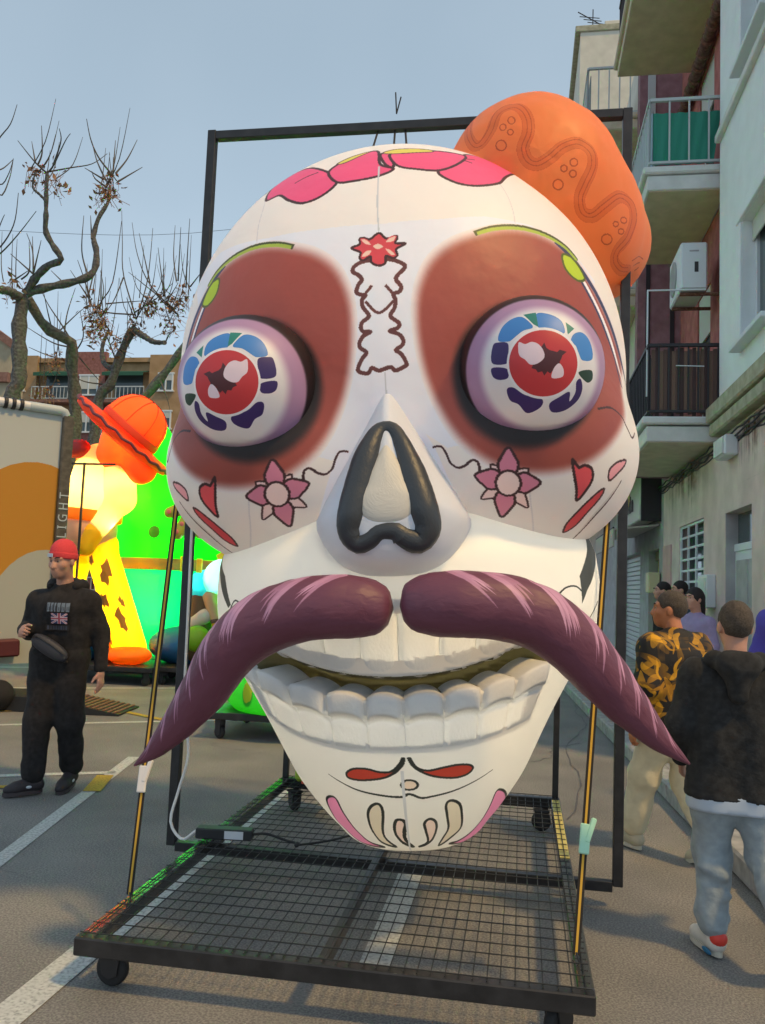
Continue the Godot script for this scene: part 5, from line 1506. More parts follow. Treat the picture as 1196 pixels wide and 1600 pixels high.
func railing(parent: Node, a: Vector3, b: Vector3, h: float, step: float, thick: float, m: Material) -> void:
	var mb := MB.new()
	mb.bar(a + Vector3.UP * h, b + Vector3.UP * h, thick * 2.0)
	var r := obj("railing", mb, m, parent)
	mb = MB.new()
	mb.bar(a + Vector3.UP * 0.08, b + Vector3.UP * 0.08, thick * 1.5)
	obj("bottom_rail", mb, m, r)
	var n := int((b - a).length() / step)
	mb = MB.new()
	mb.box(Vector3.ZERO, Vector3(thick, h - 0.1, thick), 0.002)
	var bm := mb.mesh(m)
	for k in n + 1:
		inst("baluster", bm, Transform3D(Basis.IDENTITY, a.lerp(b, float(k) / n) + Vector3.UP * (0.09 + (h - 0.1) / 2)), r)

func letters(s: String, size: float, m: Material, parent: Node, t: Transform3D) -> void:
	var tm := TextMesh.new()
	var f := SystemFont.new()
	f.font_names = PackedStringArray(["Droid Sans"])
	tm.font = f
	tm.font_size = 64
	tm.pixel_size = size / 64.0
	tm.depth = 0.012
	tm.text = s
	tm.material = m
	var o := MeshInstance3D.new()
	o.mesh = tm
	o.name = "lettering"
	o.transform = t
	parent.add_child(o, true)

func build_right_side() -> void:
	M.stucco = mottled(lin(0.80, 0.86, 0.87), 0.04, 0.35, 0.85, 0.0, 61)
	M.lower = mottled(lin(0.76, 0.60, 0.55), 0.13, 0.22, 0.88, 0.0, 62)
	M.pink = mottled(lin(0.66, 0.40, 0.38), 0.12, 0.3, 0.88, 0.0, 63)
	M.red_wall = mottled(lin(0.46, 0.135, 0.11), 0.14, 0.6, 0.88, 0.0, 64)
	M.purple_wall = mottled(lin(0.31, 0.16, 0.18), 0.12, 0.6, 0.85, 0.0, 65)
	M.cream = mottled(lin(0.74, 0.70, 0.58), 0.08, 0.3, 0.85, 0.0, 66)
	M.slab = mottled(lin(0.66, 0.58, 0.43), 0.09, 0.5, 0.85, 0.0, 67)
	M.trim = mottled(lin(0.72, 0.75, 0.72), 0.09, 0.5, 0.8, 0.0, 68)
	M.olive_trim = mottled(lin(0.42, 0.41, 0.28), 0.16, 0.8, 0.85, 0.0, 69)
	M.white_frame = mat(lin(0.66, 0.72, 0.74), 0.45)
	M.glass_dark = mat(c8(70, 84, 86), 0.08)
	M.blind = mat(lin(0.55, 0.56, 0.5), 0.6)
	M.pale_iron = mat(lin(0.5, 0.55, 0.55), 0.5)
	M.dark_iron = mat(c8(42, 40, 44), 0.5)
	M.grey_wall = mottled(lin(0.42, 0.42, 0.43), 0.12, 0.4, 0.88, 0.0, 70)
	var o := thing("white_apartment_building", "pale white apartment building with a greyish pink ground floor at the right edge", "building", Vector3.ZERO)
	var mb := MB.new()
	var up := [[-9.85, -8.75, 4.45, 5.9], [-9.85, -8.75, 7.75, 9.2]]
	wall_x(mb, 2.4, 0.3, -11.0, -7.9, 3.98, 13.0, up)
	mb.box(Vector3(4.7, 8.49, -10.85), Vector3(4.0, 9.02, 0.3), 0.0)
	obj("upper_wall", mb, M.stucco, o)
	for w in up:
		window_x(o, 2.4, w[0], w[1], w[2], w[3], 0.16, M.white_frame, 0.25 if w[2] < 5 else 0.0)
		mb = MB.new()
		mb.box(Vector3(2.385, w[3] + 0.09, (w[0] + w[1]) / 2), Vector3(0.05, 0.16, w[1] - w[0] + 0.36), 0.01)
		for z: float in [w[0] - 0.09, w[1] + 0.09]:
			mb.box(Vector3(2.387, (w[2] + w[3]) / 2, z), Vector3(0.04, w[3] - w[2] - 0.01, 0.17), 0.01)
		obj("surround", mb, M.stucco, o)
	mb = MB.new()
	mb.box(Vector3(2.37, 7.5, -9.45), Vector3(0.075, 0.10, 3.1), 0.01)
	obj("upper_moulding", mb, M.trim, o)
	mb = MB.new()
	wall_x(mb, 2.42, 0.3, -15.3, -7.9, 0.13, 3.6, [[-13.78, -11.98, 0.95, 2.68], [-10.75, -9.55, 0.13, 2.62]])
	obj("ground_floor_wall", mb, M.lower, o)
	mb = MB.new()
	mb.box(Vector3(2.412, 1.3, -14.85), Vector3(0.02, 2.3, 0.8), 0.0)
	obj("pink_patch", mb, M.pink, o)
	# string course
	mb = MB.new()
	mb.box(Vector3(2.45, 3.87, -9.45), Vector3(0.42, 0.2, 3.15), 0.02)
	mb.box(Vector3(2.42, 3.68, -9.45), Vector3(0.28, 0.16, 3.12), 0.02)
	obj("string_course", mb, M.olive_trim, o)
	# grille window
	mb = MB.new()
	mb.box(Vector3(2.56, 1.81, -12.88), Vector3(0.02, 1.72, 1.79), 0.0)
	obj("window_glass", mb, M.glass_dark, o)
	var gr := Node3D.new()
	gr.name = "window_grille"
	o.add_child(gr, true)
	for z: float in [-13.75, -13.18, -12.6, -12.01]:
		part("upright_bar", gr, M.white_frame, Vector3(2.45, 1.81, z), Vector3(0.03, 1.7, 0.07 if z < -13.7 or z > -12.1 else 0.04), 0.004)
	for k in 11:
		part("cross_bar", gr, M.white_frame, Vector3(2.455, 0.98 + k * 0.168, -12.88), Vector3(0.02, 0.035, 1.7), 0.004)
	# door in its recess
	part("door_jamb", o, M.grey_wall, Vector3(2.575, 1.375, -10.78), Vector3(0.3, 2.48, 0.09), 0.0)
	var d := part("door", o, M.white_frame, Vector3(2.56, 1.15, -10.15), Vector3(0.05, 2.03, 1.18))
	part("door_panel", d, M.grey_wall, Vector3(2.53, 1.2, -10.4), Vector3(0.02, 1.7, 0.5))
	part("door_panel", d, M.grey_wall, Vector3(2.53, 1.2, -9.85), Vector3(0.02, 1.7, 0.5))
	part("door_handle", d, M.zinc, Vector3(2.52, 1.1, -9.66), Vector3(0.03, 0.1, 0.03))
	part("transom_frame", o, M.white_frame, Vector3(2.555, 2.2, -10.15), Vector3(0.07, 0.09, 1.18))
	part("transom_pane", o, M.glass_dark, Vector3(2.575, 2.43, -10.15), Vector3(0.02, 0.36, 1.18), 0.0)
	# rust and damp that has run down the wall from the cornice
	var st := Image.create(192, 96, false, Image.FORMAT_RGBA8)
	var sn := FastNoiseLite.new()
	sn.seed = 17
	sn.frequency = 0.03
	sn.fractal_octaves = 5
	for yy in 96:
		for xx in 192:
			var e := minf(xx, 191 - xx) / 60.0
			var drip := 0.55 + 0.45 * sn.get_noise_2d(xx * 2.2, 7.0)
			var a := clampf((drip * 1.25 - yy / 96.0) * 1.6, 0.0, 1.0) * clampf(e, 0.0, 1.0) * clampf(0.75 + 1.2 * sn.get_noise_2d(xx, yy), 0.0, 1.0)
			st.set_pixel(xx, yy, Color8(126, 84, 48, int(a * 190.0)))
	var sm := mat(Color.WHITE, 0.9)
	sm.albedo_texture = ImageTexture.create_from_image(st)
	sm.transparency = BaseMaterial3D.TRANSPARENCY_ALPHA
	for q in [[-15.1, -11.6, 2.75, 3.58], [-10.2, -9.0, 2.9, 3.58]]:
		mb = MB.new()
		mb.quad(Vector3(2.416, q[2], q[0]), Vector3(2.416, q[3], q[0]), Vector3(2.416, q[3], q[1]), Vector3(2.416, q[2], q[1]))
		obj("rust_stain", mb, sm, o)
	# cables under the string course
	var rng := RandomNumberGenerator.new()
	rng.seed = 4
	var cb := MB.new()
	for k in 4:
		var pts := PackedVector3Array()
		for j in 28:
			pts.append(Vector3(2.36 + 0.02 * k, 3.54 - 0.035 * k - 0.035 * absf(sin(j * 1.3 + k)) - rng.randf() * 0.02, -7.95 - j * 0.28))
		cb.tube(pts, f32([0.012]), 5)
	tag(obj("cable_bundle", cb, M.dark_iron), "bundle of dark cables running along the wall under the pale cornice", "cable")
	o = thing("wall_lamp_box", "small pale box fixed on the wall under the cornice above the pink wall", "junction box", Vector3(2.34, 3.36, -10.35))
	part("casing", o, M.white_frame, Vector3.ZERO, Vector3(0.16, 0.24, 0.5), 0.02)
	part("cover", o, M.trim, Vector3(-0.09, 0.0, 0.0), Vector3(0.02, 0.2, 0.44), 0.008)
	o = thing("meter_box", "white meter box on the wall right of the barred window", "meter box", Vector3(2.36, 1.68, -11.48))
	part("casing", o, M.white_frame, Vector3.ZERO, Vector3(0.12, 0.42, 0.5), 0.012)
	part("lid", o, M.trim, Vector3(-0.066, -0.01, 0), Vector3(0.012, 0.36, 0.44), 0.004)
	# red building with its balconies
	o = thing("red_apartment_building", "red apartment building with balconies between the pale building and the cream house", "building", Vector3.ZERO)
	mb = MB.new()
	wall_x(mb, 2.56, 0.3, -14.6, -11.01, 3.6, 13.0, [[-13.1, -12.1, 7.3, 9.5], [-13.2, -12.3, 4.1, 6.1]])
	obj("front_wall", mb, M.red_wall, o)
	for q in [[-13.1, -12.1, 7.3, 9.5], [-13.2, -12.3, 4.1, 6.1]]:
		var w := part("balcony_door", o, M.blind, Vector3(2.66, (q[2] + q[3]) / 2, (q[0] + q[1]) / 2), Vector3(0.05, q[3] - q[2], q[1] - q[0]), 0.0)
		part("pane", w, M.glass_dark, Vector3(2.63, (q[2] + q[3]) / 2 - 0.3, (q[0] + q[1]) / 2), Vector3(0.012, (q[3] - q[2]) * 0.6, (q[1] - q[0]) * 0.7), 0.0)
		part("blind", w, M.blind, Vector3(2.6, q[3] - 0.35, (q[0] + q[1]) / 2), Vector3(0.03, 0.7, q[1] - q[0] - 0.02), 0.004)
	mb = MB.new()
	mb.box(Vector3(3.4, 8.3, -14.75), Vector3(3.1, 9.4, 0.3), 0.0)
	obj("side_wall", mb, M.purple_wall, o)
	for x: float in [2.02, 2.42]:
		part("wall_groove", o, M.dark_iron, Vector3(x, 6.2, -14.595), Vector3(0.07, 4.6, 0.02), 0.0)
	part("pale_pilaster", o, M.pale_iron, Vector3(2.05, 9.7, -14.59), Vector3(0.13, 2.2, 0.03), 0.004)
	for q in [[6.93, 7.24, 1.52, -13.75, -11.15, M.pale_iron], [3.57, 3.89, 1.54, -14.45, -11.15, M.dark_iron], [10.12, 10.36, 1.37, -13.7, -11.15, M.dark_iron]]:
		mb = MB.new()
		var w: float = 2.56 - q[2]
		var zc: float = (q[3] + q[4]) / 2
		mb.box(Vector3(q[2] + w / 2, q[0] + 0.10, zc), Vector3(w, 0.2, q[4] - q[3]), 0.01)
		mb.box(Vector3(q[2] + w / 2 - 0.03, q[1] - 0.05, zc), Vector3(w + 0.06, 0.1, q[4] - q[3] + 0.1), 0.02)
		var b := obj("balcony", mb, M.trim if q[0] < 9 else M.slab, o)
		var s := part("balcony_soffit", b, M.slab, Vector3(q[2] + w / 2, q[0] - 0.006, zc), Vector3(w - 0.06, 0.012, q[4] - q[3] - 0.06), 0.0)
		var y: float = q[1]
		var ax := Vector3(q[2] + 0.03, y, q[4] - 0.03)
		railing(b, ax, Vector3(2.55, y, q[4] - 0.03), 0.95, 0.24 if q[0] > 5 else 0.12, 0.022, q[5])
		railing(b, Vector3(q[2] + 0.03, y, q[3] + 0.03), ax, 0.95, 0.16, 0.022, q[5])
		if q[0] > 5 and q[0] < 9:
			var sc := MB.new()
			var pts := PackedVector3Array()
			for i in 6:
				for j in 22:
					pts.append(Vector3(lerpf(q[2] + 0.08, 2.47 - 0.02 * i, j / 21.0), y + 0.80 - 0.72 * i / 5.0, q[4] - 0.09 + 0.012 * sin(j * 1.7 + i * 0.5)))
			sc.sheet(pts, 6, 22, Vector3(0, 0, -0.006))
			obj("green_screen", sc, mat(lin(0.025, 0.26, 0.18), 0.7), b)
			sc = MB.new()
			pts = PackedVector3Array()
			for i in 5:
				for j in 40:
					pts.append(Vector3(q[2] + 0.075 + 0.012 * sin(j * 1.9), y + 0.86 - 0.8 * i / 4.0, lerpf(q[4] - 0.1, q[3] + 0.1, j / 39.0)))
			sc.sheet(pts, 5, 40, Vector3(0.006, 0, 0))
			obj("pale_blue_screen", sc, mat(lin(0.36, 0.52, 0.6), 0.7), b)
		elif q[0] < 5:
			for k in 18:
				var tone := 0.75 + 0.5 * absf(sin(k * 2.7))
				part("reed_slat", b, M["reed%d" % (k % 3)], Vector3(lerpf(q[2] + 0.09, 2.5, k / 17.0), y + 0.48, q[4] - 0.085 + 0.006 * sin(k * 1.3)), Vector3(0.049, 0.86 + 0.05 * sin(k * 2.1), 0.012), 0.002)
			for k in 44:
				part("dark_slat", b, M["dark_reed%d" % (k % 2)], Vector3(q[2] + 0.085 + 0.006 * sin(k * 1.1), y + 0.46, lerpf(q[4] - 0.12, q[3] + 0.08, k / 43.0)), Vector3(0.012, 0.84 + 0.07 * sin(k * 2.3), 0.062), 0.002)
			var fr := MB.new()
			fr.bar(Vector3(q[2] + 0.02, y + 0.3, -11.3), Vector3(q[2] + 0.02, y + 1.72, -11.3), 0.02)
			fr.bar(Vector3(q[2] + 0.01, y + 1.73, -11.3), Vector3(2.3, y + 1.73, -11.3), 0.02)
			fr.bar(Vector3(q[2] + 0.35, y + 0.66, -11.1), Vector3(q[2] + 0.7, y + 0.65, -11.1), 0.012)
			obj("drying_frame", fr, M.white_frame, b)
		else:
			pass
	o = thing("rolled_awning", "rolled brown awning with rusty fittings under the topmost balcony of the red building", "awning", Vector3(2.45, 9.55, 0))
	mb = MB.new()
	mb.tube(PackedVector3Array([Vector3(0, 0, -14.0), Vector3(0, 0, -11.15)]), f32([0.085]), 12)
	obj("roll", mb, mottled(c8(92, 56, 40), 0.3, 2.0, 0.85, 0.0, 71), o)
	for k in 9:
		mb = MB.new()
		mb.lathe(v2([0.0, -0.03, 0.10, -0.03, 0.10, 0.03, 0.0, 0.03]), 10, Transform3D(Basis(Vector3.RIGHT, PI / 2), Vector3(0, 0, -13.9 + k * 0.32)))
		obj("fitting", mb, M.rust_brown, o)
	o = thing("air_conditioner", "white air conditioner unit on a rusty bracket on the red wall", "air conditioner", Vector3(2.16, 5.98, -11.8))
	part("casing", o, M.white_frame, Vector3(0, 0, 0), Vector3(0.34, 0.64, 0.86), 0.02)
	mb = MB.new()
	mb.lathe(v2([0.0, 0.0, 0.05, 0.0, 0.2, 0.014, 0.24, 0.014, 0.24, 0.0]), 24, Transform3D(Basis(Vector3.BACK, PI / 2), Vector3(-0.171, 0, -0.1)))
	obj("fan_grille", mb, M.grey_wall, o)
	part("vent_slot", o, M.dark_iron, Vector3(0.03, -0.02, 0.431), Vector3(0.05, 0.14, 0.008), 0.003)
	part("vent_slot", o, M.grey_wall, Vector3(0.0, 0.2, 0.431), Vector3(0.12, 0.02, 0.008), 0.003)
	mb = MB.new()
	mb.bar(Vector3(-0.16, -0.35, 0.3), Vector3(0.36, -0.35, 0.3), 0.04)
	obj("bracket", mb, M.rust_brown, o)
	mb = MB.new()
	mb.bar(Vector3(-0.16, -0.35, -0.3), Vector3(0.36, -0.35, -0.3), 0.04)
	obj("bracket", mb, M.rust_brown, o)
	# next building: upper floors that stand out over the pavement
	o = thing("cream_house", "cream house with a pale balcony further along behind the orange bun", "building", Vector3.ZERO)
	mb = MB.new()
	wall_x(mb, 1.95, 0.4, -24.0, -14.93, 3.7, 11.8, [[-17.5, -16.5, 4.4, 6.4], [-20.5, -19.5, 4.4, 6.4], [-17.5, -16.5, 7.6, 9.6], [-20.5, -19.5, 7.6, 9.6]])
	mb.box(Vector3(3.6, 7.75, -23.8), Vector3(2.8, 8.0, 0.3), 0.0)
	obj("upper_wall", mb, M.cream, o)
	for q in [[-17.5, -16.5, 4.4, 6.4], [-20.5, -19.5, 4.4, 6.4], [-17.5, -16.5, 7.6, 9.6], [-20.5, -19.5, 7.6, 9.6]]:
		window_x(o, 1.95, q[0], q[1], q[2], q[3], 0.2, M.white_frame, 0.6)
	for y: float in [6.7, 10.0, 3.7]:
		mb = MB.new()
		mb.box(Vector3(1.45, y + 0.1, -17.2), Vector3(1.0, 0.2, 4.2), 0.02)
		mb.box(Vector3(1.43, y + 0.25, -17.2), Vector3(1.06, 0.1, 4.3), 0.02)
		var b := obj("balcony", mb, M.slab, o)
		railing(b, Vector3(1.0, y + 0.3, -19.2), Vector3(1.0, y + 0.3, -15.2), 0.95, 0.16, 0.022, M.pale_iron)
		railing(b, Vector3(1.0, y + 0.3, -15.2), Vector3(1.94, y + 0.3, -15.2), 0.95, 0.16, 0.022, M.pale_iron)
		mb = MB.new()
		mb.box(Vector3(1.05, y + 0.74, -17.2), Vector3(0.015, 0.8, 3.9), 0.0)
		obj("grey_screen", mb, mat(lin(0.22, 0.26, 0.27), 0.7), b)
	o = thing("pale_corner_block", "tall pale block with a flat roof and an aerial, farthest along the right side", "building", Vector3.ZERO)
	mb = MB.new()
	wall_x(mb, 1.35, 0.4, -40.0, -24.6, 3.7, 18.2, [[-27.2, -26.0, 8.5, 10.0], [-27.2, -26.0, 12, 13.5], [-31.2, -30.0, 8.5, 10.0], [-31.2, -30.0, 12, 13.5]])
	mb.box(Vector3(4.0, 10.95, -24.45), Vector3(5.3, 14.5, 0.3), 0.0)
	obj("wall", mb, M.cream, o)
	part("roof_edge", o, M.olive_trim, Vector3(4.0, 18.3, -32.2), Vector3(5.6, 0.2, 15.9), 0.02)
	for q in [[-27.2, -26.0, 8.5, 10.0], [-27.2, -26.0, 12, 13.5], [-31.2, -30.0, 8.5, 10.0], [-31.2, -30.0, 12, 13.5]]:
		window_x(o, 1.35, q[0], q[1], q[2], q[3], 0.2, M.white_frame)
	part("chimney_block", o, M.cream, Vector3(2.6, 18.9, -26.0), Vector3(0.9, 1.0, 0.9), 0.02)
	mb = MB.new()
	mb.bar(Vector3(1.75, 18.4, -25.0), Vector3(1.75, 19.4, -25.0), 0.03)
	for k in 5:
		mb.bar(Vector3(1.35 + 0.12 * k, 19.2 - 0.1 * k, -25.0), Vector3(1.95 + 0.06 * k, 19.1 - 0.1 * k, -25.0), 0.02)
	mb.bar(Vector3(1.3, 19.35, -25.0), Vector3(2.2, 18.75, -25.0), 0.025)
	tag(obj("roof_aerial", mb, M.zinc), "thin television aerial on the flat roof of the tall pale block", "aerial")
	# ground floor shops
	o = thing("corner_shop", "shop with a pale sign and a yellow doorway under the cream house", "shop", Vector3.ZERO)
	mb = MB.new()
	wall_x(mb, 2.42, 0.3, -40.0, -15.32, 0.13, 3.7, [[-17.0, -15.75, 0.13, 2.45], [-21.5, -18.2, 0.13, 2.5]])
	obj("wall", mb, M.grey_wall, o)
	part("doorway", o, mat(lin(0.50, 0.37, 0.13), 0.6), Vector3(2.62, 1.3, -16.37), Vector3(0.06, 2.3, 1.24))  # plain yellow panel across the opening
	part("door_frame", o, mat(lin(0.66, 0.5, 0.2), 0.5), Vector3(2.5, 1.3, -15.80), Vector3(0.12, 2.34, 0.09))
	part("transom", o, mat(lin(0.2, 0.16, 0.07), 0.5), Vector3(2.58, 2.36, -16.37), Vector3(0.08, 0.18, 1.2))
	var sh := part("roller_shutter", o, M.grey_wall, Vector3(2.6, 1.3, -19.85), Vector3(0.04, 2.35, 3.28))
	for k in 22:
		part("slat", sh, M.pale_iron, Vector3(2.565, 0.2 + k * 0.105, -19.85), Vector3(0.03, 0.085, 3.2), 0.01)
	var sg := thing("shop_sign", "pale shop sign with dark letters and a yellow patch over the shop doorway", "sign", Vector3(2.2, 3.33, -17.4))
	part("sign_box", sg, mat(lin(0.58, 0.57, 0.53), 0.5), Vector3.ZERO, Vector3(0.3, 0.78, 3.6), 0.02)
	part("end_cap", sg, M.dark_iron, Vector3(0.05, 0, 1.84), Vector3(0.36, 0.82, 0.06), 0.006)
	part("yellow_patch", sg, mat(lin(0.62, 0.42, 0.15), 0.6), Vector3(-0.155, 0.18, -0.1), Vector3(0.012, 0.38, 1.0), 0.0)
	letters("A d n", 0.42, M.dark_iron, sg, Transform3D(Basis(Vector3.UP, -PI / 2), Vector3(-0.165, -0.02, 0.55)))
	var aw := thing("shop_awning", "short cream awning below the shop sign", "awning", Vector3(2.1, 2.62, -17.4))
	mb = MB.new()
	mb.slab(v2([0.3, 0.26, -0.5, 0.16, -0.5, -0.16, -0.47, -0.16, -0.47, 0.13, 0.3, 0.23]), -1.75, 1.75)
	obj("cloth", mb, mat(lin(0.5, 0.46, 0.4), 0.8), aw)
	part("edge_band", aw, M.dark_iron, Vector3(-0.49, 0.175, 0.0), Vector3(0.03, 0.03, 3.52), 0.004)
	o = thing("yellow_mailbox", "cream wall mailbox beside the yellow shop doorway", "mailbox", Vector3(2.3, 1.83, -15.65))
	part("box", o, mat(lin(0.62, 0.56, 0.34), 0.5), Vector3.ZERO, Vector3(0.2, 0.36, 0.34), 0.015)
	part("slot", o, M.dark_iron, Vector3(0.02, -0.1, 0.173), Vector3(0.07, 0.02, 0.008), 0.0)
	o = thing("street_post", "pink and white painted post standing on the pavement behind the moustache tip", "bollard", Vector3(1.28, 0.13, -9.2))
	mb = MB.new()
	mb.lathe(v2([0.07, 0.0, 0.05, 0.03, 0.05, 0.62]), 16)
	obj("white_shaft", mb, M.trim, o)
	mb = MB.new()
	mb.lathe(v2([0.051, 0.62, 0.051, 0.96, 0.03, 0.985, 0.0, 0.99]), 16)
	obj("pink_band", mb, mat(c8(232, 120, 120), 0.5), o)

# ---------------------------------------------------------------- far buildings on the left
func front_window(parent: Node, x0: float, x1: float, y0: float, y1: float, z: float, frame: Material, blind: float) -> void:
	var xc := (x0 + x1) / 2
	var mb := MB.new()
	mb.box(Vector3(xc, y1, z), Vector3(x1 - x0 + 0.24, 0.12, 0.16))
	mb.box(Vector3(xc, y0, z + 0.04), Vector3(x1 - x0 + 0.3, 0.12, 0.24))
	for x: float in [x0, xc, x1]:
		mb.box(Vector3(x, (y0 + y1) / 2, z), Vector3(0.1, y1 - y0 - 0.121, 0.14))
	var w := obj("window", mb, frame, parent)
	for k in 2:
		part("pane", w, M.glass_dark, Vector3(lerpf(xc, x0 if k == 0 else x1, 0.5), (y0 + y1) / 2, z - 0.04), Vector3((x1 - x0) / 2 - 0.1, y1 - y0 - 0.13, 0.03), 0.0)
	if blind > 0:
		part("blind", w, M.blind, Vector3(xc, y1 - 0.06 - blind / 2, z + 0.02), Vector3(x1 - x0 - 0.08, blind, 0.04), 0.0)

func build_far_left() -> void:
	M.ochre = mottled(lin(0.40, 0.25, 0.12), 0.1, 0.15, 0.9, 0.0, 81)
	M.brick = mottled(lin(0.27, 0.10, 0.08), 0.14, 0.5, 0.9, 0.0, 82)
	M.brick_band = mottled(lin(0.24, 0.12, 0.09), 0.14, 0.5, 0.9, 0.0, 83)
	M.green_awning = mat(lin(0.02, 0.10, 0.06), 0.8)
	var o := thing("ochre_apartment_block", "ochre and brick red apartment block far behind the bare trees", "building", Vector3(0, 0, -60))
	var mb := MB.new()
	mb.box(Vector3(-29.0, 9.2, -6.0), Vector3(26.0, 18.4, 10.0), 0.0)
	obj("wall", mb, M.ochre, o)
	var x := -41.5
	var bays := [[-41.5, -38.4, 0], [-38.4, -35.2, 1], [-35.2, -32.6, 2], [-32.6, -28.9, 1], [-28.9, -26.0, 0], [-26.0, -23.0, 2], [-23.0, -19.4, 1], [-19.4, -16.5, 2]]
	for b in bays:
		var w: float = b[1] - b[0]
		var xc: float = (b[0] + b[1]) / 2
		if b[2] == 0:
			part("ochre_pier", o, M.ochre, Vector3(xc, 9.4, -0.75), Vector3(w - 0.01, 18.9, 0.5), 0.0)
			for k in 6:
				front_window(o, xc - 0.55, xc + 0.55, 1.2 + k * 2.95, 2.6 + k * 2.95, -0.43, M.white_frame, 0.5)
		elif b[2] == 2:
			part("brick_pier", o, M.brick, Vector3(xc, 9.55, -0.8), Vector3(w - 0.01, 19.2, 0.42), 0.0)
			for k in 6:
				front_window(o, xc - 0.75, xc + 0.75, 0.9 + k * 2.95, 2.5 + k * 2.95, -0.54, M.white_frame, 0.75 + 0.3 * (k % 2))
		else:
			for k in 6:
				var y := 0.3 + k * 2.95
				var bl := part("balcony", o, M.brick_band, Vector3(xc, y, -0.45), Vector3(w, 0.25, 1.3), 0.0)
				part("balcony_door", bl, M.glass_dark, Vector3(xc, y + 1.25, -0.97), Vector3(w * 0.62, 2.1, 0.06), 0.0)
				railing(bl, Vector3(b[0] + 0.06, y + 0.12, 0.14), Vector3(b[1] - 0.06, y + 0.12, 0.14), 1.0, 0.3, 0.04, M.pale_iron)
				if k == 5 or k == 3:
					var aw := MB.new()
					aw.slab(v2([-0.9, 2.62, 0.25, 2.25, 0.25, 1.98, 0.22, 1.98, 0.22, 2.22, -0.9, 2.56]), 0.0, w - 0.3, Transform3D(Basis(Vector3.UP, -PI / 2), Vector3(b[1] - 0.15, y, 0.0)))
					obj("sun_awning", aw, M.green_awning, bl)
	part("roof_band", o, M.ochre, Vector3(-29.0, 18.5, -0.9), Vector3(26.0, 0.35, 0.5), 0.0)
	o = thing("beige_side_building", "beige building with a sloping roof edge at the far left behind a trunk", "building", Vector3(-33, 0, -40))
	mb = MB.new()
	mb.slab(v2([-6.0, 0.0, 6.1, 0.0, 6.1, 13.6, 3.8, 15.1, -6.0, 15.1]), -1.2, 0.0)
	obj("wall", mb, mottled(lin(0.42, 0.36, 0.24), 0.1, 0.2, 0.9, 0.0, 84), o)
	mb = MB.new()
	mb.bar(Vector3(3.7, 15.2, 0.1), Vector3(6.3, 13.5, 0.1), 0.3, 0.4)
	mb.bar(Vector3(-6.0, 15.22, 0.1), Vector3(3.7, 15.22, 0.1), 0.3, 0.4)
	obj("roof", mb, M.brick_band, o)
	part("ledge", o, M.brick_band, Vector3(0, 11.8, 0.1), Vector3(12.2, 0.5, 0.3), 0.0)
	for k in 4:
		front_window(o, 2.2, 3.6, 1.4 + k * 2.6, 2.9 + k * 2.6, 0.1, M.white_frame, 0.6)
	var wi := MB.new()
	wi.tube(spline(v3([-60, 18.0, -36, -30, 16.2, -31, -12, 15.0, -30, 3, 16.5, -27]), 40), f32([0.008]), 5)
	tag(obj("overhead_cable", wi, M.black_cord), "thin overhead cable crossing the sky behind the frame", "cable")

# ---------------------------------------------------------------- glowing floats
func lit_cloth(c: Color, through := 0.85) -> StandardMaterial3D:     # thin inflatable cloth that lets its inner lamps show
	var m := mat(c, 0.6)
	m.backlight_enabled = true
	m.backlight = Color(c.r * through, c.g * through, c.b * through)
	return m

func float_lamp(at: Vector3, e: float, c: Color, size: float, parent: Node) -> void:
	lamp(at, e, c, parent, size)

func float_base(label: String, at: Vector3, turn: float, w: float, d: float) -> void:
	var o := thing("float_trolley", label, "trolley", at, Basis(Vector3.UP, turn), "low black trolleys under the inflatables")
	part("platform", o, M.black_steel, Vector3(0, 0.235, 0), Vector3(w, 0.07, d))
	for sx: float in [-1.0, 1.0]:
		for sz: float in [-1.0, 1.0]:
			caster(o, Vector3(sx * (w / 2 - 0.12), 0, sz * (d / 2 - 0.1)), 0.6 * sx, 0.2)

func capsules(list: Array, cell: float, k := 0.06) -> MB:
	var f := Field.new()
	for c in list:
		f.capsule(c[0], c[1], c[2], c[3], k)
	var mb := MB.new()
	f.net(mb, cell)
	return mb

func patches(parent: Node, m: Material, a: Vector3, b: Vector3, ra: float, rb: float, list: Array) -> void:   # cut-out shapes sewn on a tapered leg: [along, angle, size, seed]
	var ax := (b - a).normalized()
	var x := ax.cross(Vector3.BACK).normalized()
	var y := ax.cross(x)
	for q in list:
		var mb := MB.new()
		var n := 14
		var rim := PackedVector3Array()
		var mid := Vector3.ZERO
		var at := func(t: float, ang: float) -> Vector3:
			var r := lerpf(ra, rb, t) + 0.006
			return a.lerp(b, t) + (x * cos(ang) + y * sin(ang)) * r
		mid = at.call(q[0], q[1])
		for k in n:
			var an := TAU * k / n
			var rr: float = q[2] * (0.75 + 0.22 * sin(an * 2.0 + q[3]) + 0.2 * sin(an * 5.0 + q[3]))
			rim.append(at.call(q[0] + sin(an) * rr * 0.75, q[1] + cos(an) * rr * 2.2))
		for k in n:
			mb.tri(mid, rim[(k + 1) % n], rim[k])
		obj("patch", mb, m, parent)

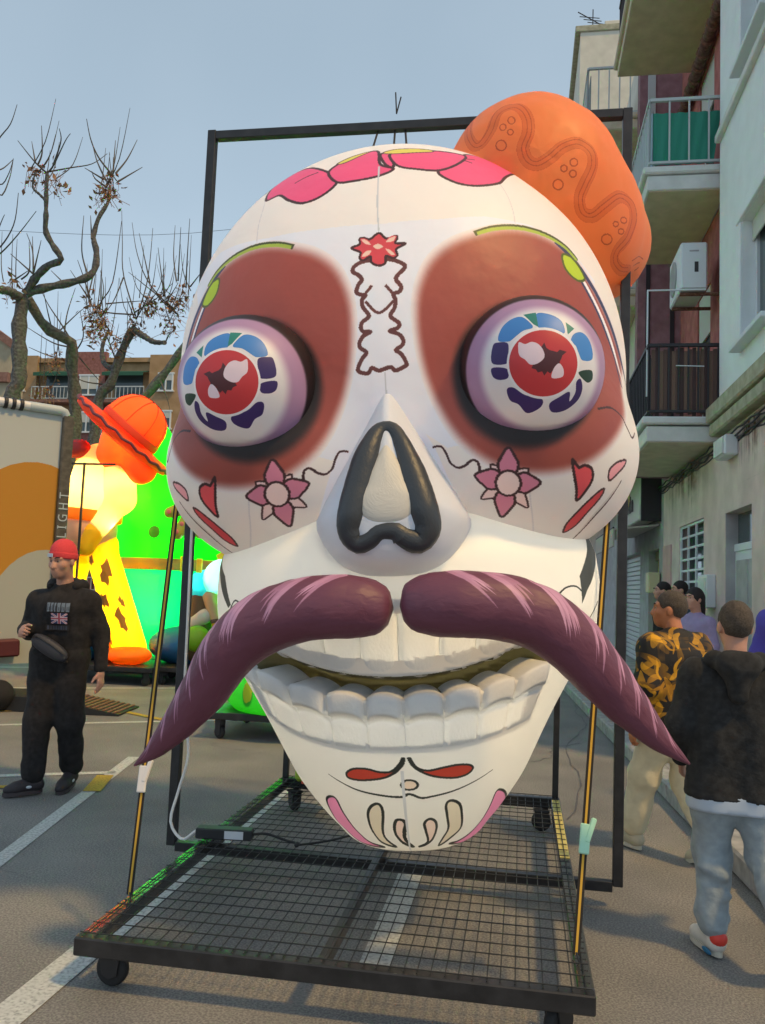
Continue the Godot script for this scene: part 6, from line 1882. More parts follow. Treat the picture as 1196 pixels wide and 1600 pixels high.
func build_left_floats() -> void:
	var yellow := lit_cloth(c8(255, 222, 20))
	var hot := lit_cloth(c8(255, 244, 190))
	var orange := lit_cloth(c8(250, 104, 40))
	var shoe := lit_cloth(c8(250, 150, 20))
	var skin := lit_cloth(c8(240, 190, 150), 0.4)
	var red := lit_cloth(c8(176, 50, 40), 0.4)
	var seam := mat(c8(150, 52, 24), 0.8)
	var brown := mat(c8(176, 116, 24), 0.6)
	var green := lit_cloth(c8(20, 240, 24))
	var teal := lit_cloth(c8(0, 226, 150))
	var warm := Color(1.0, 0.88, 0.55)
	var led := Color(0.55, 1.0, 0.7)
	# trolley and the figure with the wide hat
	float_base("low black trolley under the yellow figure with the orange hat", Vector3(-6.15, 0, -12.3), 0.06, 1.7, 1.3)
	var o := thing("hat_figure", "glowing yellow inflatable figure with patched trousers, leaning under a wide orange hat", "inflatable figure", Vector3(-6.3, 0.27, -12.35))
	var leg_a := Vector3(-0.2, 1.75, 0.05)
	var leg_b := Vector3(0.42, 0.22, 0.1)
	obj("trousers", capsules([[leg_a, leg_b, 0.24, 0.25], [Vector3(-0.6, 1.75, -0.05), Vector3(-0.98, 0.25, -0.1), 0.23, 0.22], [Vector3(-0.2, 1.78, 0), Vector3(-0.58, 1.78, 0), 0.25, 0.25]], 0.045), yellow, o)
	patches(o, brown, leg_a, leg_b, 0.245, 0.255, [[0.28, -1.9, 0.20, 0.3], [0.12, -1.2, 0.10, 1.0], [0.52, -1.3, 0.15, 2.0], [0.58, -2.3, 0.09, 3.1], [0.74, -2.0, 0.17, 4.0], [0.82, -0.9, 0.16, 5.2]])
	var mb := MB.new()
	mb.ellipsoid(Vector3(0.46, 0.13, 0.2), Vector3(0.34, 0.15, 0.34), Basis.IDENTITY, 12, 18)
	obj("shoe", mb, shoe, o)
	mb = MB.new()
	mb.ellipsoid(Vector3(-0.98, 0.14, 0.05), Vector3(0.3, 0.16, 0.34), Basis.IDENTITY, 12, 18)
	obj("shoe", mb, shoe, o)
	mb = MB.new()
	mb.ellipsoid(Vector3(-0.02, 0.28, 0.02), Vector3(0.19, 0.3, 0.2), Basis.IDENTITY, 12, 18)
	obj("boot_top", mb, shoe, o)
	mb = MB.new()
	mb.ellipsoid(Vector3(-0.42, 2.02, 0.08), Vector3(0.46, 0.42, 0.44), Basis.IDENTITY, 14, 20)
	obj("belly", mb, skin, o)
	mb = MB.new()
	mb.lathe(v2([0.46, -0.09, 0.5, -0.06, 0.5, 0.06, 0.46, 0.09]), 30, Transform3D(Basis(Vector3.BACK, -0.08), Vector3(-0.42, 2.24, 0.05)))
	obj("belt", mb, shoe, o)
	obj("jacket", capsules([[Vector3(-0.42, 2.42, 0.0), Vector3(-0.3, 3.0, 0.0), 0.44, 0.4]], 0.045), hot, o)
	obj("sleeve", capsules([[Vector3(0.05, 2.95, 0.1), Vector3(0.16, 2.5, 0.2), 0.26, 0.24], [Vector3(0.16, 2.5, 0.2), Vector3(-0.12, 1.95, 0.42), 0.2, 0.14]], 0.035), hot, o)
	obj("cuff", capsules([[Vector3(-0.12, 1.97, 0.42), Vector3(-0.22, 1.72, 0.46), 0.15, 0.13]], 0.03), yellow, o)
	obj("collar", capsules([[Vector3(-0.5, 3.1, 0.12), Vector3(0.18, 3.0, 0.12), 0.16, 0.2]], 0.035), yellow, o)
	obj("scarf_face", capsules([[Vector3(0.08, 3.42, 0.12), Vector3(0.44, 2.98, 0.14), 0.32, 0.24], [Vector3(0.08, 3.42, 0.12), Vector3(0.0, 3.2, 0.2), 0.3, 0.27]], 0.04), orange, o)
	obj("red_arm", capsules([[Vector3(-1.15, 3.3, 0.2), Vector3(-0.5, 3.26, 0.3), 0.12, 0.15], [Vector3(-1.15, 3.3, 0.2), Vector3(-1.4, 3.5, 0.2), 0.12, 0.1]], 0.03), red, o)
	var hb := Basis(Vector3.BACK, -0.68) * Basis(Vector3.RIGHT, -0.12)
	var hat_at := Vector3(0.05, 3.5, 0.05)
	mb = MB.new()
	mb.lathe(v2([0.3, -0.05, 0.7, -0.09, 0.86, -0.04, 0.89, 0.03, 0.86, 0.075, 0.7, 0.05, 0.3, 0.1]), 44, Transform3D(hb, hat_at))
	obj("hat_brim", mb, orange, o)
	mb = MB.new()
	var zig := PackedVector3Array()
	for k in 121:
		var a := TAU * k / 120.0
		var q := 0.905 + 0.004 * sin(a * 9)
		zig.append(Transform3D(hb, hat_at) * Vector3(cos(a) * q, 0.02 + 0.035 * absf(fmod(k, 6.0) - 3.0) / 3.0, sin(a) * q))
	mb.tube(zig, f32([0.022]), 6)
	obj("zigzag_trim", mb, mat(c8(120, 60, 70), 0.6), o)
	mb = MB.new()
	mb.lathe(v2([0.5, 0.06, 0.5, 0.2, 0.46, 0.42, 0.36, 0.58, 0.2, 0.68, 0.0, 0.71]), 36, Transform3D(hb, hat_at + Vector3(0.03, 0, 0)))
	var crown := obj("hat_crown", mb, orange, o)
	for k in 9:
		var a := TAU * k / 9.0
		var line := PackedVector3Array()
		for q in [[0.503, 0.22], [0.463, 0.42], [0.363, 0.583], [0.2, 0.684], [0.03, 0.713]]:
			line.append(Transform3D(hb, hat_at + Vector3(0.03, 0, 0)) * Vector3(cos(a) * q[0], q[1], sin(a) * q[0]))
		mb = MB.new()
		mb.tube(spline(line, 10), f32([0.006]), 4)
		obj("seam", mb, seam, crown)
	mb = MB.new()
	mb.lathe(v2([0.505, 0.1, 0.515, 0.12, 0.51, 0.2, 0.495, 0.22]), 36, Transform3D(hb, hat_at + Vector3(0.03, 0, 0)))
	obj("hat_band", mb, lit_cloth(c8(220, 84, 40), 0.5), o)
	mb = MB.new()
	mb.bar(Vector3(-0.25, 0.0, 0.62), Vector3(-0.25, 3.0, 0.62), 0.03)
	mb.bar(Vector3(-0.95, 2.98, 0.62), Vector3(0.25, 2.98, 0.62), 0.03)
	obj("support_rod", mb, M.black_steel, o)
	for q in [[-0.38, 2.7, 0.0, 1.6], [0.1, 2.75, 0.14, 0.35], [0.06, 2.1, 0.3, 0.2], [-0.05, 1.3, 0.06, 0.35], [0.12, 0.9, 0.08, 0.45], [0.32, 0.48, 0.09, 0.5], [-0.72, 1.25, -0.07, 0.35], [-0.9, 0.55, -0.09, 0.4], [0.12, 3.35, 0.12, 0.4], [0.3, 3.1, 0.14, 0.25], [0.2, 3.72, 0.05, 0.7], [0.46, 0.13, 0.2, 0.08], [-0.45, 2.02, 0.08, 0.35], [-0.98, 0.14, 0.05, 0.08]]:
		float_lamp(Vector3(q[0], q[1], q[2]), q[3] * 0.62, warm, 0.03, o)
	# the green giant
	float_base("long low black trolley under the green giant behind the yellow figure", Vector3(-5.6, 0, -13.9), 0.0, 3.4, 1.7)
	o = thing("green_giant", "huge glowing green inflatable giant with a tan belt behind the yellow figure", "inflatable figure", Vector3(-6.0, 0.27, -13.9))
	var f := Field.new()
	f.capsule(Vector3(0.0, 2.65, 0), Vector3(0.05, 1.75, 0), 1.05, 1.02, 0.2)
	f.capsule(Vector3(-0.55, 3.3, 0), Vector3(-0.6, 3.75, 0), 0.5, 0.42, 0.3)
	f.capsule(Vector3(0.4, 3.1, 0), Vector3(0.85, 2.75, 0.3), 0.55, 0.4, 0.25)
	f.cut(Vector3(0, 1.5, 0), Vector3(0, -1, 0))
	mb = MB.new()
	f.net(mb, 0.08)
	obj("green_shirt", mb, green, o)
	f = Field.new()
	f.capsule(Vector3(0.05, 1.3, 0), Vector3(-0.05, 0.75, 0), 1.01, 0.85, 0.2)
	f.cut(Vector3(0, 1.5, 0), Vector3(0, 1, 0))
	mb = MB.new()
	f.net(mb, 0.08)
	obj("teal_trousers", mb, teal, o)
	mb = MB.new()
	mb.lathe(v2([1.02, 1.44, 1.075, 1.46, 1.075, 1.6, 1.02, 1.63]), 48, Transform3D(Basis.IDENTITY, Vector3(0.05, 0, 0)))
	obj("belt", mb, lit_cloth(c8(170, 122, 60), 0.4), o)
	mb = MB.new()
	mb.box(Vector3(0.62, 1.55, 0.9), Vector3(0.16, 0.24, 0.05), 0.01, Basis(Vector3.UP, 0.6))
	obj("buckle", mb, mat(c8(250, 200, 40), 0.5), o)
	mb = MB.new()
	mb.lathe(v2([0.0, 0.0, 0.09, 0.0, 0.1, 0.01, 0.0, 0.02]), 20, Transform3D(Basis(Vector3.RIGHT, PI / 2), Vector3(0.12, 2.05, 1.04)))
	obj("valve", mb, mat(c8(30, 120, 40), 0.6), o)
	for s: float in [-1.0, 1.0]:
		mb = MB.new()
		mb.ellipsoid(Vector3(0.0 + 0.78 * s, 0.27, 1.15), Vector3(0.55, 0.3, 0.5), Basis.IDENTITY, 14, 20)
		obj("blue_boot", mb, mat(c8(30, 104, 150), 0.5), o)
	for q in [[Vector3(0.95, 2.4, 1.75), Vector3(0.72, 2.3, 1.85)], [Vector3(1.02, 2.3, 1.75), Vector3(0.87, 1.98, 1.85)], [Vector3(1.2, 2.3, 1.75), Vector3(1.22, 2.0, 1.85)], [Vector3(0.95, 2.55, 1.7), Vector3(0.78, 2.62, 1.8)]]:
		var fg := obj("finger", capsules([[q[0], q[1], 0.115, 0.085]], 0.025), mat(c8(178, 178, 60), 0.5), o)
		for k in 3:
			var d := MB.new()
			var w: Vector3 = q[0].lerp(q[1], 0.15 + 0.38 * k)
			d.ellipsoid(w + Vector3(0, 0.0, 0.1), Vector3(0.036, 0.036, 0.014), Basis.IDENTITY, 8, 12)
			obj("pink_dot", d, mat(c8(226, 120, 110), 0.5), fg)
	obj("arm", capsules([[Vector3(0.9, 2.72, 0.4), Vector3(1.15, 2.45, 1.6), 0.34, 0.2]], 0.06), green, o)
	for q in [[0.1, 2.9, 0.1, 2.0], [-0.1, 2.1, 0.2, 2.0], [0.0, 1.0, 0.2, 2.0], [-0.55, 3.6, 0.0, 0.5], [0.6, 2.95, 0.2, 0.4]]:
		float_lamp(Vector3(q[0], q[1], q[2]), q[3] * 0.75, led, 0.08, o)
	# the small figure with blue sleeves
	o = thing("blue_sleeved_figure", "small glowing figure with puffed turquoise sleeves beside the green giant", "inflatable figure", Vector3(-4.72, 0.27, -12.6))
	var cyan := lit_cloth(c8(60, 226, 232))
	var cwhite := lit_cloth(c8(214, 244, 250))
	mb = MB.new()
	mb.ellipsoid(Vector3(-0.15, 1.2, 0), Vector3(0.3, 0.26, 0.28), Basis(Vector3.BACK, 0.4), 12, 18)
	obj("sleeve", mb, cyan, o)
	mb = MB.new()
	mb.ellipsoid(Vector3(0.08, 1.35, 0.08), Vector3(0.22, 0.3, 0.26), Basis(Vector3.BACK, -0.4), 12, 18)
	obj("puffed_shoulder", mb, cwhite, o)
	obj("arm", capsules([[Vector3(0.0, 1.05, 0.15), Vector3(0.14, 0.68, 0.2), 0.12, 0.08]], 0.025), lit_cloth(c8(226, 176, 124), 0.4), o)
	mb = MB.new()
	mb.lathe(v2([0.08, 0.0, 0.085, 0.04, 0.05, 0.22, 0.0, 0.42]), 16, Transform3D(Basis(Vector3.BACK, PI + 0.2), Vector3(0.15, 0.66, 0.2)))
	obj("carrot", mb, lit_cloth(c8(250, 180, 30), 0.5), o)
	mb = MB.new()
	mb.lathe(v2([0.085, -0.03, 0.095, 0.0, 0.085, 0.03]), 16, Transform3D(Basis(Vector3.BACK, PI + 0.2), Vector3(0.14, 0.69, 0.2)))
	obj("cuff_band", mb, M.rust_brown, o)
	obj("white_glove", capsules([[Vector3(-0.3, 0.6, 0.2), Vector3(-0.05, 0.75, 0.2), 0.1, 0.12]], 0.025), mat(c8(214, 206, 190), 0.6), o)
	obj("brown_cloth", capsules([[Vector3(-0.18, 1.0, 0.05), Vector3(-0.22, 0.3, 0.05), 0.2, 0.26]], 0.03), mat(c8(112, 84, 52), 0.7), o)
	mb = MB.new()
	mb.box(Vector3(-0.2, 1.52, 0.15), Vector3(0.09, 0.22, 0.04), 0.01)
	obj("yellow_braid", mb, mat(c8(250, 200, 40), 0.5), o)
	mb = MB.new()
	mb.box(Vector3(0.12, 1.68, 0.1), Vector3(0.12, 0.1, 0.04), 0.01, Basis(Vector3.BACK, 0.5))
	obj("yellow_braid", mb, mat(c8(250, 200, 40), 0.5), o)
	mb = MB.new()
	mb.ellipsoid(Vector3(-0.1, 0.42, 0.35), Vector3(0.2, 0.2, 0.2), Basis.IDENTITY, 14, 20)
	obj("lime_ball", mb, mat(c8(130, 176, 24), 0.5), o)
	part("pale_green_board", o, lit_cloth(c8(160, 236, 140)), Vector3(0.35, 0.9, -0.25), Vector3(0.5, 1.5, 0.06), 0.01)
	obj("torso", capsules([[Vector3(0.3, 1.2, -0.05), Vector3(0.32, 0.5, -0.05), 0.24, 0.28]], 0.035), green, o)
	float_lamp(Vector3(-0.15, 1.2, 0), 0.3, Color(0.7, 1.0, 1.0), 0.03, o)
	float_lamp(Vector3(0.08, 1.35, 0.08), 0.4, Color(0.85, 1.0, 1.0), 0.03, o)
	float_lamp(Vector3(0.3, 0.9, -0.05), 0.3, led, 0.03, o)
	float_base("low black trolley under the small turquoise sleeved figure", Vector3(-4.6, 0, -12.5), 0.0, 1.5, 1.1)
	# the green float with yellow ovals
	float_base("low black trolley under the green float with yellow ovals behind the skull", Vector3(-2.35, 0, -8.8), 0.05, 1.5, 1.2)
	o = thing("oval_spotted_float", "green inflatable base with yellow oval spots on a black trolley behind the skull", "inflatable", Vector3(-2.3, 0.27, -8.8))
	mb = MB.new()
	mb.lathe(v2([0.0, 0.0, 0.66, 0.0, 0.74, 0.08, 0.74, 0.22, 0.66, 0.36, 0.5, 0.48, 0.36, 0.62, 0.3, 1.0, 0.28, 1.6, 0.0, 1.75]), 40)
	obj("green_body", mb, lit_cloth(c8(50, 180, 40)), o)
	for k in 11:
		var a := TAU * k / 11.0 + 0.35
		mb = MB.new()
		mb.ellipsoid(Vector3(cos(a) * 0.725, 0.2, sin(a) * 0.725), Vector3(0.075, 0.125, 0.02), Basis(Vector3.UP, PI / 2 - a), 8, 14)
		obj("yellow_oval", mb, lit_cloth(c8(206, 214, 40)), o)
	float_lamp(Vector3(0.0, 0.35, 0.0), 0.5, Color(0.9, 1.0, 0.75), 0.05, o)
	# white lantern box with a printed arch
	var d := Vector3(-0.67, 0, 0.742)
	var nrm := Vector3(0.742, 0, 0.67)
	o = thing("lantern_box", "big white framed lantern panel printed with an orange arch, at the left edge", "lantern panel", Vector3(-5.66, 0, -9.62), Basis(-d, Vector3.UP, nrm))
	var p := Painter.new(768, 800, c8(186, 188, 182))
	var W := 3.0
	var Hh := 3.1
	var P2 := func(s: float, h: float) -> Vector2: return Vector2(1.0 - s / W, 1.0 - (h - 0.5) / Hh)
	var el := PackedVector2Array()
	for k in 40:
		el.append(P2.call(0.30 + 1.0 * cos(TAU * k / 40.0), 1.55 + 1.38 * sin(TAU * k / 40.0)))
	p.poly(el, c8(190, 128, 28))
	el.clear()
	for k in 40:
		el.append(P2.call(0.12 + 0.72 * cos(TAU * k / 40.0), 0.75 + 1.12 * sin(TAU * k / 40.0)))
	p.poly(el, c8(170, 168, 156))
	p.stroke(PackedVector2Array([P2.call(0.85, 3.5), P2.call(0.87, 3.36), P2.call(0.95, 3.28), P2.call(1.05, 3.25)]), 0.014, c8(60, 66, 66))
	var pm := mat(Color.WHITE, 0.6)
	pm.albedo_texture = p.tex()
	mb = MB.new()
	mb.quad(Vector3(-W, 0.5, 0.0), Vector3(-W, 0.5 + Hh, 0.0), Vector3(0, 0.5 + Hh, 0.0), Vector3(0, 0.5, 0.0))
	obj("printed_panel", mb, pm, o)
	part("back_box", o, M.blind, Vector3(-W / 2, 0.5 + Hh / 2, -0.26), Vector3(W - 0.02, Hh - 0.02, 0.5), 0.0)
	mb = MB.new()
	mb.tube(PackedVector3Array([Vector3(-W, 3.6, 0.02), Vector3(-0.45, 3.6, 0.02)]), f32([0.055]), 12)
	obj("top_tube", mb, M.white_plastic, o)
	mb = MB.new()
	mb.tube(PackedVector3Array([Vector3(-0.45, 3.6, 0.02), Vector3(-0.08, 3.6, 0.02), Vector3(-0.03, 3.585, 0.02), Vector3(0.0, 3.54, 0.02)]), f32([0.06, 0.06, 0.055, 0.05]), 12)
	obj("tube_joint", mb, M.pale_iron, o)
	for k in 3:
		mb = MB.new()
		mb.lathe(v2([0.056, -0.022, 0.072, -0.02, 0.072, 0.02, 0.056, 0.022]), 14, Transform3D(Basis(Vector3.BACK, PI / 2), Vector3(-0.55 - k * 0.09, 3.6, 0.02)))
		obj("tube_ring", mb, M.dark_iron, o)
	var post := part("side_post", o, M.post_brown, Vector3(0.02, 1.775, 0.02), Vector3(0.13, 3.54, 0.10), 0.012)
	letters("L I G H T", 0.15, M.pale_iron, post, Transform3D(Basis(Vector3.BACK, PI / 2), Vector3(0.02, 2.3, 0.074)))
	part("bottom_rail", o, M.dark_red, Vector3(-W / 2 - 0.15, 0.64, 0.1), Vector3(W - 0.5, 0.2, 0.2), 0.02, Basis(Vector3.BACK, 0.05))
	part("foot", o, M.black_steel, Vector3(-2.4, 0.26, -0.2), Vector3(0.08, 0.52, 0.5), 0.01)
	# rubber ramp and a bag on the ground
	o = thing("cable_ramp", "black wedge ramp with a hatched top lying on the ground behind the walking man", "ramp", Vector3(-5.5, 0, -9.35), Basis(Vector3.UP, 0.12))
	mb = MB.new()
	mb.slab(v2([-1.0, 0.004, 1.0, 0.004, 1.0, 0.02, 0.1, 0.17, -1.0, 0.17]), -0.35, 0.35)
	obj("wedge", mb, M.rubber, o)
	for k in 14:
		part("grip_bar", o, M.rust_brown, Vector3(0.12 + k * 0.063, 0.172 - k * 0.0105, 0.0), Vector3(0.03, 0.012, 0.68), 0.003, Basis(Vector3.BACK, -0.165))
	o = thing("black_bag", "slumped black holdall on the ground at the left edge near the ramp", "bag", Vector3(-6.15, 0, -9.0))
	f = Field.new()
	f.capsule(Vector3(-0.35, 0.2, 0), Vector3(0.3, 0.18, 0.05), 0.19, 0.17, 0.1)
	f.capsule(Vector3(-0.2, 0.3, 0), Vector3(0.0, 0.36, 0), 0.14, 0.12, 0.1)
	f.cut(Vector3(0, 0.005, 0), Vector3(0, -1, 0))
	var wr := FastNoiseLite.new()
	wr.frequency = 5.0
	mb = MB.new()
	f.net(mb, 0.03, wr, 0.02)
	obj("body", mb, M.black_cloth, o)
	mb = MB.new()
	mb.tube(spline(v3([-0.25, 0.4, 0.1, -0.15, 0.52, 0.12, 0.0, 0.53, 0.12, 0.1, 0.4, 0.1]), 14), f32([0.015]), 6)
	obj("handle", mb, M.dark_plastic, o)

# ---------------------------------------------------------------- bare pollarded trees
func tree(called: String, label: String, at: Vector3, limbs: Array, twigs: Array, clumps: Array, bark: Material, seed_: int) -> void:
	var o := thing(called, label, "tree", at, Basis.IDENTITY, "bare pollarded trees")
	var rng := RandomNumberGenerator.new()
	rng.seed = seed_
	var k := 0
	for l in limbs:
		var mb := MB.new()
		var path := spline(v3(l[0]), 26)
		var rad := PackedFloat32Array()
		for i in 26:
			rad.append(lerpf(l[1], l[2], i / 25.0) * (1.0 + 0.14 * sin(i * 2.1 + k) + rng.randf_range(-0.08, 0.08)))
		mb.tube(path, rad, 12)
		obj("trunk" if k == 0 else "limb", mb, bark, o)
		k += 1
	for t in twigs:
		var mb := MB.new()
		var path := spline(v3(t), 14)
		mb.tube(path, ramp(f32([0.02, 0.013, 0.006]), 14), 6)
		obj("twig", mb, M.twig, o)
	for c in clumps:
		for n in 3:
			var st := Vector3(c[0], c[1], c[2]) + Vector3(rng.randfn() * 0.12, rng.randfn() * 0.1, rng.randfn() * 0.12)
			var le := rng.randf_range(0.5, 1.25)
			var out := Vector3(rng.randfn() * 0.35, 0.25, rng.randfn() * 0.35) * le
			var mb := MB.new()
			mb.tube(spline(PackedVector3Array([st, st + out * 0.55 + Vector3(0, le * 0.3, 0), st + out * 0.85 + Vector3(0, le, 0)]), 8), ramp(f32([0.012, 0.009, 0.004]), 8), 5)
			obj("twig", mb, M.twig, o)
	if clumps.size():
		var mb := MB.new()
		for c in clumps:
			var at2 := Vector3(c[0], c[1], c[2])
			for n in 34:
				var q := Vector3(rng.randfn() * 0.12, rng.randfn() * 0.16 - 0.05, rng.randfn() * 0.12)
				var b := Basis.from_euler(Vector3(rng.randf() * 6, rng.randf() * 6, rng.randf() * 6))
				var s := rng.randf_range(0.04, 0.09)
				mb.quad(at2 + q + b * Vector3(-s, 0, 0), at2 + q + b * Vector3(0, s * 0.5, s * 0.2), at2 + q + b * Vector3(s, 0, 0), at2 + q + b * Vector3(0, -s * 0.5, s * 0.2))
			for n in 10:
				var st := at2 + Vector3(rng.randfn() * 0.07, 0.1, rng.randfn() * 0.07)
				mb.tube(PackedVector3Array([st, st + Vector3(rng.randfn() * 0.12, -0.25, rng.randfn() * 0.12), st + Vector3(rng.randfn() * 0.18, -0.45, rng.randfn() * 0.18)]), f32([0.005]), 4)
		var cl := obj("seed_clusters", mb, M.dead_leaf, o)
		cl.set_meta("kind", "stuff")

func build_trees() -> void:
	var bark := mottled(lin(0.085, 0.082, 0.075), 0.35, 2.2, 0.95, 0.0, 91)
	var bark2 := mottled(lin(0.10, 0.085, 0.07), 0.35, 2.2, 0.95, 0.0, 92)
	tree("bare_tree", "tall bare tree with crooked upright limbs rising above the white lantern panel", TREE_A_AT, TREE_A_LIMBS, TREE_A_TWIGS, TREE_A_CLUMPS, bark, 5)
	tree("bare_tree", "bare tree whose trunk bends left above the orange hat's brim tip", TREE_B_AT, TREE_B_LIMBS, TREE_B_TWIGS, TREE_B_CLUMPS, bark2, 6)
	tree("bare_tree", "bare tree leaning right with a stubby bent limb above the orange hat", TREE_C_AT, TREE_C_LIMBS, TREE_C_TWIGS, TREE_C_CLUMPS, bark, 7)
	tree("bare_tree", "slim leaning tree lit green by the float next to the left frame post", TREE_D_AT, TREE_D_LIMBS, TREE_D_TWIGS, TREE_D_CLUMPS, bark, 8)

# ---------------------------------------------------------------- people
func head_field(f: Field, c: Vector3, b: Basis) -> void:
	f.ball(c + b * Vector3(0, 0.028, -0.012), Vector3(0.076, 0.098, 0.096), b, 0.02)
	f.ball(c + b * Vector3(0, -0.045, 0.022), Vector3(0.058, 0.07, 0.068), b, 0.04)
	f.ball(c + b * Vector3(0, -0.088, 0.066), Vector3(0.026, 0.02, 0.022), b, 0.03)
	f.capsule(c + b * Vector3(0, 0.025, 0.083), c + b * Vector3(0, -0.022, 0.106), 0.010, 0.0155, 0.014)
	for s: float in [-1.0, 1.0]:
		f.capsule(c + b * Vector3(0.012 * s, 0.036, 0.084), c + b * Vector3(0.048 * s, 0.036, 0.066), 0.012, 0.012, 0.016)
		f.ball(c + b * Vector3(0.042 * s, -0.015, 0.062), Vector3(0.024, 0.022, 0.02), b, 0.03)
		f.ball(c + b * Vector3(0.012 * s, -0.024, 0.098), Vector3(0.01, 0.009, 0.011), b, 0.01)
		f.ball(c + b * Vector3(0.079 * s, -0.004, -0.01), Vector3(0.012, 0.032, 0.02), b, 0.008)
	f.capsule(c + b * Vector3(-0.016, -0.049, 0.087), c + b * Vector3(0.016, -0.049, 0.087), 0.008, 0.008, 0.008)
	f.capsule(c + b * Vector3(-0.013, -0.060, 0.085), c + b * Vector3(0.013, -0.060, 0.085), 0.0085, 0.0085, 0.007)
	for s: float in [-1.0, 1.0]:
		f.ball(c + b * Vector3(0.031 * s, 0.017, 0.098), Vector3(0.018, 0.0125, 0.02), b, 0.012, -1.0)

func hand_field(f: Field, w: Vector3, dir: Vector3, palm: Vector3, side: Vector3, curl: float) -> void:    # side points to the thumb
	var d := dir.normalized()
	var p := (palm - d * palm.dot(d)).normalized()
	var s := (side - d * side.dot(d) - p * side.dot(p)).normalized()
	f.capsule(w - d * 0.03, w + d * 0.02, 0.026, 0.026, 0.02)
	f.ball(w + d * 0.052, Vector3(0.041, 0.05, 0.017), Basis(s, d, s.cross(d)), 0.02)
	for k in 4:
		var o := w + d * (0.088 - 0.006 * absf(k - 1.3)) + s * (0.030 - 0.020 * k)
		var L: float = [0.068, 0.078, 0.072, 0.055][k]
		var a := curl * (0.75 + 0.12 * k)
		var q := o
		for j in 3:
			var ang := a * (j + 0.6)
			var nd := d * cos(ang) + p * sin(ang)
			var q2: Vector3 = q + nd * L * [0.45, 0.31, 0.24][j]
			f.capsule(q, q2, 0.0092 - 0.0008 * j, 0.0086 - 0.0009 * j, 0.005)
			q = q2
	var t0 := w + d * 0.025 + s * 0.032
	var td := (d * 0.72 + s * 0.6 + p * (0.25 + 0.35 * curl)).normalized()
	var t1 := t0 + td * 0.042
	var t2 := t1 + (td * 0.75 + d * 0.35 - s * 0.25 * curl + p * 0.3 * curl).normalized() * 0.032
	f.capsule(t0, t1, 0.013, 0.011, 0.012)
	f.capsule(t1, t2, 0.0105, 0.009, 0.004)

func shoe(parent: Node, ank: Vector3, dir: Vector3, pitch: float, upper: Material, sole: Material, accents: Array = []) -> void:
	var d := dir.normalized()
	var b := Basis(Vector3.UP.cross(d).normalized(), Vector3.UP, d) * Basis(Vector3.RIGHT, pitch)
	var f := Field.new()
	var T := Transform3D(b, ank + Vector3(0, -0.075, 0))
	f.capsule(T * Vector3(0, 0.055, -0.035), T * Vector3(0, 0.045, 0.12), 0.044, 0.042, 0.03)
	f.capsule(T * Vector3(0, 0.045, 0.12), T * Vector3(0.0, 0.04, 0.165), 0.043, 0.034, 0.02)
	f.capsule(T * Vector3(0, 0.07, -0.02), T * Vector3(0, 0.105, -0.02), 0.044, 0.04, 0.03)
	f.capsule(T * Vector3(0, 0.085, 0.03), T * Vector3(0, 0.06, 0.10), 0.032, 0.026, 0.03)
	f.cut(T * Vector3(0, 0.022, 0), b * Vector3(0, -1, 0))
	var mb := MB.new()
	f.net(mb, 0.009)
	var s := obj("shoe", mb, upper, parent)
	mb = MB.new()
	var rim := PackedVector2Array()
	for k in 24:
		var a := TAU * k / 24
		rim.append(Vector2(cos(a) * (0.048 if sin(a) > 0 else 0.043), 0.065 + sin(a) * 0.138))
	mb.slab(rim, 0.0, 0.026, Transform3D(b * Basis(Vector3.RIGHT, Vector3.BACK, Vector3.UP), T.origin))
	obj("sole", mb, sole, s)
	for q in accents:
		mb = MB.new()
		mb.ellipsoid(T * (q[0] as Vector3), q[1], b, 8, 14)
		obj(q[2], mb, q[3], s)

func eyes(parent: Node, c: Vector3, b: Basis) -> void:
	for s: float in [-1.0, 1.0]:
		var mb := MB.new()
		mb.ellipsoid(c + b * Vector3(0.031 * s, 0.0165, 0.074), Vector3(0.0112, 0.0085, 0.0112), b, 10, 14)
		var e := obj("eye", mb, M.eye_white, parent)
		mb = MB.new()
		mb.ellipsoid(c + b * Vector3(0.031 * s, 0.0165, 0.0825), Vector3(0.0058, 0.0058, 0.004), b, 8, 10)
		obj("iris", mb, M.eye_dark, e)
		mb = MB.new()
		mb.tube(spline(PackedVector3Array([c + b * Vector3(0.014 * s, 0.040, 0.0945), c + b * Vector3(0.032 * s, 0.045, 0.089), c + b * Vector3(0.050 * s, 0.040, 0.075)]), 8), f32([0.003, 0.0038, 0.004, 0.004, 0.0038, 0.0032, 0.0025, 0.0015]), 6)
		obj("eyebrow", mb, M.hair_dark, parent)

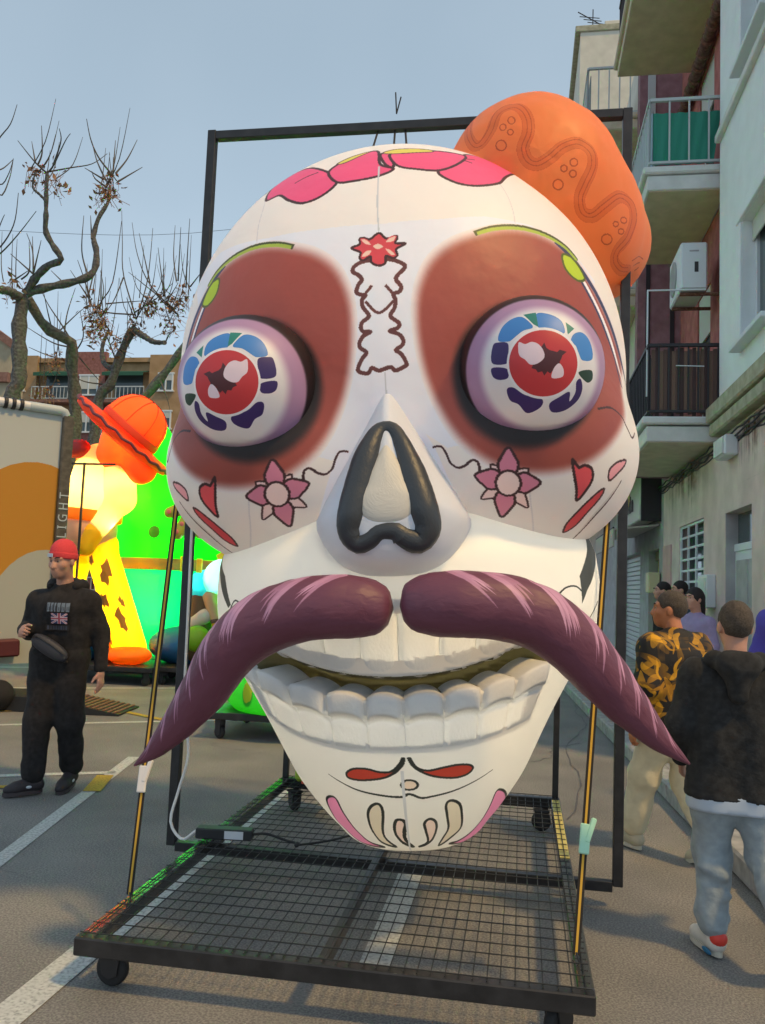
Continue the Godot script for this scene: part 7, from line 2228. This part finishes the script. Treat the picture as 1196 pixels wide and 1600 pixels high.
# P: scale, joints by name, and how it is dressed
func person(label: String, at: Vector3, ry: float, P: Dictionary, group := "") -> Node3D:
	var sc: float = P.get("scale", 1.0)
	var o := thing("person", label, "person", at, Basis(Vector3.UP, ry) * Basis.IDENTITY.scaled(Vector3.ONE * sc), group)
	var J := {
		"hipL": Vector3(0.09, 0.93, 0), "hipR": Vector3(-0.09, 0.93, 0), "kneeL": Vector3(0.1, 0.50, 0.03), "kneeR": Vector3(-0.1, 0.50, 0.03),
		"ankL": Vector3(0.1, 0.085, -0.02), "ankR": Vector3(-0.1, 0.085, -0.02), "chest": Vector3(0, 1.30, 0), "neck": Vector3(0, 1.47, -0.01),
		"head": Vector3(0, 1.635, 0.02), "shL": Vector3(0.185, 1.41, -0.01), "shR": Vector3(-0.185, 1.41, -0.01), "elL": Vector3(0.25, 1.13, -0.03), "elR": Vector3(-0.25, 1.13, -0.03),
		"wrL": Vector3(0.26, 0.89, 0.05), "wrR": Vector3(-0.26, 0.89, 0.05)}
	for k in P.get("joints", {}):
		J[k] = P.joints[k]
	var hb: Basis = P.get("head_turn", Basis.IDENTITY)
	var fine: float = P.get("cell", 0.012)
	var skin: Material = P.get("skin", M.skin)
	var hands: bool = P.get("hands", true)
	var wr := FastNoiseLite.new()
	wr.seed = int(at.x * 100)
	wr.frequency = 4.5
	wr.fractal_octaves = 3
	# body: one skin from head to ankles
	var f := Field.new()
	f.capsule(J.head + Vector3(0, -0.05, -0.02), J.neck + Vector3(0, -0.04, -0.01), 0.05, 0.062, 0.03)
	for s: String in ["L", "R"]:
		f.capsule(J["hip" + s], J.chest + Vector3(signf(J["hip" + s].x) * 0.07, 0, 0), 0.1, 0.1, 0.06)
		f.capsule(J.chest, J["sh" + s] + Vector3(0, -0.05, 0), 0.09, 0.045, 0.05)
		f.chain([J["sh" + s] + Vector3(0, -0.05, 0), J["el" + s], J["wr" + s]], [0.042, 0.036, 0.028], 0.03)
		f.chain([J["hip" + s], J["knee" + s], J["ank" + s]], [0.08, 0.055, 0.04], 0.03)
	var mb := MB.new()
	f.net(mb, 0.022)
	f = Field.new()
	head_field(f, J.head, hb)
	f.capsule(J.head + hb * Vector3(0, -0.06, -0.02), J.neck + Vector3(0, -0.03, -0.01), 0.052, 0.06, 0.03)
	f.net(mb, fine * 0.5)
	if hands:
		for s: String in ["L", "R"]:
			f = Field.new()
			var sg := 1.0 if s == "L" else -1.0
			var dir: Vector3 = (J["wr" + s] - J["el" + s]).normalized()
			hand_field(f, J["wr" + s] + dir * 0.03, dir, P.get("palm" + s, Vector3(-sg, 0, -0.2)), P.get("thumb" + s, Vector3(0, 0, 1)), P.get("curl" + s, 0.45))
			f.net(mb, fine * 0.45)
	var body := obj("body", mb, skin, o)
	if P.get("face", true):
		eyes(body, J.head, hb)
	# trousers
	var lr: Array = P.get("legs", [0.115, 0.095, 0.08])
	f = Field.new()
	for s: String in ["L", "R"]:
		f.chain([J["hip" + s], J["knee" + s], J["ank" + s] + Vector3(0, 0.075, 0)], lr, 0.04)
	f.capsule(J.hipL + Vector3(0, 0.04, 0), J.hipR + Vector3(0, 0.04, 0), 0.125, 0.125, 0.05)
	for q in P.get("leg_folds", []):
		f.capsule(q[0], q[1], q[2], q[2], 0.02)
	mb = MB.new()
	f.net(mb, 0.018, wr, P.get("wrinkle", 0.016))
	obj("trousers", mb, P.legs_mat, o)
	# top
	var bulk: float = P.get("bulk", 0.0)
	f = Field.new()
	var hem: float = P.get("hem", 0.9)
	for sx: float in [-0.085, 0.085]:
		f.capsule(Vector3(J.hipL.lerp(J.hipR, 0.5).x + sx, hem - 0.02, J.hipL.z * 0.5 + J.hipR.z * 0.5), J.chest + Vector3(sx, 0.0, 0), (0.115 if hem > 0.8 else 0.14) + bulk, 0.12 + bulk, 0.06)
	for s: String in ["L", "R"]:
		f.capsule(J.chest, J["sh" + s] + Vector3(0, -0.03, 0), 0.11 + bulk, 0.066 + bulk * 0.6, 0.07)
		f.capsule(J.neck + Vector3(0, -0.05, 0), J["sh" + s] + Vector3(0, -0.03, 0), 0.055, 0.062 + bulk * 0.6, 0.06)
		f.chain([J["sh" + s] + Vector3(0, -0.035, 0), J["el" + s], J["wr" + s] + (J["wr" + s] - J["el" + s]).normalized() * 0.01], [0.074 + bulk * 0.7, 0.06 + bulk * 0.8, 0.046 + bulk * 0.5], 0.035)
	f.capsule(J.neck + Vector3(-0.03, -0.04, -0.01), J.neck + Vector3(0.03, -0.04, -0.01), 0.07, 0.07, 0.05)
	f.cut(Vector3(0, hem, 0), Vector3(0, -1, 0))
	for q in P.get("top_folds", []):
		f.capsule(q[0], q[1], q[2], q[2], 0.025)
	var top_f := f
	mb = MB.new()
	f.net(mb, 0.016, wr, P.get("wrinkle", 0.016))
	obj(P.get("top_name", "jacket"), mb, P.top_mat, o)
	if P.has("hem_band"):
		f = Field.new()
		for sx: float in [-0.085, 0.085]:
			f.capsule(Vector3(sx, hem - 0.1, 0), Vector3(sx, hem + 0.2, 0), 0.134 + bulk, 0.134 + bulk, 0.06)
		f.cut(Vector3(0, hem - 0.06, 0), Vector3(0, -1, 0))
		f.cut(Vector3(0, hem + 0.04, 0), Vector3(0, 1, 0))
		mb = MB.new()
		f.net(mb, 0.016, wr, 0.008)
		obj("shirt_hem", mb, P.hem_band, o)
	if P.has("hood"):
		f = Field.new()
		var n: Vector3 = J.neck
		f.chain([n + Vector3(0.095, -0.01, 0.04), n + Vector3(0.105, 0.0, -0.05), n + Vector3(0.05, -0.01, -0.125), n + Vector3(-0.05, -0.01, -0.125), n + Vector3(-0.105, 0.0, -0.05), n + Vector3(-0.095, -0.01, 0.04)], [0.03, 0.042, 0.05, 0.05, 0.042, 0.03], 0.04)
		f.capsule(n + Vector3(0, -0.05, -0.13), n + Vector3(0, -0.16, -0.14), 0.075, 0.05, 0.06)
		mb = MB.new()
		f.net(mb, 0.012, wr, 0.012)
		obj("hood", mb, P.hood, o)
	# hair or hat
	f = Field.new()
	var hc: Vector3 = J.head
	match P.get("hair", "short"):
		"beanie":
			f.ball(hc + hb * Vector3(0, 0.058, -0.018), Vector3(0.089, 0.108, 0.106), hb)
			f.cut(hc + hb * Vector3(0, 0.045, 0.09), hb * Vector3(0, -1.0, 0.26))
			mb = MB.new()
			f.net(mb, fine * 0.6)
			f = Field.new()
			f.ball(hc + hb * Vector3(0, 0.05, -0.018), Vector3(0.094, 0.11, 0.111), hb)
			f.cut(hc + hb * Vector3(0, 0.040, 0.09), hb * Vector3(0, -1.0, 0.26))
			f.cut(hc + hb * Vector3(0, 0.088, 0.09), hb * Vector3(0, 1.0, -0.26))
			var hm := obj("beanie", mb, P.hair_mat, o)
			mb = MB.new()
			f.net(mb, fine * 0.6)
			obj("cuff", mb, P.hair_mat, hm)
			mb = MB.new()
			mb.box(hc + hb * Vector3(-0.02, 0.062, 0.0985), Vector3(0.055, 0.026, 0.004), 0.001, hb * Basis(Vector3.UP, -0.2) * Basis(Vector3.RIGHT, -0.15))
			obj("label_patch", mb, M.sticker, hm)
		"long":
			f.ball(hc + hb * Vector3(0, 0.035, -0.022), Vector3(0.09, 0.108, 0.108), hb, 0.02)
			f.capsule(hc + hb * Vector3(0, 0.02, -0.09), hc + hb * Vector3(0, -0.18, -0.11), 0.06, 0.045, 0.04)
			f.ball(hc + hb * Vector3(0, -0.03, 0.105), Vector3(0.068, 0.095, 0.08), hb, 0.02, -1.0)
			mb = MB.new()
			f.net(mb, fine * 0.6, wr, 0.006)
			obj("hair", mb, P.hair_mat, o)
		_:
			f.ball(hc + hb * Vector3(0, 0.036, -0.02), Vector3(0.083, 0.104, 0.104), hb, 0.02)
			f.ball(hc + hb * Vector3(0, -0.045, 0.115), Vector3(0.10, 0.12, 0.085), hb, 0.02, -1.0)
			for s: float in [-1.0, 1.0]:
				f.ball(hc + hb * Vector3(0.085 * s, -0.03, 0.0), Vector3(0.03, 0.055, 0.04), hb, 0.015, -1.0)
			f.cut(hc + hb * Vector3(0, -0.062, -0.06), hb * Vector3(0, -1, 0.0))
			var hn := FastNoiseLite.new()
			hn.frequency = 22.0
			mb = MB.new()
			f.net(mb, fine * 0.55, hn, 0.004)
			obj("hair", mb, P.hair_mat, o)
	if P.has("beard"):
		f = Field.new()
		f.capsule(hc + hb * Vector3(-0.022, -0.036, 0.0935), hc + hb * Vector3(0.022, -0.036, 0.0935), 0.0055, 0.0055, 0.01)
		mb = MB.new()
		f.net(mb, 0.003)
		obj("upper_lip_hair", mb, P.beard, body)
	# shoes
	for s: String in ["L", "R"]:
		shoe(o, J["ank" + s], P.get("toe" + s, Vector3(0, 0, 1)), P.get("pitch" + s, 0.0), P.shoe_mat, P.sole_mat, P.get("accents", []))
	o.set_meta("unused", 0)
	o.remove_meta("unused")
	if P.has("print"):
		for q in P.print:      # a print that follows the cloth: [centre, width, height, material, name]
			var pts := PackedVector3Array()
			for i in 9:
				for j in 13:
					var st: Vector3 = q[0] + Vector3((j / 12.0 - 0.5) * q[1], (0.5 - i / 8.0) * q[2], 0.35)
					pts.append(top_f.hit(st, Vector3(0, 0, -1)) + Vector3(0, 0, 0.015))
			mb = MB.new()
			mb.grid(pts, 9, 13)
			obj(q[4], mb, q[3], o)
	return o

func build_people() -> void:
	M.skin = mottled(c8(196, 144, 120), 0.06, 4.0, 0.5, 0.0, 101)
	M.skin_tan = mottled(c8(188, 118, 78), 0.06, 4.0, 0.5, 0.0, 102)
	M.eye_white = mat(c8(150, 138, 128), 0.4)
	M.eye_dark = mat(c8(38, 26, 22), 0.3)
	M.hair_dark = mat(c8(34, 28, 27), 0.75)
	M.hair_brown = mottled(c8(62, 50, 38), 0.25, 14.0, 0.8, 0.0, 103)
	var beanie := mottled(c8(226, 66, 70), 0.06, 8.0, 0.9, 0.0, 104)
	var black := mottled(c8(25, 22, 22), 0.12, 3.0, 0.95, 0.12, 105, false)
	var black2 := mottled(c8(30, 31, 32), 0.14, 3.0, 0.95, 0.12, 106, false)
	# walking man
	var pr := Painter.new(256, 96, c8(33, 30, 31))
	for q in [[0.03, 0.16], [0.19, 0.3], [0.34, 0.42], [0.46, 0.6], [0.63, 0.78], [0.81, 0.97]]:
		pr.poly(v2([q[0], 0.1, q[1], 0.08, q[1] - 0.01, 0.92, q[0] + 0.01, 0.94]), c8(112, 124, 136))
	for k in 14:
		pr.poly(v2([0.05 + k * 0.067, 0.2 + 0.3 * absf(sin(k * 2.0)), 0.08 + k * 0.067, 0.2 + 0.3 * absf(sin(k * 2.0)), 0.08 + k * 0.067, 0.8, 0.05 + k * 0.067, 0.8]), c8(66, 72, 82))
	var pm := mat(Color.WHITE, 0.8)
	pm.albedo_texture = pr.tex()
	pr = Painter.new(192, 128, c8(58, 60, 96))
	for q in [[0.0, 0.0, 1.0, 1.0], [1.0, 0.0, 0.0, 1.0]]:
		pr.stroke(v2(q), 0.16, c8(214, 196, 204))
		pr.stroke(v2(q), 0.06, c8(170, 80, 92))
	pr.poly(v2([0.4, 0, 0.6, 0, 0.6, 1, 0.4, 1]), c8(214, 196, 204))
	pr.poly(v2([0, 0.36, 1, 0.36, 1, 0.64, 0, 0.64]), c8(214, 196, 204))
	pr.poly(v2([0.44, 0, 0.56, 0, 0.56, 1, 0.44, 1]), c8(170, 80, 92))
	pr.poly(v2([0, 0.43, 1, 0.43, 1, 0.57, 0, 0.57]), c8(170, 80, 92))
	var flag := mat(Color.WHITE, 0.8)
	flag.albedo_texture = pr.tex()
	pr = Painter.new(256, 64, c8(33, 30, 31))
	for k in 8:
		pr.poly(v2([0.06 + k * 0.11, 0.15, 0.14 + k * 0.11, 0.15, 0.14 + k * 0.11, 0.85, 0.06 + k * 0.11, 0.85]), c8(60, 66, 84).lerp(c8(33, 30, 31), 0.4 * absf(sin(k * 1.9))))
	var pm2 := mat(Color.WHITE, 0.8)
	pm2.albedo_texture = pr.tex()
	var man := person("walking man in a red beanie and black sweatshirt with a flag print, left", Vector3(-3.35, 0, -5.84), 0.16, {
		"scale": 1.02, "hair": "beanie", "hair_mat": beanie, "top_mat": black, "legs_mat": black, "top_name": "sweatshirt", "hem": 0.86, "bulk": 0.004,
		"hood": black, "legs": [0.12, 0.096, 0.082], "shoe_mat": mat(c8(48, 42, 46), 0.6), "sole_mat": mat(c8(70, 62, 64), 0.7), "beard": M.hair_dark,
		"head_turn": Basis(Vector3.UP, -0.34) * Basis(Vector3.RIGHT, 0.2),
		"accents": [[Vector3(0.045, 0.055, 0.04), Vector3(0.004, 0.010, 0.02), "shoe_mark", M.sticker], [Vector3(-0.045, 0.055, 0.04), Vector3(0.004, 0.010, 0.02), "shoe_mark", M.sticker]],
		"joints": {"head": Vector3(-0.01, 1.64, 0.05), "shL": Vector3(0.18, 1.385, -0.01), "shR": Vector3(-0.18, 1.385, -0.01), "elR": Vector3(-0.265, 1.13, -0.05), "wrR": Vector3(-0.20, 1.14, 0.18), "elL": Vector3(0.265, 1.13, -0.06), "wrL": Vector3(0.30, 0.89, 0.0),
			"kneeL": Vector3(0.11, 0.5, 0.02), "ankL": Vector3(0.10, 0.1, -0.10), "kneeR": Vector3(-0.10, 0.51, 0.06), "ankR": Vector3(-0.09, 0.085, 0.10)},
		"palmR": Vector3(0.3, -0.2, -1), "thumbR": Vector3(0.2, 1, 0), "curlR": 1.15, "curlL": 0.4, "toeR": Vector3(-0.75, 0, 0.65), "toeL": Vector3(-0.05, 0, 1), "pitchL": 0.15,
		"print": [[Vector3(0.02, 1.315, 0), 0.17, 0.075, pm, "chest_lettering"], [Vector3(0.03, 1.235, 0), 0.115, 0.075, flag, "flag_print"], [Vector3(0.02, 1.17, 0), 0.17, 0.04, pm2, "small_lettering"]],
		"top_folds": [[Vector3(-0.14, 1.0, 0.12), Vector3(0.1, 0.93, 0.14), 0.018], [Vector3(-0.18, 0.94, 0.06), Vector3(0.16, 0.9, 0.08), 0.02]]})
	# waist bag worn across
	var bag := thing("waist_bag", "small dark bag slung across the belly of the man in the red beanie", "bag", man.transform * Vector3(-0.01, 1.03, 0.175), Basis(Vector3.UP, 0.2) * Basis(Vector3.BACK, -0.55))
	var mb := MB.new()
	mb.ellipsoid(Vector3.ZERO, Vector3(0.15, 0.058, 0.045), Basis.IDENTITY, 12, 20, 0.8)
	obj("pouch", mb, mat(c8(54, 54, 60), 0.55), bag)
	mb = MB.new()
	mb.tube(PackedVector3Array([Vector3(-0.12, 0.025, 0.038), Vector3(0, 0.032, 0.046), Vector3(0.12, 0.025, 0.038)]), f32([0.004]), 6)
	obj("zip", mb, M.zinc, bag)
	# man in the black and gold jacket
	var jp := Painter.new(512, 512, c8(26, 23, 22))
	var rng := RandomNumberGenerator.new()
	rng.seed = 77
	for k in 74:
		var c := Vector2(rng.randf(), rng.randf())
		var a := rng.randf() * TAU
		var pts := PackedVector2Array()
		for j in 4:
			pts.append(c)
			a += rng.randf_range(-0.9, 0.9)
			c += Vector2(cos(a), sin(a)) * rng.randf_range(0.03, 0.07)
		jp.stroke(pts, rng.randf_range(0.014, 0.06), c8(236, 172, 24).lerp(c8(140, 92, 16), rng.randf() * 0.7), false, true)
	var jm := mat(Color.WHITE, 0.7)
	jm.albedo_texture = jp.tex()
	jm.uv1_triplanar = true
	jm.uv1_scale = Vector3.ONE * 1.15
	var cream := mottled(c8(222, 210, 176), 0.08, 2.0, 0.85, 0.12, 111, false)
	person("man seen from behind in a black and gold patterned jacket and cream trousers", Vector3(0.94, 0, -5.51), PI + 0.55, {
		"scale": 0.925, "hair": "short", "hair_mat": M.hair_brown, "skin": M.skin_tan, "top_mat": jm, "legs_mat": cream, "hem": 0.88, "bulk": 0.03,
		"legs": [0.125, 0.10, 0.085], "shoe_mat": mat(c8(196, 186, 160), 0.6), "sole_mat": mat(c8(206, 200, 180), 0.6),
		"head_turn": Basis(Vector3.UP, 0.75), "curlL": 0.5, "curlR": 0.5,
		"joints": {"kneeL": Vector3(0.10, 0.52, 0.16), "ankL": Vector3(0.10, 0.085, 0.26), "kneeR": Vector3(-0.10, 0.50, -0.02), "ankR": Vector3(-0.10, 0.12, -0.22), "wrR": Vector3(-0.31, 0.90, 0.02), "elR": Vector3(-0.28, 1.13, -0.08), "head": Vector3(0.01, 1.62, 0.04)},
		"pitchR": 0.35, "leg_folds": [[Vector3(-0.15, 0.22, -0.18), Vector3(-0.05, 0.2, -0.2), 0.03], [Vector3(0.05, 0.2, 0.24), Vector3(0.15, 0.22, 0.24), 0.03]]})
	# boy in the black hoodie
	var jeans := mottled(c8(150, 163, 170), 0.12, 2.4, 0.85, 0.15, 112, false)
	var white := mat(c8(214, 210, 200), 0.5)
	person("boy seen from behind in a black hooded top, pale jeans and red trainers", Vector3(0.97, 0, -4.12), PI - 0.12, {
		"scale": 0.89, "hair": "short", "hair_mat": M.hair_brown, "top_mat": black2, "top_name": "hooded_top", "legs_mat": jeans, "hem": 0.775, "bulk": 0.012, "hem_band": mat(c8(176, 190, 206), 0.8), "hood": black2,
		"legs": [0.12, 0.095, 0.078], "shoe_mat": white, "sole_mat": mat(c8(206, 200, 184), 0.5),
		"head_turn": Basis(Vector3.UP, 0.25),
		"joints": {"kneeL": Vector3(0.10, 0.49, 0.06), "ankL": Vector3(0.10, 0.085, 0.0), "kneeR": Vector3(-0.14, 0.50, -0.02), "ankR": Vector3(-0.2, 0.24, -0.34), "elR": Vector3(-0.28, 1.14, -0.06), "wrR": Vector3(-0.27, 0.93, 0.12), "elL": Vector3(0.27, 1.14, -0.05), "wrL": Vector3(0.25, 0.95, 0.12)},
		"toeL": Vector3(0.42, 0, 0.9), "pitchR": 0.9, "wrinkle": 0.02,
		"accents": [[Vector3(0, 0.085, -0.05), Vector3(0.045, 0.042, 0.04), "heel_panel", mat(c8(222, 66, 54), 0.5)], [Vector3(0.0, 0.05, 0.13), Vector3(0.042, 0.028, 0.05), "toe_panel", mat(c8(222, 66, 54), 0.5)], [Vector3(0.0, 0.07, -0.077), Vector3(0.017, 0.013, 0.006), "heel_badge", mat(c8(50, 96, 170), 0.5)], [Vector3(0.046, 0.018, -0.02), Vector3(0.008, 0.014, 0.045), "blue_sole_patch", mat(c8(40, 110, 150), 0.5)]],
		"leg_folds": [[Vector3(0.04, 0.17, 0.03), Vector3(0.16, 0.19, 0.03), 0.03], [Vector3(0.05, 0.4, -0.04), Vector3(0.15, 0.44, -0.03), 0.03], [Vector3(0.04, 0.3, -0.03), Vector3(0.14, 0.27, -0.02), 0.03]]})
	# people further along the pavement
	person("person with dark hair facing left, nearest the yellow doorway", Vector3(1.78, 0.13, -11.2), -1.5, {"scale": 0.93, "hair": "short", "hair_mat": M.hair_dark, "top_mat": black, "legs_mat": black, "shoe_mat": M.rubber, "sole_mat": M.rubber, "cell": 0.022, "hands": true})
	person("person with dark hair facing left in front of the barred window", Vector3(1.95, 0.13, -11.0), -1.4, {"scale": 0.94, "hair": "short", "hair_mat": M.hair_dark, "top_mat": mat(c8(70, 84, 96), 0.8), "legs_mat": black, "shoe_mat": M.rubber, "sole_mat": M.rubber, "cell": 0.022})
	person("person with long dark hair in a lilac top behind the gold jacket", Vector3(1.72, 0.13, -8.9), -1.0, {"scale": 0.88, "hair": "long", "hair_mat": M.hair_dark, "top_mat": mottled(c8(152, 140, 178), 0.06, 3.0, 0.85, 0.0, 113), "legs_mat": black, "shoe_mat": M.rubber, "sole_mat": M.rubber, "cell": 0.02})
	person("person in a violet jacket cut off by the right edge of the picture", Vector3(1.96, 0.13, -6.6), -0.3, {"scale": 0.95, "hair": "short", "hair_mat": M.hair_dark, "top_mat": mat(c8(84, 74, 170), 0.8), "legs_mat": black, "shoe_mat": M.rubber, "sole_mat": M.rubber, "cell": 0.02})
